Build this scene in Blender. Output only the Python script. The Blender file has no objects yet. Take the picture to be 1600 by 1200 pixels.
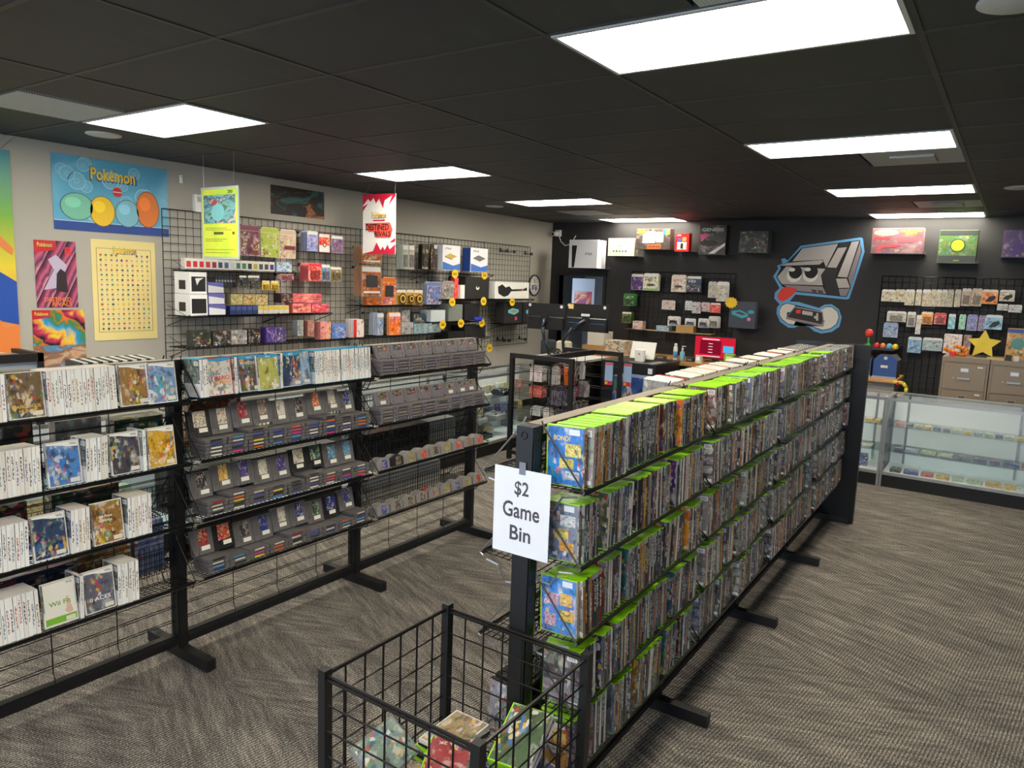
import bpy, math, random
from mathutils import Vector, Matrix
random.seed(7)
S = bpy.context.scene
COL = S.collection
R = math.radians

# ------------------------------------------------------------------ camera
cam_d = bpy.data.cameras.new('camera'); cam = bpy.data.objects.new('camera', cam_d); COL.objects.link(cam)
yaw, pitch, roll = 0.597177, 0.140828, 0.036191
fw = Vector((math.cos(yaw) * math.cos(pitch), math.sin(yaw) * math.cos(pitch), -math.sin(pitch)))
rt = Vector((math.sin(yaw), -math.cos(yaw), 0)); up = rt.cross(fw)
r2 = math.cos(roll) * rt + math.sin(roll) * up; u2 = -math.sin(roll) * rt + math.cos(roll) * up
M = Matrix((( r2.x, u2.x, -fw.x, 0), (r2.y, u2.y, -fw.y, 0), (r2.z, u2.z, -fw.z, 2.0), (0, 0, 0, 1)))
cam.matrix_world = M
cam_d.sensor_width = 36.0; cam_d.lens = 36.0 * 1144.49 / 1600.0
cam_d.clip_start = 0.05; cam_d.clip_end = 100
S.camera = cam

# ------------------------------------------------------------------ daylight outside the shop windows, exposure
W = bpy.data.worlds.new('sky'); S.world = W; W.use_nodes = True
bgn = W.node_tree.nodes['Background']
bgn.inputs[0].default_value = (0.62, 0.78, 1.0, 1); bgn.inputs[1].default_value = 3.6
S.view_settings.view_transform = 'Standard'; S.view_settings.look = 'None'
S.view_settings.gamma = 1.0; S.view_settings.use_curve_mapping = False
S.view_settings.exposure = 0.15
LAMP_STRENGTH = 27.0
ROOM_X0, ROOM_X1, ROOM_Y0, ROOM_Y1, CEIL = -2.6, 10.42, -3.4, 6.39, 2.94
# the window opening of the front wall lets the sky in
pl = bpy.data.lights.new('window_front_offscreen', 'AREA'); pl.shape = 'RECTANGLE'; pl.size = 8.6; pl.size_y = 2.1
pl.cycles.is_portal = True
po = bpy.data.objects.new('window_front_offscreen', pl); COL.objects.link(po)
po.location = (ROOM_X0 - 0.08, 1.6, 1.45); po.rotation_euler = (0, R(-90), 0)
po.rotation_euler = Matrix(((0, 0, -1), (1, 0, 0), (0, -1, 0))).to_euler()   # shines towards +X

# ------------------------------------------------------------------ helpers: mesh building
def srgb(c):
    o = []
    for v in c[:3]:
        v = v / 255.0
        o.append(v / 12.92 if v <= 0.04045 else ((v + 0.055) / 1.055) ** 2.4)
    return (o[0], o[1], o[2], 1.0)

class MB:
    def __init__(s): s.v = []; s.f = []; s.m = []; s.uv = {}; s.r = []; s.rv = 0.0
    def face(s, ids, mi=0, uv=None):
        if uv: s.uv[len(s.f)] = uv
        s.f.append(ids); s.m.append(mi); s.r.append(s.rv)
    def quad(s, a, b, c, d, mi=0, uv=None):
        n = len(s.v); s.v += [tuple(a), tuple(b), tuple(c), tuple(d)]; s.face((n, n + 1, n + 2, n + 3), mi, uv)
    def box(s, x0, x1, y0, y1, z0, z1, mi=0):
        n = len(s.v)
        s.v += [(x0, y0, z0), (x1, y0, z0), (x1, y1, z0), (x0, y1, z0), (x0, y0, z1), (x1, y0, z1), (x1, y1, z1), (x0, y1, z1)]
        for f in ((0, 3, 2, 1), (4, 5, 6, 7), (0, 1, 5, 4), (1, 2, 6, 5), (2, 3, 7, 6), (3, 0, 4, 7)):
            s.face(tuple(n + i for i in f), mi)
        return s
    def bbox(s, x0, x1, y0, y1, z0, z1, b=0.004, mi=0):
        # box with chamfered vertical edges and a chamfered top
        pts = [(x0 + b, y0), (x1 - b, y0), (x1, y0 + b), (x1, y1 - b), (x1 - b, y1), (x0 + b, y1), (x0, y1 - b), (x0, y0 + b)]
        n = len(s.v)
        cx, cy = (x0 + x1) / 2, (y0 + y1) / 2
        for z in (z0, z1 - b): s.v += [(p[0], p[1], z) for p in pts]
        s.v += [(p[0] - math.copysign(min(b, abs(p[0] - cx)), p[0] - cx), p[1] - math.copysign(min(b, abs(p[1] - cy)), p[1] - cy), z1) for p in pts]
        for L in (0, 8):
            for i in range(8): s.face((n + L + i, n + L + (i + 1) % 8, n + L + 8 + (i + 1) % 8, n + L + 8 + i), mi)
        s.face(tuple(n + i for i in reversed(range(8))), mi); s.face(tuple(n + 16 + i for i in range(8)), mi)
        return s
    def rod(s, p, q, r, n=4, mi=0):
        p = Vector(p); q = Vector(q); d = (q - p)
        if d.length < 1e-6: return s
        d.normalize(); a = d.orthogonal().normalized(); b = d.cross(a); k = len(s.v)
        for c in (p, q):
            for i in range(n):
                t = 2 * math.pi * (i + .5) / n
                s.v.append(tuple(c + r * (math.cos(t) * a + math.sin(t) * b)))
        for i in range(n): s.face((k + i, k + (i + 1) % n, k + n + (i + 1) % n, k + n + i), mi)
        s.face(tuple(k + i for i in reversed(range(n))), mi); s.face(tuple(k + n + i for i in range(n)), mi)
        return s
    def path(s, pts, r, n=4, mi=0):
        for a, b in zip(pts, pts[1:]): s.rod(a, b, r, n, mi)
        return s
    def prism(s, poly, y0, y1, mi=0):          # polygon in x,z extruded along y (front at y0)
        n = len(s.v); k = len(poly)
        s.v += [(p[0], y0, p[1]) for p in poly] + [(p[0], y1, p[1]) for p in poly]
        s.face(tuple(n + i for i in range(k)), mi); s.face(tuple(n + k + i for i in reversed(range(k))), mi)
        for i in range(k): s.face((n + (i + 1) % k, n + i, n + k + i, n + k + (i + 1) % k), mi)
        return s
    def lathe(s, prof, n=16, c=(0, 0, 0), mi=0, sx=1, sy=1):
        k = len(s.v)
        for r, z in prof:
            for i in range(n):
                t = 2 * math.pi * i / n; s.v.append((c[0] + sx * r * math.cos(t), c[1] + sy * r * math.sin(t), c[2] + z))
        for j in range(len(prof) - 1):
            for i in range(n): s.face((k + j * n + i, k + j * n + (i + 1) % n, k + (j + 1) * n + (i + 1) % n, k + (j + 1) * n + i), mi)
        s.face(tuple(k + i for i in reversed(range(n))), mi)
        s.face(tuple(k + (len(prof) - 1) * n + i for i in range(n)), mi)
        return s
    def mesh(s, name, mats, smooth=False, rnd=False):
        me = bpy.data.meshes.new(name); me.from_pydata(s.v, [], s.f)
        for m in (mats if isinstance(mats, (list, tuple)) else [mats]): me.materials.append(m)
        me.polygons.foreach_set('material_index', s.m)
        if smooth: me.polygons.foreach_set('use_smooth', [True] * len(s.f))
        if s.uv:
            L = me.uv_layers.new(name='UVMap')
            for fi, uv in s.uv.items():
                st = me.polygons[fi].loop_start
                for i, c in enumerate(uv): L.data[st + i].uv = c
        if rnd:
            a = me.attributes.new('rnd', 'FLOAT', 'FACE'); a.data.foreach_set('value', s.r)
        me.update(); return me

def ob(name, mesh, parent=None, loc=(0, 0, 0), rot=(0, 0, 0), color=None, scale=None):
    o = bpy.data.objects.new(name, mesh); COL.objects.link(o)
    o.location = loc; o.rotation_euler = rot
    if scale: o.scale = scale
    if parent: o.parent = parent
    if color: o.color = srgb(color)
    return o
def tag(o, label, cat, group=None):
    o['label'] = label; o['category'] = cat
    if group: o['group'] = group
    return o
def thing(name, label, cat, loc=(0, 0, 0), rz=0.0, group=None, rot=None):
    return tag(ob(name, None, None, loc, rot or (0, 0, rz)), label, cat, group)
def struct(o): o['kind'] = 'structure'; return o

# ------------------------------------------------------------------ helpers: node materials
class NT:
    def __init__(s, name):
        s.mat = bpy.data.materials.new(name); s.mat.use_nodes = True; s.t = s.mat.node_tree; s.t.nodes.clear()
        s.out = s.t.nodes.new('ShaderNodeOutputMaterial')
    def n(s, typ, props=None, **inp):
        d = s.t.nodes.new('ShaderNode' + typ)
        for k, v in (props or {}).items(): setattr(d, k, v)
        for k, v in inp.items():
            key = int(k[1:]) if k[0] == 'i' and k[1:].isdigit() else k.replace('_', ' ')
            s.set(d.inputs[key], v)
        return d
    def set(s, sock, v):
        if isinstance(v, bpy.types.NodeSocket): s.t.links.new(v, sock)
        elif isinstance(v, bpy.types.Node): s.t.links.new(v.outputs[0], sock)
        else: sock.default_value = v
    def m(s, op, a, b=0.0, c=0.0, clamp=False):
        d = s.n('Math', {'operation': op, 'use_clamp': clamp}); s.set(d.inputs[0], a); s.set(d.inputs[1], b)
        if len(d.inputs) > 2: s.set(d.inputs[2], c)
        return d.outputs[0]
    def mix(s, f, a, b, mode='MIX'):
        d = s.n('Mix', {'data_type': 'RGBA', 'blend_type': mode}); s.set(d.inputs[0], f); s.set(d.inputs[6], a); s.set(d.inputs[7], b)
        return d.outputs[2]
    def ramp(s, f, stops, const=False):
        d = s.n('ValToRGB'); s.set(d.inputs[0], f); e = d.color_ramp.elements
        if const: d.color_ramp.interpolation = 'CONSTANT'
        e[0].position, e[0].color = stops[0]; e[1].position, e[1].color = stops[-1]
        for p, c in stops[1:-1]: x = e.new(p); x.color = c
        return d.outputs[0]
    def principled(s, color, rough=0.5, metal=0.0, **kw):
        b = s.n('BsdfPrincipled'); s.set(b.inputs['Base Color'], color); s.set(b.inputs['Roughness'], rough); s.set(b.inputs['Metallic'], metal)
        for k, v in kw.items(): s.set(b.inputs[k.replace('_', ' ')], v)
        s.t.links.new(b.outputs[0], s.out.inputs[0]); return s.mat

def plain(name, c, rough=0.5, metal=0.0, var=0.12, scale=9.0):
    """a plain surface with slight mottling"""
    k = NT(name); no = k.n('TexNoise', Scale=scale, Detail=3.0)
    tc = k.n('TexCoord'); k.t.links.new(tc.outputs['Object'], no.inputs['Vector'])
    col = srgb(c); f = k.m('MULTIPLY_ADD', no.outputs[0], 2 * var, 1 - var)
    cc = k.mix(1.0, col, k.n('CombineColor', Red=f, Green=f, Blue=f).outputs[0], 'MULTIPLY')
    return k.principled(cc, rough, metal)

def tinted(name, rough=0.5, metal=0.0):
    """takes the object's own colour"""
    k = NT(name); oi = k.n('ObjectInfo')
    return k.principled(oi.outputs['Color'], rough, metal)

def palette(k, val, cols):
    st = [(i / len(cols), srgb(c)) for i, c in enumerate(cols)]
    return k.ramp(val, st, True)

def print_mat(name, rough=0.35, busy=1.0):
    """printed card: soft picture built from the object's colour, a second hue, lights, darks and a title line"""
    k = NT(name); oi = k.n('ObjectInfo'); tc = k.n('TexCoord'); g = tc.outputs['Generated']
    r = oi.outputs['Random']; base = oi.outputs['Color']; sp = k.n('SeparateXYZ', i0=g)
    off = k.n('CombineXYZ', X=k.m('MULTIPLY', r, 31.0), Y=k.m('MULTIPLY', r, 57.0), Z=k.m('MULTIPLY', r, 17.0))
    v = k.n('VectorMath', {'operation': 'ADD'}, i0=g, i1=off).outputs[0]
    def smooth(val, lo, hi): return k.n('MapRange', {'interpolation_type': 'SMOOTHSTEP'}, Value=val, i1=lo, i2=hi).outputs[0]
    n1 = k.n('TexNoise', Vector=v, Scale=1.7, Detail=2.0); n2 = k.n('TexNoise', Vector=v, Scale=3.6, Detail=3.0); n3 = k.n('TexNoise', Vector=v, Scale=13.0, Detail=2.0)
    w = k.n('TexWhiteNoise', {'noise_dimensions': '1D'}, W=k.m('MULTIPLY', r, 713.0))
    hs = k.n('HueSaturation', Hue=k.m('MULTIPLY_ADD', w.outputs[0], 0.16, 0.42), Saturation=1.3, Value=1.1, Color=base).outputs[0]
    light = k.mix(0.42, base, (1, 0.96, 0.88, 1)); dark = k.mix(0.8, base, (0.012, 0.012, 0.016, 1))
    c = k.mix(k.m('MULTIPLY', smooth(n1.outputs[0], 0.5, 0.62), 0.6 * busy), base, hs)
    c = k.mix(k.m('MULTIPLY', smooth(n2.outputs[0], 0.54, 0.66), 0.75 * busy), c, light)
    c = k.mix(k.m('MULTIPLY', smooth(n2.outputs[0], 0.44, 0.34), 0.8 * busy), c, dark)
    c = k.mix(k.m('MULTIPLY', smooth(n3.outputs[0], 0.58, 0.66), 0.35 * busy), c, dark)
    vo = k.n('TexVoronoi', Vector=v, Scale=11.0); vs = k.n('SeparateColor', Color=vo.outputs['Color'])
    ink = palette(k, vs.outputs[0], [(206, 60, 50), (236, 196, 80), (60, 110, 180), (236, 214, 190), (30, 30, 36), (90, 150, 90), (240, 238, 232), (150, 90, 60)])
    c = k.mix(k.m('MULTIPLY', k.m('MULTIPLY', smooth(n1.outputs[0], 0.44, 0.56), k.m('GREATER_THAN', vs.outputs[1], 0.45)), 0.6 * busy), c, ink)
    return k.principled(c, rough)

def sleeve_mat(name, spine_cols, text_cols, art_dark=0.6, white_back=False, own=None):
    """cover sheet of a game case; u 0-1 spine, 1-2 back, 2-3 front, one design for each case"""
    k = NT(name); oi = k.n('ObjectInfo'); at = k.n('Attribute', {'attribute_name': 'rnd'}); uvn = k.n('UVMap')
    sep = k.n('SeparateXYZ', i0=uvn.outputs[0]); U = sep.outputs[0]; V = sep.outputs[1]
    r = k.m('FRACT', k.m('ADD', oi.outputs['Random'], at.outputs['Fac']))
    w1 = k.n('TexWhiteNoise', {'noise_dimensions': '1D'}, W=k.m('MULTIPLY', r, 913.0))
    w2 = k.n('TexWhiteNoise', {'noise_dimensions': '1D'}, W=k.m('MULTIPLY_ADD', r, 517.0, 3.3))
    w3 = k.n('TexWhiteNoise', {'noise_dimensions': '1D'}, W=k.m('MULTIPLY_ADD', r, 271.0, 9.1))
    sp = palette(k, w1.outputs[0], spine_cols); tx = palette(k, w2.outputs[0], text_cols)
    if own == 'spine': sp = oi.outputs['Color']
    if own == 'text': tx = oi.outputs['Color']
    fu = k.m('FRACT', U)
    # spine lettering: dashes along v in the middle of the strip
    tn = k.n('TexNoise', {'noise_dimensions': '2D'}, Vector=k.n('CombineXYZ', X=k.m('MULTIPLY_ADD', V, 34.0, k.m('MULTIPLY', r, 90.0)), Y=k.m('MULTIPLY', fu, 4.0)), Scale=1.0, Detail=1.0)
    mid = k.m('MULTIPLY', k.m('LESS_THAN', k.m('ABSOLUTE', k.m('SUBTRACT', fu, 0.5)), 0.22), k.m('LESS_THAN', k.m('ABSOLUTE', k.m('SUBTRACT', V, k.m('MULTIPLY_ADD', w3.outputs[0], 0.25, 0.38))), 0.27))
    spine = k.mix(k.m('MULTIPLY', mid, k.m('GREATER_THAN', tn.outputs[0], 0.5)), sp, tx)
    spine = k.mix(k.m('MULTIPLY', k.m('GREATER_THAN', V, 0.91), k.m('GREATER_THAN', w3.outputs[0], 0.6)), spine, k.mix(0.45, sp, (0.7, 0.7, 0.7, 1)))
    # picture faces
    pv = k.n('CombineXYZ', X=k.m('MULTIPLY_ADD', r, 61.0, fu), Y=k.m('MULTIPLY_ADD', r, 23.0, V))
    a1 = k.n('TexNoise', {'noise_dimensions': '2D'}, Vector=pv, Scale=3.0, Detail=4.0)
    a2 = k.n('TexNoise', {'noise_dimensions': '2D'}, Vector=pv, Scale=7.0, Detail=2.0)
    vo = k.n('TexVoronoi', {'voronoi_dimensions': '2D'}, Vector=pv, Scale=4.5)
    nc = k.n('HueSaturation', Saturation=0.45, Value=0.9, Color=a2.outputs['Color']).outputs[0]; vc = k.n('HueSaturation', Saturation=0.5, Value=0.6, Color=vo.outputs['Color']).outputs[0]
    hue = palette(k, w3.outputs[0], [(30, 34, 44), (60, 44, 34), (40, 60, 44), (96, 40, 34), (36, 60, 100), (92, 84, 70), (24, 24, 26), (120, 116, 112)])
    art = k.mix(k.m('MULTIPLY', a1.outputs[0], 0.75), hue, k.mix(art_dark, nc, hue))
    art = k.mix(k.m('MULTIPLY', k.m('GREATER_THAN', a2.outputs[0], 0.62), 0.6), art, vc)
    art = k.mix(k.m('GREATER_THAN', a1.outputs[0], 0.66), art, (0.55, 0.5, 0.42, 1))
    if white_back: art = k.mix(k.m('LESS_THAN', V, 0.36), art, (0.8, 0.8, 0.8, 1))
    br = k.n('TexBrick', Vector=k.n('CombineXYZ', X=k.m('MULTIPLY_ADD', r, 7.0, k.m('MULTIPLY', fu, 2.2)), Y=k.m('MULTIPLY_ADD', r, 5.0, k.m('MULTIPLY', V, 4.2))), Scale=1.0)
    br.inputs['Mortar Size'].default_value = 0.12; br.inputs['Color1'].default_value = (1, 1, 1, 1); br.inputs['Color2'].default_value = (0, 0, 0, 1); br.inputs['Mortar'].default_value = (0, 0, 0, 1); br.inputs['Brick Width'].default_value = 1.0; br.inputs['Row Height'].default_value = 1.0
    art = k.mix(k.m('MULTIPLY', br.outputs[0], 0.55), art, k.mix(0.5, vc, nc))
    # bar code and rating box on the back
    def rect(u0, u1, v0, v1):
        a = k.m('LESS_THAN', k.m('ABSOLUTE', k.m('SUBTRACT', fu, (u0 + u1) / 2)), (u1 - u0) / 2)
        b = k.m('LESS_THAN', k.m('ABSOLUTE', k.m('SUBTRACT', V, (v0 + v1) / 2)), (v1 - v0) / 2); return k.m('MULTIPLY', a, b)
    bars = k.m('GREATER_THAN', k.m('SINE', k.m('MULTIPLY', fu, 260.0)), 0.2)
    isback = k.m('MULTIPLY', k.m('GREATER_THAN', U, 1.0), k.m('LESS_THAN', U, 2.0))
    art = k.mix(k.m('MULTIPLY', isback, rect(.66, .93, .84, .95)), art, k.mix(k.m('MULTIPLY', bars, rect(.69, .9, .855, .935)), (.8, .8, .8, 1), (.05, .05, .05, 1)))
    art = k.mix(k.m('MULTIPLY', isback, rect(.7, .95, .03, .1)), art, (.75, .75, .75, 1))
    lines = k.m('GREATER_THAN', k.m('SINE', k.m('MULTIPLY', V, 420.0)), 0.0)
    art = k.mix(k.m('MULTIPLY', k.m('MULTIPLY', isback, rect(.06, .6, .08, .26)), k.m('MULTIPLY', lines, 0.5)), art, (.7, .7, .7, 1))
    col = k.mix(k.m('GREATER_THAN', U, 1.0), spine, art)
    return k.principled(col, 0.22)

# common materials
BLACK = plain('black_powder_coat', (15, 15, 17), 0.45, 0.0, 0.1, 40)
WIRE = plain('black_wire', (20, 20, 22), 0.35, 0.4)
CHROME = plain('bright_wire', (170, 170, 172), 0.28, 0.9)
WHITE = plain('white_plastic', (232, 231, 226), 0.35, 0, .04)
PAPER = plain('white_paper', (216, 219, 226), 0.7, 0, .02)
INK = plain('dark_grey_ink', (62, 60, 66), 0.8, 0, .02)
INKBLACK = plain('black_ink', (18, 18, 20), 0.6, 0, .02)
ALU = plain('brushed_aluminium', (188, 190, 190), 0.32, 0.85, .06)
TINT = tinted('coloured_card', 0.45)
TINTP = tinted('coloured_plastic', 0.25)
PRINT = print_mat('printed_card')
PRINTQ = print_mat('printed_card_calm', 0.4, 0.35)
WOOD = None

# ------------------------------------------------------------------ lettering (meshes made first, instanced later)
LETTER = {}
def letters(words):
    objs = []
    for w in words:
        cu = bpy.data.curves.new('t', 'FONT'); cu.body = w; cu.size = 1.0; cu.align_x = 'CENTER'; cu.align_y = 'CENTER'; cu.offset = 0.018; cu.resolution_u = 3
        o = bpy.data.objects.new('t', cu); COL.objects.link(o); objs.append((w, o, cu))
    bpy.context.view_layer.update(); dg = bpy.context.evaluated_depsgraph_get()
    for w, o, cu in objs:
        me = bpy.data.meshes.new_from_object(o.evaluated_get(dg)); me.name = 'lettering'
        xs = [v.co.x for v in me.vertices]; ys = [v.co.y for v in me.vertices]
        cx, cy = (min(xs) + max(xs)) / 2, (min(ys) + max(ys)) / 2; wd, ht = max(xs) - min(xs), max(ys) - min(ys)
        for v in me.vertices: v.co = ((v.co.x - cx) / wd, 0.0, (v.co.y - cy) / ht)   # unit box in x,z facing -y
        me.materials.clear()
        LETTER[w] = me
    for w, o, cu in objs: bpy.data.objects.remove(o); bpy.data.curves.remove(cu)
letters(['$2', 'Game', 'Bin', 'Pokémon', 'DESTINED', 'RIVALS', 'R', 'Wii', 'Wii Fit', 'MARIO', 'SUPER', '3D WORLD', 'MINECRAFT', 'Wii U', 'DANGEROUS', 'HUNTS', 'II ACES', 'the Price', 'is Right', 'MADDEN', 'BOND?', 'GENESIS',
         'Nintendo', 'ENTERTAINMENT', 'SYSTEM', 'XBOX', 'PS5', 'HD', 'HDTV', 'SUPER NINTENDO', 'SWITCH', 'SONIC', 'NBA 2K', '$', 'PS4', '280', '60'])
LM = {}
def lettering(word, w, h, color, parent, loc, rot=(0, 0, 0), name='lettering', emit=0):
    """printed word, w by h metres, in the local x,z plane facing -y"""
    key = (word, color)
    if key not in LM:
        me = LETTER[word].copy(); mk = ('ink', color)
        if mk not in LM: LM[mk] = plain('ink', color, 0.6, 0, .02)
        me.materials.append(LM[mk]); LM[key] = me
    return ob(name, LM[key], parent, loc, rot, None, (w, 1, h))
# ------------------------------------------------------------------ the room
def carpet():
    k = NT('carpet'); tc = k.n('TexCoord'); s = k.n('SeparateXYZ', i0=tc.outputs['Object']); x, y = s.outputs[0], s.outputs[1]
    cell = k.n('TexWhiteNoise', {'noise_dimensions': '2D'}, Vector=k.n('CombineXYZ', X=k.m('FLOOR', k.m('MULTIPLY', x, 4.0)), Y=k.m('FLOOR', k.m('MULTIPLY', y, 1.0))))
    a = k.m('MULTIPLY_ADD', k.m('GREATER_THAN', cell.outputs[0], 0.5), 0.8, 1.15)
    def turned(ang, su, sv):
        c, sn = k.m('COSINE', ang), k.m('SINE', ang)
        u = k.m('ADD', k.m('MULTIPLY', x, c), k.m('MULTIPLY', y, sn)); v = k.m('SUBTRACT', k.m('MULTIPLY', y, c), k.m('MULTIPLY', x, sn))
        return k.n('CombineXYZ', X=k.m('MULTIPLY', u, su), Y=k.m('MULTIPLY', v, sv))
    n1 = k.n('TexNoise', {'noise_dimensions': '2D'}, Vector=turned(a, 4.5, 34.0), Scale=1.0, Detail=2.0)
    n2 = k.n('TexNoise', {'noise_dimensions': '2D'}, Vector=turned(1.35, 1.3, 8.0), Scale=1.0, Detail=2.0)
    rib = k.m('SINE', k.m('MULTIPLY', k.m('ADD', y, k.m('MULTIPLY', x, 0.12)), 400.0))
    fib = k.n('TexNoise', {'noise_dimensions': '2D'}, Vector=k.n('CombineXYZ', X=k.m('MULTIPLY', x, 150.0), Y=k.m('MULTIPLY', y, 150.0)), Scale=1.0, Detail=1.0)
    f = k.m('ADD', k.m('MULTIPLY', n1.outputs[0], 0.42), k.m('MULTIPLY', n2.outputs[0], 0.3))
    f = k.m('ADD', k.m('ADD', f, 0.14), k.m('ADD', k.m('MULTIPLY', rib, 0.14), k.m('MULTIPLY', k.m('SUBTRACT', fib.outputs[0], 0.5), 1.0)))
    col = k.ramp(f, [(0.18, srgb((38, 36, 35))), (0.42, srgb((78, 74, 70))), (0.6, srgb((110, 104, 96))), (0.88, srgb((176, 167, 154)))])
    bump = k.n('Bump', Strength=0.5, Distance=0.004, Height=f)
    return k.principled(col, 0.95, 0, Normal=bump.outputs[0])
def black_paint(name, c, smear):
    k = NT(name); tc = k.n('TexCoord')
    n = k.n('TexNoise', Vector=k.n('Mapping', i0=tc.outputs['Object'], Scale=(1.5, 5.0, 2.0)), Scale=1.3, Detail=6.0)
    col = k.ramp(n.outputs[0], [(0.3, srgb(c)), (0.62, srgb(tuple(v + 4 for v in c))), (0.86, srgb(tuple(v + smear for v in c)))])
    return k.principled(col, 0.62)
CARPET = carpet()
CEILBLK = black_paint('black_ceiling_paint', (42, 43, 46), 26)
WALLBLK = black_paint('black_wall_paint', (33, 32, 33), 8)
WALLGREY = plain('grey_wall_paint', (176, 172, 162), 0.85, 0, .03, 1.5)

b = MB(); b.box(ROOM_X0 - .2, 12.7, ROOM_Y0 - .1, ROOM_Y1 + .6, -.1, 0); struct(ob('floor', b.mesh('floor', CARPET)))
b = MB(); b.box(ROOM_X0 - .1, ROOM_X1 + .1, ROOM_Y1, ROOM_Y1 + .1, 0, CEIL + .1); struct(ob('wall_left', b.mesh('wall_left', WALLGREY)))
DY0, DY1, DZ = 5.41, 6.22, 2.105
b = MB(); X = ROOM_X1
b.box(X, X + .12, ROOM_Y0, DY0, 0, CEIL + .1); b.box(X, X + .12, DY1, ROOM_Y1, 0, CEIL + .1); b.box(X, X + .12, DY0, DY1, DZ, CEIL + .1)
struct(ob('wall_back', b.mesh('wall_back', WALLBLK)))
b = MB()
for y0, y1 in ((DY0 - .05, DY0), (DY1, DY1 + .05)): b.box(X - .025, X + .14, y0, y1, 0, DZ + .05)
b.box(X - .025, X + .14, DY0, DY1, DZ, DZ + .05)
struct(ob('door_1', b.mesh('door_frame', plain('black_door_frame', (22, 22, 23), .4))))
b = MB(); b.box(ROOM_X0 - .1, ROOM_X1 + .1, ROOM_Y0 - .1, ROOM_Y0, 0, CEIL + .1); struct(ob('wall_right', b.mesh('wall_right', WALLGREY)))
b = MB(); X = ROOM_X0
b.box(X - .12, X, ROOM_Y0, ROOM_Y1, 0, .4); b.box(X - .12, X, ROOM_Y0, ROOM_Y1, 2.5, CEIL + .1)
b.box(X - .12, X, ROOM_Y0, -2.7, .4, 2.5); b.box(X - .12, X, 5.9, ROOM_Y1, .4, 2.5)
struct(ob('wall_front', b.mesh('wall_front', WALLGREY)))
b = MB()
for i in range(6): y = -2.7 + i * 8.6 / 5; b.box(X - .1, X - .04, y - .03, y + .03, .4, 2.5)
b.box(X - .1, X - .04, -2.7, 5.9, .4, .46); b.box(X - .1, X - .04, -2.7, 5.9, 2.44, 2.5)
struct(ob('window_1', b.mesh('window_frame', ALU)))
b = MB(); b.box(3.0, ROOM_X1, ROOM_Y1 - .012, ROOM_Y1, 0, .1); b.box(ROOM_X0, 3.0, ROOM_Y1 - .012, ROOM_Y1, 0, .1); struct(ob('baseboard_left', b.mesh('baseboard', BLACK)))
# store room behind the doorway
b = MB(); b.box(12.5, 12.6, 4.7, 7.0, 0, 2.75); b.box(10.54, 12.6, 6.9, 7.0, 0, 2.75); b.box(10.54, 12.6, 4.6, 4.7, 0, 2.75); b.box(10.54, 12.6, 4.6, 7.0, 2.75, 2.85)
struct(ob('wall_storeroom', b.mesh('wall_storeroom', plain('storeroom_paint', (150, 150, 148), .8))))

# ceiling: grid tees, one tile object per bay of the grid, light fittings and vents in their own bays
GX, GY, TX, TY = 2.5227, 0.397, 0.6096, 1.2192
i0 = math.floor((ROOM_X0 - GX) / TX); i1 = 12; j0 = math.floor((ROOM_Y0 - GY) / TY); j1 = 4
b = MB(); b.box(ROOM_X0 - .1, ROOM_X1 + .12, ROOM_Y0 - .1, ROOM_Y1 + .1, CEIL + .05, CEIL + .15)
for i in range(i0, i1 + 2):
    x = GX + i * TX
    if ROOM_X0 < x < ROOM_X1: b.box(x - .012, x + .012, ROOM_Y0, ROOM_Y1, CEIL, CEIL + .05)
for j in range(j0, j1 + 2):
    y = GY + j * TY
    if ROOM_Y0 < y < ROOM_Y1: b.box(ROOM_X0, ROOM_X1, y - .012, y + .012, CEIL - .001, CEIL + .05)
ceiling = struct(ob('ceiling', b.mesh('ceiling_grid', plain('black_ceiling_tee', (44, 44, 45), .5, 0, .35, 2.5))))
FIX = [(0, 0), (4, 0), (8, 0), (12, 0), (0, 3), (4, 3), (8, 3), (12, 3), (-4, 0), (-4, 3), (-8, 0), (-8, 3)]
HALF = {(5, 0): 0, (10, 0): 0, (10, 3): 1, (-1, 3): 1, (-1, 0): 0}
b = MB(); b.box(.013, TX - .013, .013, TY - .013, CEIL + .003, CEIL + .018); tile_me = b.mesh('ceiling_tile', CEILBLK)
b = MB(); b.box(.013, TX - .013, .013, TY / 2 - .006, CEIL + .003, CEIL + .018); half_me = b.mesh('ceiling_half_tile', CEILBLK)
def cut_tile(x0, x1, y0, y1):
    b = MB(); b.box(x0, x1, y0, y1, CEIL + .003, CEIL + .018); return b.mesh('ceiling_cut_tile', CEILBLK)
for i in range(i0, i1 + 1):
    for j in range(j0, j1 + 1):
        if (i, j) in FIX: continue
        x, y = GX + i * TX, GY + j * TY
        if (i, j) in HALF: ob('ceiling_tile', half_me, ceiling, (x, y + (0 if HALF[(i, j)] else TY / 2), 0)); continue
        if x < ROOM_X0 or x + TX > ROOM_X1 or y < ROOM_Y0 or y + TY > ROOM_Y1:
            a0, a1, c0, c1 = max(x + .013, ROOM_X0), min(x + TX - .013, ROOM_X1), max(y + .013, ROOM_Y0), min(y + TY - .013, ROOM_Y1)
            if a1 - a0 > .02 and c1 - c0 > .02: ob('ceiling_tile', cut_tile(a0, a1, c0, c1), ceiling)
            continue
        ob('ceiling_tile', tile_me, ceiling, (x, y, 0))

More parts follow.
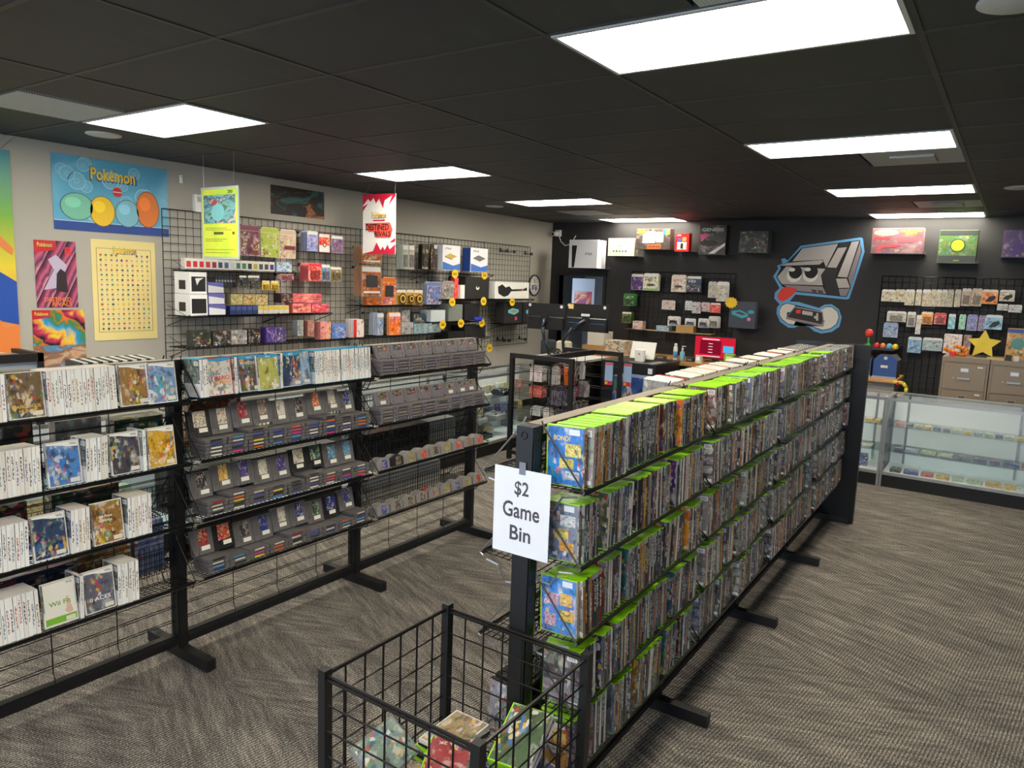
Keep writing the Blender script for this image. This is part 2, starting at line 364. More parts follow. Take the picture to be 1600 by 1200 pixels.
k = NT('lamp_diffuser'); tc = k.n('TexCoord'); s = k.n('SeparateXYZ', i0=tc.outputs['Object'])
band = k.m('POWER', k.m('ABSOLUTE', k.m('SINE', k.m('MULTIPLY', s.outputs[0], 2 * math.pi / .56))), 0.7)
lum = k.m('MULTIPLY_ADD', band, 0.75, 0.4)
em = k.n('Emission', Color=(1.0, 0.92, 0.77, 1), Strength=k.m('MULTIPLY', lum, LAMP_STRENGTH)); k.t.links.new(em.outputs[0], k.out.inputs[0]); DIFF = k.mat
FRAMEW = plain('lamp_frame', (190, 190, 188), .4)
b = MB(); w, h = .014, .018
b.box(w, TX - w, w, w + h, -.006, .03); b.box(w, TX - w, TY - w - h, TY - w, -.006, .03); b.box(w, w + h, w + h, TY - w - h, -.006, .03); b.box(TX - w - h, TX - w, w + h, TY - w - h, -.006, .03)
b.box(w + h, TX - w - h, w + h, TY - w - h, .026, .03)
fr_me = b.mesh('lamp_frame', FRAMEW)
b = MB(); b.box(-(TX / 2 - w - h), TX / 2 - w - h, -(TY / 2 - w - h), TY / 2 - w - h, 0, .006); df_me = b.mesh('lamp_diffuser', DIFF)
where = {0: 'over the near end of the dollar bin rack', 4: 'over the middle of the dollar bin rack', 8: 'over the glass counter aisle', 12: 'against the black wall over the green console box'}
where3 = {0: 'next to the perforated ceiling grille', 4: 'in front of the red and white hanging banner', 8: 'between banner and far ceiling vent', 12: 'against the black wall over the boxed consoles'}
for (i, j) in FIX:
    lab = 'bright ceiling light panel ' + (where if j == 0 else where3 if j == 3 else {}).get(i, 'behind the picture, row %d of the shop front' % (abs(i) + abs(j)))
    xl = min(GX + i * TX, ROOM_X1 - TX)
    off = i < 0                                  # the rows go on behind the camera
    if off: lab = 'ceiling light panel behind the camera, %s column, %s row' % ({0: 'dollar rack', 3: 'wall side'}[j], {-4: 'first', -8: 'window'}[i])
    t = thing('ceiling_light_offscreen' if off else 'ceiling_light', lab, 'ceiling light', (xl, GY + j * TY, CEIL), 0, 'fluorescent ceiling light panels')
    ob('frame', fr_me, t); ob('diffuser_offscreen' if off else 'diffuser', df_me, t, (TX / 2, TY / 2, 0.004))
VENTG = plain('vent_grey', (150, 153, 154), .5)
k = NT('perforated_grille'); tc = k.n('TexCoord'); vv = k.n('TexVoronoi', Vector=tc.outputs['Object'], Scale=75.0, Randomness=0.0)
PERF = k.principled(k.mix(k.m('LESS_THAN', vv.outputs['Distance'], 0.36), srgb((178, 182, 182)), srgb((96, 100, 100))), .5)
vl = {(5, 0): 'grey square ceiling vent with raised plate next to the second light', (10, 0): 'grey square ceiling vent before the last light', (10, 3): 'pale plain ceiling panel near the boxed consoles', (-1, 3): 'pale perforated ceiling grille beside the light', (-1, 0): 'perforated ceiling grille before the nearest light'}
for (i, j), hf in HALF.items():
    x, y = GX + i * TX, GY + j * TY + hf * TY / 2
    t = thing('ceiling_vent', vl[(i, j)], 'vent', (x, y, CEIL), 0, 'square ceiling vents')
    b = MB(); b.box(.012, TX - .012, .012, TY / 2 - .012, -.004, .012); ob('vent_panel', b.mesh('vent_panel', PERF if i == -1 else VENTG), t)
    if i in (5, 10) and j == 0:
        b = MB(); b.box(.17, TX - .17, .17, TY / 2 - .17, -.02, -.004); ob('deflector_plate', b.mesh('deflector_plate', VENTG), t)
SPK = plain('speaker_grille', (196, 196, 196), .6, 0, .08, 200)
for (x, y, lab) in ((2.85, 5.6, 'round white ceiling speaker near the wide blue poster'), (7.86, 5.72, 'round white ceiling speaker near the red and white banner'), (2.94, .1, 'round white ceiling speaker beside the nearest light'), (7.76, .09, 'round white ceiling speaker over the glass counter aisle')):
    t = thing('ceiling_speaker', lab, 'speaker', (x, y, CEIL), 0, 'round ceiling speakers')
    b = MB(); b.lathe([(.105, .004), (.118, .004), (.12, -.004), (.108, -.009), (.02, -.011)], 28); ob('grille', b.mesh('speaker_grille', SPK, True), t)
# ------------------------------------------------------------------ gondola racks with wire shelves
TIP = 0.188            # how far a shelf tip stands from the rack's centre line
def wire_shelf_mesh(w, mat, depth=TIP, slope=0.008):
    b = MB(); r = .0021; yb = -.031; yf = -depth
    zb = -slope
    nx = int(w / .0254)
    for i in range(nx + 1):                       # wires running front to back, up the back
        x = i * w / nx
        b.path([(x, yf, 0), (x, yb - .012, zb - .0), (x, yb, zb + .03), (x, yb, .155)], r * .8, 3)
    for j in range(6): y = yf + (yb - yf) * j / 6.0; b.rod((0, y, -.003 + zb * j / 6), (w, y, -.003 + zb * j / 6), r, 3)
    for z in (.155, .07, .045): b.rod((0, yb - .003, z), (w, yb - .003, z), r, 3)
    b.box(0, w, yf - .0035, yf, -.008, .004); b.rod((0, yf, -.012), (w, yf, -.012), .0028, 4)
    return b.mesh('wire_shelf', mat)
def bracket_mesh(mat):
    b = MB(); r = .0032
    b.path([(0, -.03, .2), (0, -.04, .178), (0, -TIP + .004, .006), (0, -TIP - .004, -.004), (0, -TIP + .008, -.012)], r, 5)
    b.path([(0, -.03, .045), (0, -.034, -.075), (0, -.085, -.08), (0, -.115, -.03), (0, -.165, -.022)], r, 5)
    return b.mesh('bracket_wire', mat)
SHELF_W = 1.165
shelf_me = wire_shelf_mesh(SHELF_W, WIRE); brk_me = bracket_mesh(WIRE); brk_bright = bracket_mesh(CHROME)
shelf_deep_me = wire_shelf_mesh(SHELF_W, CHROME, .2)
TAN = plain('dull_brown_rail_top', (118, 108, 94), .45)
BAY = 1.22
def grid_back_mesh(H):
    b = MB(); w = BAY - .055; r = .0024
    z = .2
    while z < H - .1:
        for y in (-.011, .011): b.rod((0, y, z), (w, y, z), r, 3)
        z += .0762
    for i in range(1, 4): b.path([(w * i / 4, 0, H - .05), (w * i / 4, 0, .17), (w * i / 4, -.012, .155), (w * i / 4, -.012, .12)], .003, 4)
    b.rod((.006, 0, .12), (.006, 0, H - .05), .003, 4); b.rod((w - .006, 0, .12), (w - .006, 0, H - .05), .003, 4)
    return b.mesh('grid_panel', WIRE)
def gondola(name, label, loc, rz, n, H, levels, far_levels, near_bright=False):
    """posts at local x 0, BAY, 2 BAY...; front side faces local -y"""
    g = thing(name, label, 'display rack', loc, rz)
    b = MB(); b.box(-.027, .027, -.03, .03, .055, H); b.box(-.02, .02, -.034, .034, .06, H - .05)
    for q in range(24): z = .1 + q * .055; b.box(-.004, .004, -.0355, -.03, z, z + .02)
    post = b.mesh('post', BLACK)
    b = MB(); b.box(-.025, .025, -.27, .27, .004, .06)
    for s in (-1, 1): b.lathe([(.012, 0), (.012, .006)], 8, (0, s * .25, 0)); b.lathe([(.006, 0), (.006, .0025)], 8, (0, s * .235, .0585)); b.lathe([(.006, 0), (.006, .0025)], 8, (0, s * .19, .0585))
    foot = b.mesh('foot', BLACK)
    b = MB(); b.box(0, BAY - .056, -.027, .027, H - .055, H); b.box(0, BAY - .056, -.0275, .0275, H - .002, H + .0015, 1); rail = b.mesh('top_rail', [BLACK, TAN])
    b = MB(); b.box(0, BAY - .056, -.03, .03, .072, .118); b.box(0, BAY - .056, -.036, -.03, .1, .112); b.box(0, BAY - .056, -.02, .02, .118, .126); brail = b.mesh('base_rail', BLACK)
    grid = grid_back_mesh(H)
    for i in range(n + 1):
        ob('post', post, g, (i * BAY, 0, 0)); ob('foot', foot, g, (i * BAY, 0, 0))
    for i in range(n):
        x = i * BAY + .028
        ob('top_rail', rail, g, (x, 0, 0)); ob('base_rail', brail, g, (x, 0, 0)); ob('grid_panel', grid, g, (x, 0, 0))
        for side, lv in ((0, levels), (1, far_levels)):
            for li, z in enumerate(lv):
                if z is None: continue
                o = ob('wire_shelf', shelf_me, g, (x + (0 if side == 0 else SHELF_W), 0, z), (0, 0, math.pi * side))
                bm = brk_bright if (near_bright and i == 0) else brk_me
                ob('bracket_wire', bm, o, (-.004, 0, 0)); ob('bracket_wire', bm, o, (SHELF_W + .004, 0, 0))
    return g
RG_O, RG_A = Vector((1.893, 1.215, 0)), 0.0133       # dollar rack: near post, slight turn
LG_O = Vector((0.80, 3.405, 0))
R_LV = [1.368, 1.124, .878, .632, .395]
L_LV = [1.372, 1.066, .765, .462]
rg = gondola('display_rack', 'long black wire shelf rack crammed with game cases, sign taped to its end post', RG_O, RG_A, 4, 1.553, R_LV, [1.372, 1.09, .80, .42], True)
lg = gondola('display_rack', 'black wire shelf rack of white cases and grey cartridges beside the wall', LG_O, 0, 3, 1.553, L_LV, [1.372, 1.066, .765, .462])
def RW(x, y, z):                                      # rack frame -> room
    c, s = math.cos(RG_A), math.sin(RG_A); return (RG_O.x + c * x - s * y, RG_O.y + s * x + c * y, z)
# panelled black end board of the dollar rack
b = MB(); b.box(4.905, 4.95, -.3, .3, .0, 1.555)
b.box(4.893, 4.905, -.3, -.265, 0, 1.565); b.box(4.893, 4.905, .265, .3, 0, 1.565); b.box(4.893, 4.905, -.265, .265, 1.51, 1.565); b.box(4.893, 4.905, -.265, .265, .0, .07); b.box(4.88, 4.893, -.25, .25, 1.44, 1.455)
ob('end_panel', b.mesh('end_panel', plain('black_laminate', (17, 17, 20), .35, 0, .05)), rg)
b = MB()
for q in range(14): a0, a1 = q * math.pi / 7, (q + 1) * math.pi / 7; b.rod((-.028, .011 * math.cos(a0), 1.525 + .011 * math.sin(a0)), (-.028, .011 * math.cos(a1), 1.525 + .011 * math.sin(a1)), .0018, 4)
ob('end_hole', b.mesh('end_hole_rim', BLACK), rg)
# price slips clipped on the top rail
b = MB(); b.box(-.022, .022, -.001, .001, -.009, .009); slip = b.mesh('price_slip', plain('cream_slip', (205, 198, 170), .6))
for x in (.06, 1.28, 2.5): ob('price_slip', slip, rg, (x, -.0295, 1.535))
# taped paper sign on the near post
t = thing('paper_sign', 'white paper sign reading two dollar game bin taped to the rack post', 'sign', RW(-.03, 0, 0), RG_A - math.pi / 2)
b = MB(); b.box(-.104, .104, -.0016, -.0005, 1.137, 1.417); ob('paper', b.mesh('paper', PAPER), t, (0, 0, 0), (0, 0, 0))
b = MB(); b.box(-.012, .012, -.0022, -.0017, 1.4, 1.44); ob('tape', b.mesh('tape', plain('clear_tape', (120, 124, 136), .2)), t)
lettering('$2', .053, .052, (66, 64, 70), t, (0, -.0022, 1.352)); lettering('Game', .137, .052, (66, 64, 70), t, (0, -.0022, 1.283)); lettering('Bin', .078, .048, (66, 64, 70), t, (0, -.0022, 1.208))
# ------------------------------------------------------------------ game cases
def translucent(name, c, rough=.25):
    k = NT(name); b = k.n('BsdfPrincipled'); b.inputs['Base Color'].default_value = srgb(c); b.inputs['Roughness'].default_value = rough
    b.inputs['Subsurface Weight'].default_value = 0.0; b.inputs['Transmission Weight'].default_value = 0.0
    k.t.links.new(b.outputs[0], k.out.inputs[0]); return k.mat
GREEN = translucent('lime_case_plastic', (150, 214, 34)); CWHITE = translucent('white_case_plastic', (222, 219, 210)); CYAN = translucent('cyan_case_plastic', (40, 158, 200))
CLEAR = translucent('grey_case_plastic', (140, 142, 140), .18); CBLACK = translucent('black_case_plastic', (30, 30, 30)); CRED = translucent('red_case_plastic', (206, 32, 38))
SL_X = sleeve_mat('game_sleeve', [(24, 24, 26), (52, 50, 50), (128, 126, 122), (206, 203, 196), (70, 66, 62), (36, 40, 52), (150, 108, 60), (88, 84, 80), (200, 124, 40), (196, 194, 188), (40, 38, 36), (120, 40, 36), (170, 165, 155), (60, 80, 96), (100, 96, 92), (30, 30, 32)],
                  [(230, 228, 222), (200, 196, 188), (30, 30, 32), (220, 190, 60), (180, 60, 50), (240, 240, 238)])
XT = [(230, 228, 222), (200, 196, 188), (30, 30, 32), (220, 190, 60), (180, 60, 50), (240, 240, 238)]
SL_XI = sleeve_mat('game_sleeve_own', [(24, 24, 26), (52, 50, 50)], XT, own='spine')
SL_W = sleeve_mat('white_game_sleeve', [(238, 236, 230), (232, 228, 220), (240, 239, 236), (226, 221, 210), (236, 234, 228), (240, 240, 238), (230, 226, 216), (238, 236, 232)],
                  [(150, 120, 60), (40, 40, 44), (170, 60, 60), (70, 90, 150), (120, 90, 60), (60, 60, 66), (180, 140, 130), (90, 130, 160)], .5, True)
SL_WI = sleeve_mat('white_game_sleeve_own', [(238, 236, 230), (232, 228, 220), (240, 239, 236), (226, 221, 210), (236, 234, 228)], XT, .5, True, own='text')
SPINE = [('black', (24, 24, 26)), ('charcoal', (52, 50, 50)), ('mid grey', (128, 126, 122)), ('off white', (206, 203, 196)), ('dark taupe', (70, 66, 62)), ('midnight blue', (36, 40, 52)), ('tan', (150, 108, 60)), ('grey', (92, 88, 84)), ('amber', (190, 128, 52)), ('pale grey', (190, 188, 182)), ('sooty', (40, 38, 36)), ('dark red', (120, 40, 36)), ('stone', (168, 163, 153)), ('steel blue', (60, 80, 96))]
TEXTC = [('bronze', (150, 120, 60)), ('black', (40, 40, 44)), ('red', (170, 60, 60)), ('blue', (70, 90, 150)), ('brown', (120, 90, 60)), ('grey', (90, 90, 96)), ('teal', (80, 130, 150))]
def case_mb(b_body, b_sleeve, T=.0138, D=.135, H=.19, M=None):
    """case standing on its end: spine at local y=0 facing -y, back cover facing -x, depth towards +y"""
    def P(p): return tuple(M @ Vector(p)) if M is not None else p
    def addbox(x0, x1, y0, y1, z0, z1):
        n = len(b_body.v); b_body.box(x0, x1, y0, y1, z0, z1)
        if M is not None: b_body.v[n:] = [tuple(M @ Vector(p)) for p in b_body.v[n:]]
    h = T / 2
    addbox(-h, -.0006, 0, D, 0, H); addbox(.0006, h, 0, D, 0, H); addbox(-h * .8, h * .8, .001, D - .004, .001, H - .0015)
    e = .0003; z0, z1 = .0018, H - .0035; y1 = D - .004
    b_sleeve.quad(P((-h - e, -e, z0)), P((h + e, -e, z0)), P((h + e, -e, z1)), P((-h - e, -e, z1)), 0, [(.02, 0), (.98, 0), (.98, 1), (.02, 1)])
    b_sleeve.quad(P((-h - e, y1, z0)), P((-h - e, -e, z0)), P((-h - e, -e, z1)), P((-h - e, y1, z1)), 0, [(1.0, 0), (1.999, 0), (1.999, 1), (1.0, 1)])
    b_sleeve.quad(P((h + e, -e, z0)), P((h + e, y1, z0)), P((h + e, y1, z1)), P((h + e, -e, z1)), 0, [(2.001, 0), (3, 0), (3, 1), (2.001, 1)])
def case_pair(plastic, sleeve, **kw):
    a, s = MB(), MB(); case_mb(a, s, **kw); return a.mesh('case_shell', plastic), s.mesh('cover_sheet', sleeve, False, True)
KIND = {'green': case_pair(GREEN, SL_XI), 'grey': case_pair(CLEAR, SL_X), 'white': case_pair(CWHITE, SL_WI), 'cyan': case_pair(CYAN, SL_WI), 'black': case_pair(CBLACK, SL_X), 'red': case_pair(CRED, SL_WI), 'slim': case_pair(CWHITE, SL_WI, T=.0115, D=.105, H=.17)}
LEAN = R(3); LEANF = R(8)
CNAME = {'green': 'green_game_case', 'grey': 'dark_game_case', 'black': 'dark_game_case', 'white': 'white_game_case', 'slim': 'white_game_case', 'cyan': 'white_game_case', 'red': 'white_game_case'}
def case(kind, loc, rz, label, group, lean=LEAN, ry=0.0, name=None, parts=True, rot=None, col=None):
    a, s = KIND[kind]; name = name or CNAME[kind]
    o = tag(ob(name, a, None, loc, rot or (-lean, ry, rz)), label, 'game case', group)
    if parts: ob('cover_sheet', s, o, (0, 0, 0), (0, 0, 0), col or random.choice(SPINE if kind == 'green' else TEXTC)[1])
    return o
GROUPS = {}
def runs(x0, x1, pitch=.0152, n=(7, 26), gap=(.008, .04), fwd=.016):
    """positions along a shelf: list of (x, forward, tilt, yaw, first of its run)"""
    x = x0; out = []
    while x < x1 - .03:
        k = random.randint(*n); f = random.uniform(.002, fwd); tilt = random.choice((0, 0, .02, .05, .09, -.03)); yw = random.uniform(-.12, .06); lo = random.random() < .25
        x += max(0, tilt) * .1
        for q in range(k):
            if x > x1 - .014: break
            out.append((x, f + random.uniform(-.005, .005), tilt + random.uniform(-.003, .003), yw + random.uniform(-.004, .004), q == 0)); x += pitch * random.uniform(1.0, 1.07)
        x += random.uniform(*gap) + abs(tilt) * .15
    return out
names = ['top', 'second', 'third', 'fourth', 'bottom']
count = 0; nb = 0
BACKS = [('teal green', (40, 92, 92)), ('dark red', (96, 44, 34)), ('plain orange', (224, 146, 40)), ('sooty brown', (60, 52, 46)), ('olive', (96, 92, 60)), ('charcoal', (44, 46, 50)), ('slate blue', (56, 76, 92)), ('purple and magenta', (84, 48, 110)), ('ash grey', (110, 112, 114)), ('rust', (150, 84, 40))]
b = MB(); b.box(-.062, .062, -.0002, .0006, -.09, .09); COVER_ME = b.mesh('cover_picture', PRINT)
stuff = {'green': (MB(), MB()), 'grey': (MB(), MB())}
for li, z in enumerate(R_LV):
    for bay in range(4):
        lo, hi = bay * BAY + (.064 if bay == 0 else .045), (bay + 1) * BAY - .062
        for (x, f, tilt, yw, first) in runs(lo, hi, n=(5, 20) if bay == 0 else (2, 14), gap=(.012, .06), fwd=.022):
            gx = x / (4 * BAY)
            pg = 1.0 if bay == 0 else (1.0 if li == 0 and x < 3.95 else (.55 if bay == 1 else .35 if bay == 2 else .06))
            kind = 'green' if random.random() < pg else 'grey'
            if li == 0 and x > 3.95: kind = 'grey'
            y = -TIP + .012 - f; ln = R(2)
            loc = RW(x, y, z + .005 + random.uniform(0, .0015))
            if bay == 0 and count < 300:
                count += 1
                cn, cc = random.choice(SPINE if random.random() < .75 else SPINE[:6])
                o = case(kind, loc, RG_A + yw, 'lime green game case, %s spine, %s shelf of the dollar rack' % (cn, names[li]), 'green cases, %s spine, %s shelf' % (cn, names[li]), ln, tilt, col=cc)
                if first and x > lo + .02:
                    cn, cc = BACKS[nb % len(BACKS)]; nb += 1
                    o['label'] = 'lime green game case, %s back cover showing, %s dollar rack shelf' % (cn, names[li]); ob('cover_picture', COVER_ME, o, (-.0074, .0675, .095), (0, 0, -math.pi / 2), cc)
            else:
                bb, bs = stuff[kind]; rv = random.random(); bb.rv = bs.rv = rv
                Mx = Matrix.Translation(loc) @ Matrix.Rotation(RG_A + yw, 4, 'Z') @ Matrix.Rotation(tilt, 4, 'Y') @ Matrix.Rotation(-ln, 4, 'X')
                case_mb(bb, bs, M=Mx)
for kind, pl_ in (('green', GREEN), ('grey', CLEAR)):
    bb, bs = stuff[kind]
    nm = {'green': 'lime topped game cases packed along the further shelves of the dollar rack', 'grey': 'clear grey topped game cases packed along the further shelves of the dollar rack'}[kind]
    o = tag(ob('packed_game_cases', bb.mesh('packed_cases', pl_)), nm, 'game cases'); o['kind'] = 'stuff'
    c = ob('cover_sheets', bs.mesh('packed_cover_sheets', SL_X, False, True), o); c['kind'] = 'stuff'
# bright blue back covers of the end cases get their own printed picture panels
def cover_panel(parent, color, x=-.0074, words=(), name='cover_picture', face=-1, D=.135, H=.19):
    o = ob(name, COVER_ME, parent, (x, D / 2, H / 2), (0, 0, -math.pi / 2 if face < 0 else math.pi / 2), color)
    for (wd, w, h, c, dx, dz) in words: lettering(wd, w, h, c, o, (dx, -.0006, dz))
    return o
def end_case(x, y, li, color, label, words=(), rz=0.0, shots=((-.0, .055, .02, .055), (-.02, .03, -.022, .008), (.0, .05, -.06, -.032)), shot_cols=((220, 150, 60), (206, 190, 90), (190, 200, 210))):
    o = case('green', RW(x, y, R_LV[li] + .005), RG_A + rz, label, None, R(2)); p = cover_panel(o, color, words=words)
    b = MB(); b.box(.014, .05, -.0012, -.0002, .068, .086); ob('bar_code_box', b.mesh('bar_code_box', PAPER), p)
    for (x0, x1, z0, z1) in shots: b = MB(); b.box(x0, x1, -.0014, -.0002, z0, z1); ob('screen_picture', b.mesh('screen_picture', PRINT), p, (0, 0, 0), (0, 0, 0), random.choice(shot_cols))
    return o
end_case(.045, -TIP + .006, 0, (52, 120, 196), 'end case with bright blue back cover on the top shelf beside the paper sign', [('BOND?', .06, .016, (236, 196, 90), -.012, .056)], shots=((-.0, .055, .0, .04), (-.02, .03, -.038, -.008), (.0, .05, -.072, -.046)))
end_case(.045, -TIP + .012, 1, (120, 130, 150), 'end case with grey and orange back cover on the second shelf under the paper sign')
end_case(.045, -TIP + .005, 2, (70, 134, 206), 'end case with light blue back cover and sandy pictures on the third shelf', shots=((-.05, .0, .0, .04), (.006, .05, .005, .045), (.004, .054, -.045, -.01), (-.05, -.01, -.07, -.03)), shot_cols=((226, 200, 110), (214, 170, 90), (190, 150, 170)))
end_case(.045, -TIP + .008, 4, (186, 140, 78), 'end case with amber back cover on the bottom shelf behind the wire bin')
# far side of the dollar rack: pale cases stand above the rail, dark ones low down at the near end
random.seed(21)
x = 1.25
while x < 3.5:
    k = random.randint(10, 18); red = random.random() < .9
    for q in range(k):
        if not .05 < x % BAY < 1.165: x = (math.floor(x / BAY + .5)) * BAY + .06
        kd = 'red' if (q == k - 1 and red) else 'white'
        case(kd, RW(x, .18, 1.3775 + random.uniform(0, .004)), RG_A + math.pi, 'cream topped game case standing behind the top rail of the dollar bin rack' if kd == 'white' else 'red topped game case standing behind the top rail of the dollar bin rack', 'case tops behind the dollar rack rail', LEAN, .05, parts=True)
        x += .0158
    x += random.uniform(.03, .1)
for q in range(26): case('black', RW(.115 + q * .0165, .18, .4255), RG_A + math.pi, 'black game case on the low far shelf behind the end post', 'black cases low behind the end post', LEAN, random.uniform(-.02, .02), parts=False)
for q in range(40): case('grey', RW(3.73 + q * .0175, .18, 1.3775), RG_A + math.pi, 'clear grey case top by the panelled end board', 'grey case tops by the end board', LEAN, random.uniform(-.02, .02), parts=False)
o = case('black', RW(.085, .18, .4255), RG_A + math.pi, 'black game case with a white football cover low behind the end post', None, LEAN)
pp = ob('cover_picture', COVER_ME, o, (.0074, .0675, .095), (0, 0, math.pi / 2), (150, 150, 165)); lettering('MADDEN', .095, .02, (30, 30, 34), pp, (0, -.0006, -.05))

# ------------------------------------------------------------------ white cases on the left rack
def LW(x, y, z): return (x, LG_O.y + y, z)
shelfname = {0: 'top', 1: 'second', 2: 'third', 3: 'bottom'}
def spines(kind, x0, x1, li, desc, ry=None, tilt=None, pitch=.0152):
    x = x0; t0 = random.uniform(-.01, .05) if tilt is None else tilt
    while x < x1 - .006:
        tn, tcol = random.choice(TEXTC)
        case(kind, LW(x, -TIP + .008 - random.uniform(0, .006), L_LV[li] + .005), 0, '%s, %s lettering, %s shelf of the wall side rack' % (desc, tn, shelfname[li]), '%s row, %s lettering, %s shelf' % (kind, tn, shelfname[li]), LEAN, t0 + random.uniform(-.003, .003), col=tcol)
        x += pitch * random.uniform(1.0, 1.06)
def faced(kind, xc, li, color, label, words=(), D=.135, H=.19, pan=None, sc=1.0, turn=0.0, dy=0.0):
    """case showing its front cover to the aisle"""
    z = L_LV[li] + .005
    o = case(kind, LW(xc - D / 2, -TIP + .022 + dy, z), R(-90) + turn, label, None, rot=(0, 0, 0))
    o.rotation_euler = (Matrix.Rotation(turn, 4, 'Z') @ Matrix.Rotation(-LEANF, 4, 'X') @ Matrix.Rotation(R(-90), 4, 'Z')).to_euler()
    p = ob('cover_picture', COVER_ME, o, (.0074, D / 2, H / 2), (0, 0, math.pi / 2), color)
    kinds = [q[0] for q in words]
    if 'Wii' in kinds or 'Wii U' in kinds or color == COVER_WHITE:
        b = MB(); b.prism([(-.062, .09), (-.062, .083), (-.02, .08), (.02, .07), (.062, .066), (.062, .09)] if 'Wii U' not in kinds else [(-.062, .09), (-.062, .08), (0, .072), (.062, .08), (.062, .09)], -.0006, 0); ob('title_strip', b.mesh('title_strip', TINT), p, (0, 0, 0), (0, 0, 0), (232, 230, 224) if 'Wii U' not in kinds else (44, 150, 196))
    if color == COVER_WHITE:
        b = MB(); b.box(-.062, .062, -.0007, 0, -.09, .09); ob('plain_cover', b.mesh('plain_cover', TINT), p, (0, 0, 0), (0, 0, 0), (226, 223, 212)); b = MB(); b.box(-.062, .062, -.001, 0, -.086, -.058); ob('green_band', b.mesh('green_band', TINT), p, (0, 0, 0), (0, 0, 0), (120, 180, 50))
        b = MB(); b.prism([(.026, .02), (.034, .02), (.05, -.05), (.03, -.055), (.015, -.04), (.024, -.03)], -.0009, 0); ob('print_shape', b.mesh('print_shape', TINT), p, (0, 0, 0), (0, 0, 0), (214, 180, 156))
    b = MB(); b.box(.018, .056, -.0013, -.0006, -.084, -.066); ob('price_sticker', b.mesh('price_sticker', STICKW), p)
    for (wd, w, h, c, dx, dz) in words: lettering(wd, w, h, c, p, (dx, -.0016, dz))
    return o
COVER_WHITE = (226, 224, 216); STICKW = plain('price_sticker_white', (222, 216, 200), .6)
GREYT = (120, 118, 116)
wii = ('Wii', .026, .011, GREYT, .042, .08)
# top shelf, first bay
spines('white', .9, 1.222, 0, 'white game case spine')
faced('white', 1.3, 0, (112, 92, 62), 'white case with a brown animal hunting cover beside the white spines', [('DANGEROUS', .1, .014, (226, 190, 90), -.0, -.045), ('HUNTS', .06, .014, (226, 190, 90), .0, -.064)])
spines('white', 1.38, 1.655, 0, 'white game case spine')
faced('white', 1.742, 0, (150, 112, 60), 'white case with a dark gold shooter cover', [wii])
faced('white', 1.865, 0, (118, 150, 190), 'white case with an icy blue and purple cover at the shelf end', [wii], dy=-.017)
# second shelf
spines('white', .9, 1.33, 1, 'white game case spine')
faced('white', 1.43, 1, (78, 128, 190), 'white case with a bright sky blue winter cover', [wii])
spines('white', 1.515, 1.61, 1, 'white game case spine')
faced('white', 1.69, 1, (70, 66, 76), 'white case with a dusky navy and sand cover', [wii])
spines('white', 1.768, 1.788, 1, 'white game case spine')
faced('white', 1.86, 1, (206, 160, 44), 'white case with a yellow truck cover at the end of the second shelf', [wii])
# third shelf
spines('white', .9, 1.27, 2, 'white game case spine')
faced('white', 1.36, 2, (48, 66, 96), 'white case with a navy cover and orange title patch', [wii])
spines('white', 1.44, 1.51, 2, 'white game case spine', tilt=.04)
faced('white', 1.6, 2, (150, 110, 56), 'white case with an olive and red game show cover', [('the Price', .06, .013, (236, 226, 200), -.01, .03), ('is Right', .06, .013, (236, 226, 200), -.01, .01)])
spines('white', 1.685, 1.80, 2, 'white game case spine', tilt=.03)
# bottom shelf
spines('white', .9, 1.3, 3, 'white game case spine')
faced('white', 1.385, 3, (226, 224, 216), 'wide white case with plain fitness cover and green band', [('Wii Fit', .088, .02, (110, 160, 60), -.0, .0), wii])
spines('white', 1.464, 1.476, 3, 'white game case spine')
faced('white', 1.55, 3, (96, 98, 112), 'white case with a grey cloudy flying cover', [wii, ('II ACES', .09, .018, (235, 235, 238), 0, -.035)])
spines('white', 1.63, 1.72, 3, 'white game case spine', tilt=.03)
# top shelf, second bay: blue edged cases
spines('cyan', 2.062, 2.1, 0, 'cyan topped case spine', tilt=.0)
faced('red', 2.178, 0, (206, 200, 190), 'red edged case with white cover and rainbow title letters', [('Wii U', .03, .009, (40, 130, 180), 0, .082), ('SUPER', .04, .009, (90, 90, 96), -.02, .012), ('MARIO', .082, .022, (214, 60, 50), .006, -.008), ('3D WORLD', .085, .014, (236, 160, 40), .01, -.03)])
spines('cyan', 2.256, 2.27, 0, 'cyan topped case spine', tilt=.0)
faced('cyan', 2.35, 0, (96, 86, 66), 'cyan edged case with a brown blocky landscape cover', [('Wii U', .03, .009, (235, 240, 245), 0, .083), ('MINECRAFT', .11, .016, (205, 205, 205), 0, .055)])
faced('cyan', 2.452, 0, (178, 176, 90), 'cyan edged case with a busy yellow green party cover', [('Wii U', .03, .009, (235, 240, 245), 0, .083)], dy=-.017)
spines('white', 2.532, 2.542, 0, 'white game case spine')
faced('cyan', 2.613, 0, (44, 62, 96), 'cyan edged case with a dark blue cover and round emblem', [('Wii U', .03, .009, (235, 240, 245), 0, .083)])
spines('cyan', 2.772, 2.95, 0, 'cyan topped case spine', tilt=.0); spines('cyan', 2.965, 3.2, 0, 'cyan topped case spine', tilt=.0)
faced('cyan', 2.69, 0, (150, 176, 200), 'cyan edged case showing a pale back cover beside its row', [], dy=.017)
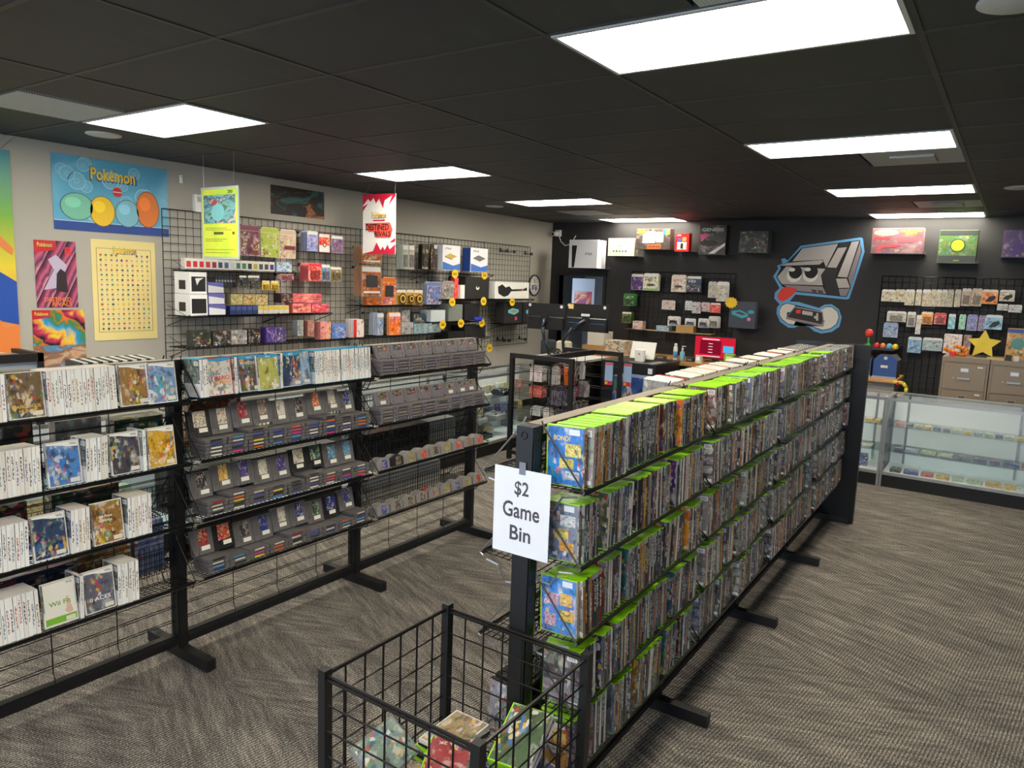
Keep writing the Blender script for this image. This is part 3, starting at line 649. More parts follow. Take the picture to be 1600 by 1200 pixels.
# far side of the left rack
for q in range(16): case('white' if q % 2 else 'black', LW(1.62 + q * .0225, .18, 1.3775), math.pi, 'case top leaning behind the first bay of the wall side rack', 'case tops behind the wall side rack', LEAN, .06, parts=False)
for q in range(48):
    case('black' if q < 34 else 'grey', LW(3.3 + q * .0215, .18, .7705), math.pi, 'dark case seen through the wires of the third bay', 'dark cases behind the third bay', LEAN, .04, parts=True)
for q in range(44): case('white', LW(3.3 + q * .0195, .18, .4675), math.pi, 'white topped case seen through the lowest wires of the third bay', 'white topped cases behind the third bay', LEAN, .03, parts=False)
for q in range(40): case('grey', LW(2.1 + q * .026, .18, .7705), math.pi, 'grey case laid behind the cartridge shelves', 'grey cases behind the cartridge bay', LEAN, .05, parts=False)
CARTX = []
for q in range(14): CARTX.append((2.12 + q * .083, .078, .13, .02, .462, [(120, 84, 50), (40, 40, 40), (150, 120, 80), (60, 70, 50), (110, 50, 46)][q % 5], 'flat picture pack number %s from the post' % ['one', 'two', 'three', 'four', 'five', 'six', 'seven', 'eight', 'nine', 'ten', 'eleven', 'twelve', 'thirteen', 'fourteen'][q]))
CART = CARTX + [(1.05, .1, .24, .07, 1.066, (200, 120, 120), 'pink and green carton'), (1.26, .3, .27, .08, 1.066, (44, 44, 46), 'black carton with faint picture'), (1.6, .2, .23, .06, 1.066, (120, 122, 120), 'grey flat carton'), (1.88, .24, .2, .08, 1.066, (38, 70, 52), 'dark green carton'),
        (1.2, .34, .2, .1, .765, (70, 64, 66), 'dark charcoal picture carton'), (1.62, .3, .2, .08, .765, (60, 72, 60), 'murky green carton'), (1.3, .5, .17, .1, .462, (40, 44, 84), 'navy carton with fine print'), (1.69, .25, .22, .1, .462, (132, 104, 60), 'tan carton with small lettering'),
        (1.91, .15, .27, .1, .462, (120, 136, 186), 'periwinkle blue carton'), (2.3, .3, .25, .12, 1.066, (110, 76, 48), 'brown wood look carton')]
b = MB(); b.box(-.5, .5, -.5, .5, 0, 1); UNIT = b.mesh('carton', PRINT)
for (x, w, h, d, z, c, lab) in CART:
    tag(ob('carton', UNIT, None, LW(x, .066 + d / 2, z + .005), (0, 0, 0), c, (w, d, h)), lab + ' behind the wall side rack', 'box', 'cartons behind the wall side rack')
# ------------------------------------------------------------------ cartridges
CGREY = plain('cartridge_grey', (100, 96, 96), .42, 0, .05, 30); CDARK = plain('cartridge_black', (30, 30, 31), .45); SGREY = plain('cartridge_warm_grey', (118, 112, 117), .42, 0, .05, 30); NGREY = plain('cartridge_light_grey', (138, 134, 130), .5)
STICK = plain('price_sticker', (232, 228, 214), .6)
def front_cart():          # tall cartridge, label to the right, finger ridges on the left
    b = MB(); w, h, t = .12, .133, .018
    b.box(-w / 2, w / 2, .003, t, 0, h); b.box(-w / 2, -w / 2 + .006, 0, .003, 0, h); b.box(w / 2 - .006, w / 2, 0, .003, 0, h)
    for i in range(4): x = -w / 2 + .009 + i * .006; b.box(x, x + .003, .0005, .003, .03, h - .002)
    b.box(-.02, w / 2 - .006, .0008, .003, 0, .035); b.box(-.022, -.02, 0, .003, 0, h); b.box(-.045, -.036, -.0005, .003, h - .02, h - .004)
    return b.mesh('cartridge_shell', CGREY), b.mesh('cartridge_shell', CDARK)
FC, FCB = front_cart()
b = MB(); b.box(-.019, .033, .0, .0014, .048, .129); FLAB = b.mesh('label', PRINT)
b = MB(); b.box(-.024, .024, -.002, -.0014, 0, .022); TAGM = b.mesh('price_sticker', STICK)
b = MB(); w = .12
b.box(-w / 2, w / 2, .007, .133, .001, .0165); b.box(-w / 2, -.034, 0, .007, .001, .0165); b.box(.038, w / 2, 0, .007, .001, .0165); b.box(-.034, .038, .001, .007, .0145, .0165); b.box(-.034, .038, .002, .007, .001, .003)
FLAT = b.mesh('cartridge_shell', CGREY)
b = MB(); b.box(-.028, .032, .0045, .0062, .0042, .0118); FLATLAB = b.mesh('end_label', TINT)
LABN = ['navy', 'indigo', 'orange', 'blue', 'red', 'charcoal', 'cream', 'green', 'violet', 'gold', 'sky blue', 'black', 'beige', 'brown']
ENDN = ['cream', 'cream', 'cream', 'black', 'black', 'lilac', 'sky blue', 'orange', 'pink', 'blue', 'yellow', 'red', 'cream', 'dark violet']
LABC = [(30, 60, 130), (40, 50, 120), (206, 90, 44), (36, 96, 160), (160, 44, 44), (50, 50, 58), (206, 196, 176), (50, 90, 70), (70, 60, 130), (206, 160, 60), (70, 140, 180), (30, 30, 36), (150, 130, 110), (120, 60, 40)]
ENDC = [(226, 220, 200), (226, 220, 200), (214, 206, 186), (44, 44, 46), (40, 40, 44), (80, 90, 160), (70, 150, 200), (226, 110, 50), (214, 60, 140), (40, 70, 150), (230, 210, 60), (160, 40, 50), (220, 216, 204), (70, 68, 80)]
ncol = lambda c: 'cream white grey black dark'.split()[0]
for li, stack in ((1, 5), (2, 4), (3, 3)):
    z = L_LV[li] + .003; nm = shelfname[li]
    x = 2.115; q = 0
    while x < 3.16:
        blk = (li == 1 and q == 0) or (li == 2 and q in (5, 6)) or (li == 3 and q in (1, 7))
        cols = [c for c in range(9) if abs(2.14 + c * .1245 - x) < .121]
        zz = z + max(stack + (1 if (c + li) % 4 == 3 else 0) for c in cols) * .0183 + .0005
        ci = random.randrange(len(LABC))
        o = tag(ob('game_cartridge', FCB if blk else FC, None, LW(x, -.082, zz), (-R(13), 0, random.uniform(-.02, .02))), 'upright %s cartridge with %s picture label on the %s cartridge shelf' % ('black' if blk else 'grey', LABN[ci], nm), 'cartridge', 'upright cartridges, %s label, %s shelf' % (LABN[ci], nm))
        lb = ob('label', FLAB, o, (0, 0, 0), (0, 0, 0), LABC[ci])
        if blk: lb.scale = (1.35, 1, 1.0); lb.location.x = -.006
        ob('price_sticker', TAGM, o, (.012 + random.uniform(-.006, .008), 0, .016 + random.uniform(0, .008)))
        x += .1235; q += 1
    x = 2.14; q = 0
    while x < 3.19:
        for s in range(stack + (1 if (q + li) % 4 == 3 else 0)):
            ei = random.randrange(len(ENDC))
            o = tag(ob('game_cartridge', FLAT, None, LW(x + random.uniform(-.003, .003), -TIP + .014 + random.uniform(-.003, .004), z + .001 + s * .0183), (-R(2.5), 0, random.uniform(-.012, .012))), 'flat piled grey cartridge with %s end label on the %s cartridge shelf' % (ENDN[ei], nm), 'cartridge', 'piled cartridges, %s end label, %s shelf' % (ENDN[ei], nm))
            ob('end_label', FLATLAB, o, (0, 0, 0), (0, 0, 0), ENDC[ei])
        x += .1245; q += 1
# wide cartridges of the third bay
def wide_cart():
    b = MB(); w, h, t = .134, .087, .02
    b.prism([(-w / 2, .012), (-w / 2 + .012, 0), (w / 2 - .012, 0), (w / 2, .012), (w / 2, h - .006), (w / 2 - .006, h), (-w / 2 + .006, h), (-w / 2, h - .006)], .004, t)
    b.box(-.044, .044, 0, .004, .028, h - .001); b.box(-.05, -.044, .0015, .004, .01, h); b.box(.044, .05, .0015, .004, .01, h); b.box(-.03, .03, .001, .004, .006, .02)
    for i in range(3): b.box(-w / 2 + .003, -.05, .002, .004, .03 + i * .018, .04 + i * .018); b.box(.05, w / 2 - .003, .002, .004, .03 + i * .018, .04 + i * .018)
    return b.mesh('cartridge_shell', SGREY)
WC = wide_cart()
b = MB(); b.box(-.04, .04, -.0012, 0, .045, .0845); WLAB = b.mesh('label', PRINT)
b = MB(); b.box(.012, .04, -.0018, -.0012, .047, .053); WRED = b.mesh('red_strip', plain('red_print', (200, 40, 48), .4))
b = MB(); w = .134
b.box(-w / 2, w / 2, .008, .087, .001, .018); b.box(-.044, .044, .002, .008, .005, .015); b.box(-w / 2, -.05, .0, .008, .001, .018); b.box(.05, w / 2, .0, .008, .001, .018)
WFLAT = b.mesh('cartridge_shell', SGREY)
b = MB(); b.box(-.036, .036, .001, .002, .007, .0125); WEND = b.mesh('end_label', TINT)
for li in (0, 1):
    z = L_LV[li] + .003; nm = shelfname[li]; x = 3.36
    for q in range(8):
        o = tag(ob('wide_cartridge', WC, None, LW(x + (.03 if q < 7 else .0), -.104, z + .1005), (-R(14), 0, random.uniform(-.02, .02))), 'wide grey cartridge standing upright with dark label on the %s shelf of the third bay' % nm, 'cartridge', 'upright wide cartridges, %s shelf' % nm)
        ob('label', WLAB, o, (0, 0, 0), (0, 0, 0), random.choice([(40, 34, 36), (60, 40, 30), (30, 34, 60), (70, 70, 40), (50, 50, 54), (44, 70, 50)])); ob('red_strip', WRED, o)
        if li == 1 and q in (0, 5, 6, 7): ob('price_sticker', TAGM, o, (.0, 0, .008))
        for s in range(5):
            f = tag(ob('wide_cartridge', WFLAT, None, LW(x + random.uniform(-.002, .002), -TIP + .012 + random.uniform(-.003, .004), z + .001 + s * .0198), (-R(2.5), 0, random.uniform(-.008, .008))), 'wide grey cartridge lying flat in a pile on the %s shelf of the third bay' % nm, 'cartridge', 'piled wide cartridges, %s shelf' % nm)
            ob('end_label', WEND, f, (0, 0, 0), (0, 0, 0), random.choice([(112, 106, 110), (120, 112, 108), (60, 56, 58), (150, 130, 90), (100, 96, 100), (90, 84, 88)]))
        x += .1375
# arched cartridges
def arch_cart(mat):
    b = MB(); w, h = .114, .074; P = [(-w / 2, 0), (w / 2, 0), (w / 2, h * .72)]
    for i in range(7): t = i / 6; P.append((w / 2 - .012 - t * (w - .024), h * .8 + math.sin(math.pi * t) * h * .2))
    P.append((-w / 2, h * .72))
    b.prism(P, .002, .018); b.box(-w / 2 + .006, w / 2 - .006, 0, .002, .004, h * .7)
    return b.mesh('cartridge_shell', mat)
AC, ACB, ACR = arch_cart(NGREY), arch_cart(CDARK), arch_cart(plain('cartridge_red', (196, 40, 44), .4))
b = MB(); b.box(-.012, .034, -.0012, 0, .006, .06); ALAB = b.mesh('label', PRINT)
for li in (2, 3):
    z = L_LV[li] + .003; nm = shelfname[li]; x = 3.33
    for q in range(9):
        for dp in range(3):
            m = ACB if (li == 2 and q == 1 and dp == 0) else (ACR if (li == 3 and q == 4 and dp == 2) else AC)
            o = tag(ob('arched_cartridge', m, None, LW(x + random.uniform(-.002, .002) - dp * .006, -TIP + .016 + dp * .02, z + .002 - dp * .0006), (-R(9), 0, random.uniform(-.02, .02))), ('black' if m is ACB else 'red' if m is ACR else 'pale grey') + ' round topped cartridge on the %s shelf of the third bay' % nm, 'cartridge', 'round topped cartridges, %s shelf' % nm)
            if dp == 0: ob('label', ALAB, o, (0, 0, 0), (0, 0, 0), random.choice([(180, 60, 40), (150, 140, 60), (60, 50, 44), (150, 110, 90), (206, 60, 50), (40, 70, 150), (90, 70, 60)]))
        x += .1265
WALL_LEFT_GOODS = [
 ('pack', 'album_pack', 'pack', 'dark plum hanging album pack with white figures beside the hanging card', (112, 58, 76), 4.369, 4.591, 2.14, 2.435, 0.22, 0.02, 1),
 ('pack', 'album_pack', 'pack', 'lime green hanging album pack', (168, 178, 92), 4.6, 4.813, 2.138, 2.43, 0.22, 0.02, 1),
 ('pack', 'album_pack', 'pack', 'cream hanging album pack with a maroon band', (205, 188, 170), 4.816, 5.018, 2.136, 2.423, 0.22, 0.02, 1),
 ('pack', 'folder_pack', 'pack', 'pale blue hanging folder pack with lavender picture', (150, 160, 205), 5.148, 5.286, 2.226, 2.433, 0.24, 0.018, 4),
 ('pack', 'folder_pack', 'pack', 'half red half white hanging folder pack', (205, 40, 45), 5.324, 5.473, 2.221, 2.415, 0.22, 0.02, 1),
 ('pack', 'folder_pack', 'pack', 'misty purple hanging folder pack', (120, 95, 125), 5.498, 5.66, 2.223, 2.409, 0.22, 0.02, 1),
 ('box', 'boxed_game', 'box', 'white and blue small box at the end of the white card row', (190, 205, 225), 4.801, 4.987, 1.996, 2.096, 0.2, 0.1, 1),
 ('pack', 'blister_pack', 'pack', 'bright red hanging blister pack', (205, 62, 70), 5.147, 5.322, 1.914, 2.101, 0.26, 0.02, 5),
 ('pack', 'blister_pack', 'pack', 'blue grey hanging blister pack', (120, 140, 165), 5.365, 5.478, 1.917, 2.095, 0.22, 0.02, 2),
 ('pack', 'blister_pack', 'pack', 'yellow edged charcoal hanging blister pack', (120, 110, 70), 5.481, 5.644, 1.919, 2.074, 0.22, 0.02, 2),
 ('pack', 'blister_pack', 'pack', 'pink hanging blister pack under the white card row', (190, 110, 125), 4.84, 5.006, 1.916, 1.985, 0.2, 0.02, 1),
 ('con', 'deck_case_box', 'box', 'upper white box with black square window and grey side', (236, 236, 236), 3.765, 3.928, 1.776, 1.969, 0.34, 0.24, 1),
 ('con', 'deck_case_box', 'box', 'lower white box with black square window and grey side', (232, 232, 232), 3.762, 3.933, 1.581, 1.773, 0.34, 0.24, 1),
 ('box', 'sleeve_box', 'box', 'topmost blue and white carton of the stack of three', (110, 112, 165), 3.963, 4.125, 1.784, 1.88, 0.3, 0.2, 1),
 ('box', 'sleeve_box', 'box', 'middle blue and white carton of the stack of three', (114, 114, 168), 3.965, 4.133, 1.683, 1.781, 0.3, 0.2, 1),
 ('box', 'sleeve_box', 'box', 'bottom blue and white carton of the stack of three', (106, 110, 162), 3.967, 4.143, 1.58, 1.68, 0.3, 0.2, 1),
 ('pack', 'strap_pack', 'pack', 'black hanging pack with pale round badges', (45, 48, 56), 4.351, 4.431, 1.834, 1.954, 0.22, 0.02, 1),
 ('pack', 'strap_pack', 'pack', 'black hanging pack with a white card window', (62, 62, 60), 4.448, 4.581, 1.824, 1.957, 0.22, 0.02, 1),
 ('pack', 'yellow_card_pack', 'pack', 'yellow and white small hanging card pack', (222, 190, 60), 4.621, 4.713, 1.813, 1.907, 0.2, 0.02, 1),
 ('pack', 'yellow_card_pack', 'pack', 'second yellow and white small hanging card pack', (216, 184, 52), 4.723, 4.821, 1.81, 1.906, 0.2, 0.02, 1),
 ('box', 'dice_tin', 'tin', 'cream tin with yellow label, nearest the blue cartons', (190, 178, 130), 4.226, 4.356, 1.676, 1.772, 0.26, 0.09, 1),
 ('box', 'dice_tin', 'tin', 'cream tin with yellow label, middle of three', (186, 172, 126), 4.36, 4.498, 1.675, 1.773, 0.26, 0.09, 1),
 ('box', 'dice_tin', 'tin', 'cream tin with yellow label, nearest the red tins', (192, 180, 132), 4.5, 4.64, 1.672, 1.771, 0.26, 0.09, 1),
 ('box', 'red_tin', 'tin', 'pink and red tin, upper one over the black block', (205, 110, 115), 4.951, 5.322, 1.691, 1.782, 0.26, 0.12, 1),
 ('box', 'red_tin', 'tin', 'black block with red corner beside the upper pink tin', (60, 40, 45), 4.802, 4.948, 1.69, 1.784, 0.26, 0.12, 1),
 ('box', 'red_tin', 'tin', 'pink and red tin, lower wide one', (208, 120, 122), 4.927, 5.167, 1.585, 1.684, 0.28, 0.12, 1),
 ('box', 'red_tin', 'tin', 'pink and red tin, lower one at the shelf end', (200, 98, 104), 5.175, 5.408, 1.579, 1.676, 0.28, 0.12, 1),
 ('box', 'deck_box', 'box', 'black deck box with green picture at the shelf end', (52, 56, 50), 3.802, 3.984, 1.298, 1.446, 0.3, 0.1, 3),
 ('box', 'deck_box', 'box', 'black deck box with yellow card window', (48, 46, 42), 4.005, 4.191, 1.293, 1.438, 0.3, 0.1, 2),
 ('box', 'deck_box', 'box', 'grey deck box with a pale picture', (140, 140, 140), 4.198, 4.368, 1.295, 1.435, 0.3, 0.1, 2),
 ('box', 'deck_box', 'box', 'black deck box with dull gold picture', (40, 40, 36), 4.385, 4.514, 1.289, 1.443, 0.3, 0.1, 1),
 ('box', 'booster_box', 'box', 'purple booster box with orange streak and teal base', (84, 66, 130), 4.592, 4.712, 1.291, 1.451, 0.3, 0.1, 3),
 ('box', 'booster_box', 'box', 'dark violet booster box with teal base', (76, 62, 112), 4.716, 4.826, 1.29, 1.45, 0.3, 0.1, 1),
 ('box', 'clear_case', 'case', 'pale grey clear case holding a small toy box', (150, 156, 156), 4.986, 5.064, 1.348, 1.509, 0.28, 0.08, 1),
 ('box', 'clear_case', 'case', 'clear case with red toy box beside the canister', (160, 120, 112), 5.122, 5.206, 1.339, 1.503, 0.28, 0.08, 1),
 ('box', 'canister_pack', 'tin', 'red and white canister stacked in two', (212, 150, 150), 5.292, 5.437, 1.295, 1.488, 0.28, 0.1, 1),
 ('box', 'figure_pack', 'pack', 'blue based white figure pack beside the red albums', (110, 135, 185), 5.449, 5.657, 1.299, 1.457, 0.28, 0.1, 1),
 ('box', 'red_album', 'book', 'red and white album with yellow lettering', (225, 215, 212), 5.744, 5.905, 1.298, 1.501, 0.3, 0.02, 4),
 ('pack', 'card_sleeve_pack', 'pack', 'silver blue tall sleeve pack', (150, 165, 190), 6.109, 6.214, 1.309, 1.568, 0.3, 0.02, 5),
 ('pack', 'fire_album', 'book', 'orange and gold tall album', (214, 120, 50), 6.33, 6.528, 1.3, 1.571, 0.28, 0.02, 2),
 ('box', 'figure_pack', 'pack', 'white and black small figure pack by the orange album', (140, 140, 140), 6.586, 6.735, 1.451, 1.591, 0.24, 0.05, 1),
 ('box', 'figure_pack', 'pack', 'clear grey figure pack on the lower shelf', (165, 165, 165), 6.546, 6.755, 1.301, 1.445, 0.28, 0.06, 1),
 ('box', 'figure_pack', 'pack', 'black and sky blue figure pack on the lower shelf', (52, 66, 76), 6.801, 7.045, 1.425, 1.542, 0.24, 0.06, 1),
 ('box', 'figure_pack', 'pack', 'white and teal figure pack, wide, lower row', (135, 160, 170), 6.765, 7.034, 1.295, 1.42, 0.28, 0.06, 1),
 ('box', 'figure_pack', 'pack', 'silver figure pack at the shelf end', (150, 165, 175), 7.042, 7.282, 1.303, 1.422, 0.28, 0.06, 1),
 ('pack', 'brown_pack', 'pack', 'brown and orange hanging pack, higher of two rows', (150, 88, 44), 5.859, 6.174, 2.127, 2.326, 0.3, 0.018, 5),
 ('pack', 'brown_pack', 'pack', 'brown and orange hanging pack with charcoal square, lower row', (152, 92, 48), 5.847, 6.158, 1.762, 2.098, 0.32, 0.018, 5),
 ('pack', 'brown_pack', 'pack', 'orange flame pack with charcoal square', (190, 110, 44), 6.164, 6.403, 1.659, 1.984, 0.32, 0.018, 1),
 ('box', 'brown_pack', 'pack', 'orange and brown pack lying under the flame pack', (156, 90, 40), 5.926, 6.166, 1.658, 1.746, 0.32, 0.06, 1),
 ('pack', 'gold_ring_pack', 'pack', 'gold ringed pack, first of three', (190, 150, 60), 6.43, 6.6, 1.656, 1.841, 0.3, 0.03, 1),
 ('pack', 'gold_ring_pack', 'pack', 'gold ringed pack, middle of three', (184, 144, 56), 6.605, 6.733, 1.655, 1.842, 0.3, 0.03, 1),
 ('pack', 'gold_ring_pack', 'pack', 'gold ringed pack, last of three', (194, 152, 62), 6.739, 6.892, 1.651, 1.84, 0.3, 0.03, 1),
 ('pack', 'hero_pack', 'pack', 'steel blue pack with white figures', (110, 125, 160), 6.965, 7.243, 1.661, 1.944, 0.3, 0.02, 3),
 ('pack', 'gun_pack', 'pack', 'grey picture pack next to the red strip', (140, 135, 132), 7.264, 7.503, 1.728, 1.96, 0.3, 0.03, 1),
 ('box', 'red_strip_box', 'box', 'narrow red upright box', (212, 60, 52), 7.508, 7.592, 1.728, 2.008, 0.3, 0.06, 1),
 ('box', 'white_unit', 'box', 'narrow white upright box beside the black console box', (225, 225, 222), 7.584, 7.68, 1.735, 1.913, 0.34, 0.1, 1),
 ('box', 'black_console_box', 'box', 'black console box with white emblem', (36, 36, 36), 7.7, 8.214, 1.735, 2.024, 0.34, 0.3, 1),
 ('box', 'guitar_box', 'box', 'white box with black guitar picture', (232, 232, 228), 8.361, 9.224, 1.735, 1.972, 0.34, 0.26, 1),
 ('box', 'headset_box', 'box', 'black box with teal picture under the guitar box', (40, 40, 40), 8.672, 9.113, 1.376, 1.681, 0.3, 0.16, 1),
 ('box', 'headset_box', 'box', 'black box with teal picture next to the monitors', (42, 42, 44), 9.16, 9.511, 1.359, 1.674, 0.3, 0.16, 1),
 ('pack', 'clear_tube_pack', 'pack', 'grey clear tube pack with green label', (176, 182, 172), 6.57, 6.663, 2.085, 2.371, 0.26, 0.02, 4),
 ('pack', 'clear_tube_pack', 'pack', 'grey clear tube pack with pink label', (186, 176, 174), 6.676, 6.773, 2.085, 2.374, 0.26, 0.02, 3),
 ('pack', 'dark_tube_pack', 'pack', 'black tall pack with olive picture', (52, 50, 34), 6.918, 7.031, 2.093, 2.404, 0.26, 0.02, 3),
 ('pack', 'dark_tube_pack', 'pack', 'black tall pack with orange picture', (70, 52, 36), 7.085, 7.204, 2.091, 2.414, 0.26, 0.02, 2),
 ('pack', 'dark_tube_pack', 'pack', 'black tall pack with blue picture', (46, 56, 74), 7.13, 7.2, 2.091, 2.415, 0.26, 0.02, 1),
 ('box', 'console_box', 'box', 'white console box with gold console and blue wave', (228, 228, 230), 7.208, 7.571, 2.093, 2.411, 0.34, 0.1, 1),
 ('box', 'console_box', 'box', 'white console box with grey console, blue wave and blue side', (226, 226, 230), 7.76, 8.143, 2.092, 2.406, 0.36, 0.14, 1),
 ('box', 'used_console', 'console', 'silver game console standing on edge', (190, 196, 200), 7.056, 7.339, 1.441, 1.587, 0.3, 0.18, 1),
 ('box', 'used_console', 'console', 'grey game console standing on edge', (122, 126, 122), 7.402, 7.697, 1.441, 1.658, 0.3, 0.22, 1),
 ('box', 'used_console', 'console', 'black game console beside the blue controller', (30, 30, 32), 7.734, 8.078, 1.442, 1.665, 0.3, 0.22, 1),
 ('box', 'used_console', 'console', 'black slim game console lying on the lower shelf', (24, 24, 26), 7.412, 7.74, 1.195, 1.3, 0.3, 0.24, 1),
 ('box', 'used_console', 'console', 'black wide game console at the lower shelf end', (28, 28, 30), 7.751, 8.226, 1.195, 1.367, 0.3, 0.24, 1),
]
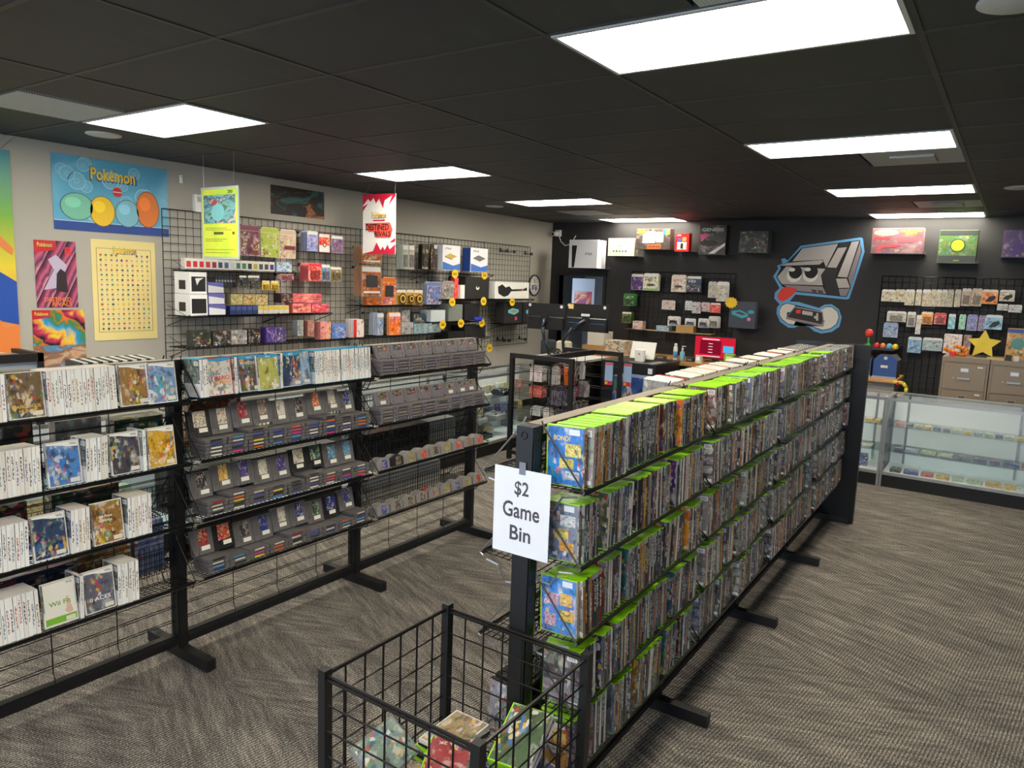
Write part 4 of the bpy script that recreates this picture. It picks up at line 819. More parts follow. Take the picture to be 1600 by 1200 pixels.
WALL_BACK_GOODS = [
 ('box', 'console_box', 'box', 'white console box with tall black console beside the door', (232, 232, 236), 5.324, 5.819, 2.223, 2.649, 0.42, 0.28, 1),
 ('box', 'console_box', 'box', 'cream console box with five small coloured dots', (236, 232, 214), 4.773, 5.21, 2.417, 2.679, 0.3, 0.12, 1),
 ('box', 'console_box', 'box', 'black, white and orange console box with grey machine', (80, 74, 70), 4.202, 4.738, 2.517, 2.814, 0.34, 0.14, 1),
 ('box', 'console_box', 'box', 'red console box on a clear ledge', (214, 50, 48), 3.934, 4.144, 2.492, 2.748, 0.3, 0.1, 1),
 ('box', 'console_box', 'box', 'black console box with silver lettering and pink triangle', (46, 44, 46), 3.406, 3.791, 2.453, 2.859, 0.3, 0.14, 1),
 ('box', 'console_box', 'box', 'black console box with faint green mesh', (34, 38, 36), 2.823, 3.208, 2.485, 2.773, 0.34, 0.16, 1),
 ('box', 'console_box', 'box', 'grey and red console box with cream badge', (128, 100, 104), 1.012, 1.573, 2.488, 2.793, 0.32, 0.14, 1),
 ('box', 'console_box', 'box', 'green and charcoal console box with bright yellow orb', (84, 110, 70), 0.457, 0.846, 2.386, 2.763, 0.32, 0.14, 1),
 ('box', 'console_box', 'box', 'black and violet console box with purple pad', (92, 76, 110), -0.06, 0.21, 2.459, 2.758, 0.32, 0.14, 1),
 ('pack', 'adapter_pack', 'pack', 'navy and orange hanging pack', (86, 66, 112), 4.662, 4.858, 1.922, 2.162, 0.16, 0.02, 2),
 ('pack', 'adapter_pack', 'pack', 'white hanging pack with green base', (212, 214, 196), 4.402, 4.644, 1.922, 2.174, 0.2, 0.02, 3),
 ('pack', 'adapter_pack', 'pack', 'white hanging pack with red lettering', (216, 206, 196), 3.985, 4.207, 1.916, 2.163, 0.18, 0.02, 2),
 ('pack', 'adapter_pack', 'pack', 'navy hanging pack with white lettering', (62, 74, 92), 3.756, 3.973, 1.925, 2.154, 0.18, 0.02, 2),
 ('pack', 'cable_bag', 'bag', 'small whitish cable bag', (186, 184, 176), 3.526, 3.647, 1.855, 2.081, 0.18, 0.03, 1),
 ('pack', 'cable_bag', 'bag', 'large whitish cable bag', (196, 194, 184), 3.333, 3.51, 1.811, 2.085, 0.22, 0.03, 1),
 ('pack', 'green_blister', 'pack', 'clear blister pack with green toy, upper hook', (62, 104, 62), 4.759, 4.922, 1.676, 1.863, 0.26, 0.02, 5),
 ('pack', 'green_blister', 'pack', 'dull green blister pack, lower hook', (70, 92, 46), 4.777, 4.932, 1.417, 1.589, 0.26, 0.02, 4),
 ('pack', 'adapter_box', 'box', 'white box with red top band and grey unit', (196, 186, 184), 4.137, 4.343, 1.651, 1.788, 0.16, 0.06, 1),
 ('pack', 'adapter_pack', 'pack', 'narrow white and sky blue pack', (196, 206, 212), 3.876, 3.985, 1.66, 1.795, 0.16, 0.03, 1),
 ('pack', 'adapter_pack', 'pack', 'white pack with a dark grey cap picture', (190, 186, 192), 3.737, 3.866, 1.622, 1.783, 0.18, 0.03, 1),
 ('pack', 'adapter_pack', 'pack', 'white pack with red and teal sticks', (196, 176, 180), 3.612, 3.739, 1.651, 1.784, 0.16, 0.03, 1),
 ('pack', 'adapter_pack', 'pack', 'red and white pack at the end of its row', (206, 82, 82), 3.451, 3.601, 1.645, 1.784, 0.18, 0.03, 1),
 ('pack', 'controller_pack', 'pack', 'white pack with black controller, nearest the green packs', (226, 226, 226), 4.049, 4.225, 1.421, 1.558, 0.18, 0.03, 3),
 ('pack', 'controller_pack', 'pack', 'white pack with slate blue controller', (220, 222, 226), 3.803, 3.968, 1.421, 1.542, 0.16, 0.03, 1),
 ('pack', 'controller_pack', 'pack', 'white pack with dark blue controller and red strip', (214, 212, 214), 3.618, 3.767, 1.419, 1.553, 0.16, 0.03, 1),
 ('pack', 'controller_pack', 'pack', 'white pack with grey controller, fullest hook', (210, 206, 200), 3.459, 3.602, 1.431, 1.593, 0.2, 0.03, 4),
 ('box', 'retro_console_box', 'box', 'charcoal box with teal console picture', (60, 64, 74), 2.919, 3.282, 1.464, 1.821, 0.3, 0.1, 1),
 ('pack', 'cable_pack', 'pack', 'cream hanging cable pack in the long top row', (206, 200, 178), 1.271, 1.418, 1.905, 2.053, 0.16, 0.02, 2),
 ('pack', 'cable_pack', 'pack', 'cream hanging cable pack in the long top row', (203, 197, 175), 1.159, 1.268, 1.904, 2.058, 0.16, 0.02, 2),
 ('pack', 'cable_pack', 'pack', 'cream hanging cable pack in the long top row', (200, 194, 172), 1.055, 1.155, 1.868, 2.062, 0.16, 0.02, 2),
 ('pack', 'cable_pack', 'pack', 'cream hanging cable pack in the long top row', (206, 200, 178), 0.98, 1.041, 1.87, 2.065, 0.16, 0.02, 2),
 ('pack', 'cable_pack', 'pack', 'cream hanging cable pack in the long top row', (203, 197, 175), 0.884, 0.968, 1.864, 2.069, 0.16, 0.02, 2),
 ('pack', 'cable_pack', 'pack', 'cream hanging cable pack in the long top row', (200, 194, 172), 0.825, 0.879, 1.865, 2.071, 0.16, 0.02, 2),
 ('pack', 'cable_pack', 'pack', 'cream hanging cable pack in the long top row', (206, 200, 178), 0.767, 0.821, 1.868, 2.073, 0.16, 0.02, 2),
 ('pack', 'cable_pack', 'pack', 'cream hanging cable pack in the long top row', (203, 197, 175), 0.707, 0.763, 1.869, 2.075, 0.16, 0.02, 2),
 ('pack', 'cable_pack', 'pack', 'cream hanging cable pack in the long top row', (200, 194, 172), 0.643, 0.702, 1.869, 2.078, 0.16, 0.02, 2),
 ('pack', 'cable_pack', 'pack', 'cream hanging cable pack in the long top row', (206, 200, 178), 0.568, 0.63, 1.872, 2.08, 0.16, 0.02, 2),
 ('pack', 'tip_pack', 'pack', 'cream round topped pack with three dark tips', (206, 186, 164), 0.464, 0.559, 1.888, 2.096, 0.16, 0.02, 1),
 ('pack', 'tip_pack', 'pack', 'cream round topped pack with two dark tips', (208, 190, 168), 0.354, 0.46, 1.892, 2.098, 0.16, 0.02, 1),
 ('pack', 'orange_pack', 'pack', 'orange pack with black square', (230, 140, 40), 0.198, 0.353, 1.924, 2.092, 0.16, 0.02, 1),
 ('pack', 'dock_pack', 'pack', 'cream pack with black stand picture', (216, 208, 186), 0.038, 0.184, 1.962, 2.093, 0.16, 0.02, 1),
 ('pack', 'white_tag_pack', 'pack', 'small white pack with tall hang tab', (196, 198, 200), 0.09, 0.193, 1.855, 1.93, 0.16, 0.02, 1),
 ('pack', 'white_tag_pack', 'pack', 'small white wide pack with tall hang tab at the row end', (200, 202, 204), -0.045, 0.083, 1.839, 1.927, 0.16, 0.02, 1),
 ('pack', 'plug_pack', 'pack', 'cream and pale blue wide pack with black plugs', (200, 198, 186), 1.122, 1.332, 1.657, 1.788, 0.16, 0.03, 2),
 ('pack', 'plug_pack', 'pack', 'white rounded pack with black plug', (190, 184, 178), 1.014, 1.107, 1.604, 1.79, 0.16, 0.02, 1),
 ('pack', 'cable_sleeve', 'pack', 'tall narrow white sleeve with black window', (206, 204, 200), 0.947, 1.003, 1.521, 1.757, 0.18, 0.03, 1),
 ('pack', 'round_orange_pack', 'pack', 'round orange and yellow pack', (232, 160, 70), 0.83, 0.955, 1.647, 1.799, 0.16, 0.02, 1),
 ('pack', 'round_red_pack', 'pack', 'round topped red pack with grey unit', (196, 84, 80), 0.691, 0.817, 1.655, 1.794, 0.16, 0.02, 1),
 ('pack', 'slim_pack', 'pack', 'slim white and sky blue pack', (150, 196, 210), 0.593, 0.666, 1.608, 1.788, 0.16, 0.02, 1),
 ('pack', 'slim_pack', 'pack', 'slim white and mint pack', (160, 205, 185), 0.488, 0.555, 1.61, 1.788, 0.16, 0.02, 1),
 ('pack', 'slim_pack', 'pack', 'white pack with royal blue top', (140, 145, 190), 0.37, 0.473, 1.602, 1.79, 0.16, 0.02, 1),
 ('pack', 'slim_pack', 'pack', 'slim white and dark violet pack', (140, 130, 160), 0.291, 0.359, 1.606, 1.787, 0.16, 0.02, 1),
 ('pack', 'drive_pack', 'pack', 'white and sky blue pack with black bar', (150, 196, 220), 0.124, 0.291, 1.631, 1.8, 0.16, 0.02, 1),
 ('pack', 'silver_pack', 'pack', 'silver blue pack with dark shapes', (150, 170, 196), 1.194, 1.357, 1.46, 1.644, 0.16, 0.02, 1),
 ('pack', 'blue_cut_pack', 'pack', 'pale blue pack with cut corners', (136, 176, 204), 0.922, 1.068, 1.289, 1.487, 0.16, 0.02, 1),
 ('pack', 'silver_pack', 'pack', 'wide grey pack with blue lower half', (168, 182, 186), 0.699, 0.908, 1.331, 1.488, 0.16, 0.03, 1),
 ('box', 'white_gear_box', 'box', 'white box with red lettering on the filing cabinet', (214, 208, 208), 0.494, 0.678, 1.321, 1.55, 0.3, 0.1, 1),
 ('box', 'white_gear_box', 'box', 'tall white and maroon box beside the star', (150, 130, 130), 0.404, 0.479, 1.321, 1.551, 0.3, 0.12, 1),
 ('box', 'tan_game_box', 'box', 'sand and blue game box at the shelf end', (190, 160, 110), -0.161, 0.059, 1.321, 1.66, 0.36, 0.12, 1),
]
# price bursts on the left wall: x, z
BURSTS = [(7.454, 2.053), (8.092, 2.053), (7.412, 1.693), (8.087, 1.7), (8.783, 1.687), (7.231, 1.406), (7.603, 1.411), (8.062, 1.406), (8.261, 1.048)]
HOOKS = [(8.902, 2.415), (9.088, 2.415), (9.557, 2.406), (8.905, 1.108), (9.036, 1.102), (9.486, 1.099)]
# ------------------------------------------------------------------ grid panels on the walls
def grid_mesh(w, h, mat, step=.0762, r=.0028):
    b = MB()
    nx, nz = int(round(w / step)), int(round(h / step))
    for i in range(nx + 1): x = i * w / nx; b.rod((x, 0, 0), (x, 0, h), r if 0 < i < nx else .005, 4)
    for j in range(nz + 1): z = j * h / nz; b.rod((0, -.005, z), (w, -.005, z), r if 0 < j < nz else .004, 4)
    return b.mesh('wire_grid', mat)
gm = grid_mesh(1.2, 1.5, WIRE)
GRIDS_L = []
for i in range(5):
    t = thing('grid_panel', 'black wire grid panel %s on the grey wall' % ['next to the cream chart poster', 'behind the red blister packs', 'behind the brown packs', 'behind the blue and white console boxes', 'next to the round clock'][i], 'grid panel', (3.72 + i * 1.203, 6.365, 1.02), 0, 'wire grid panels on the grey wall')
    ob('wire_grid', gm, t); GRIDS_L.append((3.72 + i * 1.203, t))
gm2 = grid_mesh(1.6, 1.14, WIRE, .0762)
tb = thing('grid_panel', 'black wire grid panel on the black wall over the counter', 'grid panel', (10.395, 4.92, 1.06), R(-90)); ob('wire_grid', gm2, tb)
gm3 = grid_mesh(2.4, 1.9, WIRE)
tr = thing('grid_panel', 'black wire grid panel on the black wall over the filing cabinets', 'grid panel', (10.395, 1.45, .32), R(-90)); ob('wire_grid', gm3, tr)
def wire_ledge(x0, x1, z, yf):
    """wire shelf hung on the grey wall's grid"""
    w = x1 - x0; d = 6.355 - yf
    t = thing('wall_wire_shelf', LEDGE_LAB.pop(0), 'shelf', (x0, 6.355, z), 0)
    b = MB(); n = max(3, int(w / .05))
    for i in range(n + 1): b.rod((w * i / n, -d, 0), (w * i / n, 0, 0), .002, 3)
    for q in range(5): b.rod((0, -d * q / 4, -.004), (w, -d * q / 4, -.004), .003 if q else .0045, 4)
    b.rod((0, -d, .012), (w, -d, .012), .003, 4); ob('wire_deck', b.mesh('wire_deck', WIRE), t)
    for x in (0, w):
        b = MB(); b.path([(x, 0, -.09), (x, -.02, -.09), (x, -d, 0)], .004, 4); b.path([(x, 0, .09), (x, -d, 0)], .0025, 4); ob('bracket_wire', b.mesh('bracket_wire', WIRE), t)
LEDGE_LAB = ['wire wall shelf under the two white console boxes', 'wire wall shelf under the guitar box', 'wire wall shelf under the gold ringed packs', 'wire wall shelf under the used consoles', 'long low wire wall shelf under the deck boxes', 'wire wall shelf under the white window boxes', 'wire wall shelf under the pink tins', 'wire wall shelf under the row of white cards', 'wire wall shelf under the teal picture boxes', 'low wire wall shelf under the black consoles']
for (x0, x1, z, yf) in [(6.97, 8.32, 2.052, 6.03), (7.2, 9.4, 1.716, 6.03), (5.9, 7.2, 1.648, 6.05), (7.1, 8.1, 1.42, 6.05), (3.75, 7.29, 1.288, 6.06), (3.74, 4.75, 1.574, 6.03), (4.77, 5.43, 1.573, 6.06), (3.8, 5.02, 1.985, 6.14), (8.64, 9.62, 1.36, 6.05), (7.3, 8.3, 1.19, 6.05)]:
    wire_ledge(x0, x1, z, yf)

# ------------------------------------------------------------------ goods on the walls
PEG = {}
def peg(wall, c, z, d):
    """wire peg hooked into the grid, a pack hangs from it"""
    key = round(d, 2)
    if key not in PEG:
        b = MB(); b.path([(0, 0, 0), (0, -d, 0), (0, -d - .012, .012)], .0026, 4); b.box(-.018, .018, -.004, 0, -.02, .004); PEG[key] = b.mesh('peg_hook', WIRE)
    o = ob('peg_hook', PEG[key], None, (c, 6.358, z) if wall == 'L' else (10.39, c, z), (0, 0, 0 if wall == 'L' else R(-90)))
    tag(o, 'black wire peg hook with goods on the %s wall grid' % ('grey' if wall == 'L' else 'black'), 'hook', 'peg hooks on the %s wall' % ('grey' if wall == 'L' else 'black'))
def good(row, wall):
    style, name, cat, label, col, a0, a1, z0, z1, face, dep, n = row
    w, h = a1 - a0, z1 - z0; c = (a0 + a1) / 2
    mcol = sum(col) / 3; col = tuple(int(max(0, min(255, mcol + (v - mcol) * 1.4))) for v in col)
    if wall == 'L': base, rz = Vector((c, 6.37 - face, z0)), 0.0; inward = Vector((0, 1, 0))
    else: base, rz = Vector((10.42 - face, c, z0)), R(-90); inward = Vector((1, 0, 0))
    first = None
    side = col
    if style == 'pack':
        peg(wall, c, z1 - .006, face - .02)
        bd = MB(); e = min(w, h) * .12
        pts = [(-w / 2, 0), (w / 2, 0), (w / 2, h * .9), (w / 2 - e, h), (-w / 2 + e, h), (-w / 2, h * .9)]
        bd.prism(pts, 0, .003); bm = bd.mesh('pack_card', TINT)
        bp = MB(); bp.box(-w * .47, w * .47, -.0012, 0, h * .02, h * .8); pm = bp.mesh('front_print', PRINT)
        bb = MB(); bb.bbox(-w * .32, w * .32, -.0, dep * .9, 0, h * .5, .004); blm = None
        if name in ('blister_pack', 'green_blister', 'tip_pack', 'plug_pack', 'controller_pack', 'gold_ring_pack', 'yellow_card_pack', 'strap_pack', 'round_red_pack', 'round_orange_pack', 'clear_tube_pack', 'dark_tube_pack'):
            bb = MB(); bb.box(-w * .33, w * .33, -dep * .6, -.0012, h * .1, h * .6); bb.box(-w * .27, w * .27, -dep * .75, -dep * .6, h * .15, h * .55); blm = bb.mesh('blister', PRINTQ)
        hd = MB(); hd.box(-w * .47, w * .47, -.0012, 0, h * .82, h * .97); hm = hd.mesh('header', TINT)
        for q in range(n):
            o = tag(ob(name, bm, None, base + inward * (q * .032), (random.uniform(-.03, .03), 0, rz + random.uniform(-.03, .03)), tuple(min(255, int(v * .55 + 110)) if max(col) > 120 else v for v in col)), label, cat, label if n > 1 else None)
            if q == 0:
                ob('front_print', pm, o, (0, 0, 0), (0, 0, 0), col); ob('header', hm, o, (0, 0, 0), (0, 0, 0), (226, 224, 220) if random.random() < .6 else col)
                if blm: ob('blister', blm, o, (0, 0, 0), (0, 0, 0), tuple(int(v * .6) for v in col))
            first = first or o
    else:
        dd = dep if n == 1 else .03
        bd = MB(); bd.bbox(-w / 2, w / 2, 0, dd, 0, h, .002); bm = bd.mesh('box_body', TINT)
        bp = MB(); bp.box(-w * .485, w * .485, -.001, 0, h * .02, h * .98); pm = bp.mesh('front_print', PRINT if style == 'box' and name not in ('console_box', 'guitar_box', 'black_console_box', 'used_console', 'white_unit', 'sleeve_box', 'headset_box', 'retro_console_box') else (PRINTQ if max(col) < 200 and name == 'console_box' else TINT))
        for q in range(n):
            o = tag(ob(name, bm, None, base + inward * (q * .034), (0, 0, rz + random.uniform(-.02, .02)), side if max(col) < 200 else col), label, cat, label if n > 1 else None)
            if q == 0 and name != 'used_console': ob('front_print', pm, o, (0, 0, 0), (0, 0, 0), col)
            first = first or o
    return first, w, h
def patch(o, col, x0, x1, z0, z1, y=-.0024, name='print_patch', t=.0012, mat=None):
    b = MB(); b.box(x0, x1, y, y + t, z0, z1); return ob(name, b.mesh(name, mat or TINT), o, (0, 0, 0), (0, 0, 0), col)
def poly_patch(o, col, pts, y=-.003, name='print_shape', mat=None):
    b = MB(); b.prism(pts, y, y + .0015); return ob(name, b.mesh(name, mat or TINT), o, (0, 0, 0), (0, 0, 0), col)
def disc(o, col, cx, cz, rx, rz_, y=-.003, name='print_disc', n=20, mat=None):
    return poly_patch(o, col, [(cx + rx * math.cos(2 * math.pi * i / n), cz + rz_ * math.sin(2 * math.pi * i / n)) for i in range(n)], y, name, mat)
MADE = {}
for row in WALL_LEFT_GOODS: MADE[row[3]] = good(row, 'L')
for row in WALL_BACK_GOODS: MADE[row[3]] = good(row, 'B')
def get(key):
    for k_, v in MADE.items():
        if key in k_: return v
o, w, h = get('upper white box'); patch(o, (26, 26, 28), -w * .42, w * .42, h * .12, h * .8); poly_patch(o, (226, 226, 226), [(-w * .2, h * .72), (w * .3, h * .74), (w * .05, h * .62), (-w * .1, h * .4)], -.0038)
o, w, h = get('lower white box'); patch(o, (26, 26, 28), -w * .42, w * .42, h * .12, h * .8)
for q in ('upper white', 'lower white'):
    o, w, h = get(q); b = MB(); b.box(-w / 2 - .0012, -w / 2, .07, .17, h * .2, h * .62); ob('side_print', b.mesh('side_print', TINT), o, (0, 0, 0), (0, 0, 0), (40, 42, 46))
for q in ('topmost blue', 'middle blue', 'bottom blue'):
    o, w, h = get(q); poly_patch(o, (226, 226, 232), [(-w * .48, h * .04), (w * .48, h * .04), (w * .48, h * .55), (-w * .48, h * .75)], -.0026)
o, w, h = get('half red half white'); patch(o, (228, 226, 222), -w * .47, w * .47, h * .02, h * .38); disc(o, (30, 30, 32), 0, h * .4, w * .16, w * .16, -.004); disc(o, (232, 230, 226), 0, h * .4, w * .1, w * .1, -.0052)
o, w, h = get('cream hanging album'); patch(o, (120, 46, 60), -w * .2, w * .47, h * .3, h * .44)
o, w, h = get('red and white album'); patch(o, (206, 40, 44), -w * .48, -w * .2, 0, h); 
for q in ('charcoal square, lower', 'flame pack'):
    o, w, h = get(q); patch(o, (44, 44, 46), -w * .28, w * .3, h * .3, h * .7, -.004)
o, w, h = get('brown and orange hanging pack with charcoal'); patch(o, (236, 230, 216), -w * .42, w * .42, h * .1, h * .17, -.0035)
o, w, h = get('higher of two rows'); patch(o, (236, 230, 216), -w * .42, w * .42, h * .1, h * .18, -.0035)
for i, q in enumerate(('first of three', 'middle of three', 'last of three')):
    for kk, v in MADE.items():
        if 'gold ringed' in kk and q in kk:
            o, w, h = v
            for rr, c in ((.4, (60, 44, 20)), (.3, (220, 176, 60)), (.18, (50, 40, 24))): disc(o, c, 0, h * .42, w * rr, w * rr, -.025 - (.4 - rr) * .01)
o, w, h = get('gold console and blue'); poly_patch(o, (60, 110, 186), [(-w * .485, h * .02), (w * .485, h * .02), (w * .485, h * .3), (w * .1, h * .2), (-w * .485, h * .34)]); poly_patch(o, (196, 166, 96), [(-w * .38, h * .56), (w * .02, h * .46), (w * .3, h * .58), (-w * .1, h * .68)], -.004); poly_patch(o, (150, 120, 60), [(-w * .38, h * .56), (w * .02, h * .46), (w * .02, h * .42), (-w * .38, h * .52)], -.0042); lettering('PS4', w * .3, .024, (90, 100, 120), o, (-w * .2, -.004, h * .86))
o, w, h = get('grey console, blue wave'); poly_patch(o, (56, 104, 184), [(-w * .485, h * .02), (w * .485, h * .02), (w * .485, h * .3), (w * .1, h * .2), (-w * .485, h * .34)]); poly_patch(o, (104, 104, 106), [(-w * .38, h * .56), (w * .02, h * .44), (w * .36, h * .58), (-w * .06, h * .7)], -.004); b = MB(); b.box(-w / 2 - .0014, -w / 2, .003, .137, .003, h - .003); ob('blue_side', b.mesh('blue_side', TINT), o, (0, 0, 0), (0, 0, 0), (40, 84, 170)); lettering('PS4', w * .3, .024, (90, 100, 120), o, (-w * .2, -.004, h * .86))
o, w, h = get('black console box with white emblem'); disc(o, (226, 226, 226), 0, h * .5, w * .07, h * .09); poly_patch(o, (36, 36, 36), [(-w * .05, h * .56), (0, h * .48), (w * .05, h * .56), (0, h * .6)], -.0046)
o, w, h = get('black guitar picture'); poly_patch(o, (26, 26, 28), [(-w * .4, h * .3), (-w * .42, h * .7), (-w * .3, h * .85), (-w * .2, h * .66), (-w * .1, h * .75), (-w * .02, h * .56), (w * .34, h * .6), (w * .42, h * .7), (w * .44, h * .5), (w * .34, h * .48), (-w * .04, h * .44), (-w * .12, h * .2), (-w * .24, h * .1)]); 
for i, c in enumerate(((60, 160, 70), (200, 50, 50), (230, 190, 50))): disc(o, c, w * (.18 + .06 * i), h * .53, w * .016, h * .04, -.0045)
for q in ('under the guitar box', 'next to the monitors'):
    o, w, h = get(q); poly_patch(o, (110, 190, 190), [(-w * .3, h * .5), (w * .05, h * .4), (w * .3, h * .52), (w * .3, h * .64), (-w * .05, h * .72), (-w * .3, h * .62)]); poly_patch(o, (170, 130, 110), [(-w * .2, h * .56), (w * .05, h * .5), (w * .22, h * .58), (-w * .03, h * .64)], -.0045); patch(o, (214, 70, 120), w * .1, w * .22, h * .14, h * .3)
o, w, h = get('beside the blue controller')
b = MB(); b.lathe([(.01, -.03), (.03, -.02), (.034, 0), (.03, .02), (.01, .03)], 10, (-.05, 0, 0)); b.lathe([(.01, -.03), (.03, -.02), (.034, 0), (.03, .02), (.01, .03)], 10, (.05, 0, 0)); b.box(-.05, .05, -.018, .018, -.012, .02)
tag(ob('game_controller', b.mesh('controller', plain('blue_plastic', (40, 60, 190), .35)), None, (o.location.x + w * .2, o.location.y - .05, 1.46)), 'blue game controller in front of the black console', 'controller')
# back wall boxes
o, w, h = get('tall black console beside'); poly_patch(o, (22, 22, 24), [(-w * .38, h * .02), (-w * .3, h * .02), (-w * .22, h * .8), (-w * .4, h * .8)]); lettering('PS5', w * .24, .035, (120, 124, 132), o, (w * .2, -.003, h * .5))
o, w, h = get('five small coloured dots'); lettering('Wii', w * .26, .045, (150, 150, 148), o, (-w * .02, -.003, h * .58))
for i, c in enumerate(((40, 150, 90), (60, 120, 80), (60, 170, 90), (60, 150, 180), (90, 110, 200))): disc(o, c, w * (-.28 + .115 * i), h * .27, w * .035, w * .035)
o, w, h = get('black, white and orange console'); patch(o, (222, 218, 206), -w * .3, w * .06, h * .3, h * .86); patch(o, (206, 204, 200), w * .08, w * .3, h * .34, h * .82); patch(o, (226, 120, 60), -w * .16, w * .24, h * .02, h * .24); patch(o, (226, 120, 60), -w * .44, -w * .22, h * .74, h * .97, -.004); lettering('SUPER NINTENDO', w * .36, .03, (30, 28, 30), o, (w * .04, -.0045, h * .13)); poly_patch(o, (60, 150, 160), [(w * .28, h * .7), (w * .44, h * .7), (w * .46, h * .95), (w * .3, h * .96)], -.0046); poly_patch(o, (240, 190, 70), [(w * .36, h * .66), (w * .47, h * .72), (w * .47, h * .95), (w * .38, h * .9)], -.005)
o, w, h = get('red console box on a clear'); patch(o, (232, 230, 226), -w * .34, w * .34, h * .1, h * .52); patch(o, (40, 40, 44), -w * .08, w * .08, h * .16, h * .44, -.004); patch(o, (230, 170, 80), w * .02, w * .3, h * .55, h * .78, -.004); patch(o, (90, 90, 190), -w * .3, -w * .02, h * .55, h * .72, -.004); lettering('SWITCH', w * .3, .02, (240, 230, 230), o, (-w * .25, -.003, h * .88))
o, w, h = get('silver lettering and pink'); lettering('GENESIS', w * .8, .045, (200, 202, 200), o, (0, -.003, h * .84)); poly_patch(o, (206, 80, 130), [(-w * .48, h * .68), (-w * .1, h * .7), (-w * .4, h * .42)]); disc(o, (26, 26, 28), -w * .1, h * .38, w * .34, h * .1, -.004); disc(o, (60, 60, 64), w * .08, h * .55, w * .26, h * .08, -.0046); poly_patch(o, (214, 214, 214), [(w * .1, h * .03), (w * .48, h * .3), (w * .48, h * .4), (-w * .12, h * .03)], -.005)
o, w, h = get('faint green mesh'); lettering('XBOX', w * .16, .018, (200, 200, 200), o, (-w * .36, -.003, h * .9)); disc(o, (190, 192, 190), w * .08, h * .22, w * .035, w * .035)
for i in range(6):
    for j in range(3): poly_patch(o, (44, 66, 50), [(w * (-.2 + i * .09), h * (.6 + j * .1)), (w * (-.16 + i * .09), h * (.64 + j * .1)), (w * (-.12 + i * .09), h * (.6 + j * .1)), (w * (-.16 + i * .09), h * (.57 + j * .1))], -.0024)
o, w, h = get('cream badge'); disc(o, (226, 208, 160), -w * .22, h * .82, w * .24, h * .12); lettering('Nintendo', w * .38, .045, (150, 130, 100), o, (-w * .22, -.0042, h * .82)); lettering('ENTERTAINMENT', w * .42, .03, (230, 160, 60), o, (w * .26, -.003, h * .88)); lettering('SYSTEM', w * .22, .026, (230, 160, 60), o, (w * .26, -.003, h * .78)); patch(o, (206, 60, 70), -w * .46, -w * .14, h * .54, h * .64); poly_patch(o, (214, 70, 80), [(-w * .4, h * .06), (-w * .34, h * .3), (-w * .1, h * .36), (w * .1, h * .34), (w * .1, h * .28), (-w * .28, h * .22), (-w * .32, h * .06)], -.004); patch(o, (190, 90, 96), w * .02, w * .42, h * .44, h * .64)
o, w, h = get('bright yellow orb'); patch(o, (58, 62, 60), -w * .49, w * .49, h * .01, h * .22); patch(o, (58, 62, 60), -w * .49, w * .49, h * .84, h * .99); disc(o, (44, 66, 40), 0, h * .53, w * .2, w * .2); disc(o, (170, 206, 40), 0, h * .53, w * .17, w * .17, -.0042); disc(o, (226, 220, 40), w * .03, h * .5, w * .11, w * .11, -.0054); lettering('XBOX', w * .16, .016, (170, 200, 60), o, (0, -.0038, h * .07))
o, w, h = get('violet console box'); poly_patch(o, (84, 56, 130), [(-w * .2, h * .1), (-w * .1, h * .5), (w * .4, h * .5), (w * .45, h * .2), (w * .1, h * .3), (-.02, h * .06)])
for q, wd, c, dz in (('white hanging pack with green', 'HD', (70, 70, 70), .62), ('white hanging pack with red', 'HDTV', (196, 90, 80), .66), ('navy hanging pack', 'HD', (220, 224, 230), .66)):
    o, w, h = get(q); lettering(wd, w * .5, .035, c, o, (-w * .12, -.003, h * dz)); disc(o, (60, 62, 64), 0, h * .32, w * .28, h * .07); 
    if 'green' in q: patch(o, (120, 170, 90), -w * .47, w * .47, h * .02, h * .12)
for q, c in (('white pack with black controller', (24, 24, 26)), ('slate blue controller', (58, 72, 96)), ('dark blue controller and', (44, 56, 90)), ('grey controller, fullest', (110, 104, 96))):
    o, w, h = get(q); poly_patch(o, c, [(-w * .34, h * .16), (-w * .3, h * .52), (-w * .12, h * .6), (w * .12, h * .6), (w * .3, h * .52), (w * .34, h * .16), (w * .16, h * .32), (-w * .16, h * .32)], -.024)
o, w, h = get('charcoal box with teal console'); poly_patch(o, (40, 160, 180), [(-w * .4, h * .5), (0, h * .36), (w * .22, h * .44), (w * .22, h * .54), (-w * .1, h * .68), (-w * .4, h * .62)]); poly_patch(o, (90, 50, 70), [(-w * .28, h * .56), (0, h * .48), (w * .14, h * .53), (-w * .12, h * .62)], -.0042); disc(o, (50, 160, 180), w * .32, h * .62, w * .12, h * .07, -.004); disc(o, (206, 120, 170), w * .26, h * .34, w * .07, w * .07)
for q, c in (('orange pack with black', (28, 28, 30)), ('cream pack with black stand', (30, 30, 32)), ('with black bar', (34, 34, 36))):
    o, w, h = get(q); poly_patch(o, c, [(-w * .3, h * .15), (w * .1, h * .15), (w * .38, h * .4), (w * .3, h * .6), (-w * .05, h * .5)])
o, w, h = get('sand and blue game box'); patch(o, (60, 90, 170), -w * .49, w * .49, h * .86, h * .99); disc(o, (90, 150, 150), w * .0, h * .5, w * .3, w * .3); lettering('SONIC', w * .4, .04, (230, 190, 60), o, (-w * .1, -.004, h * .08))
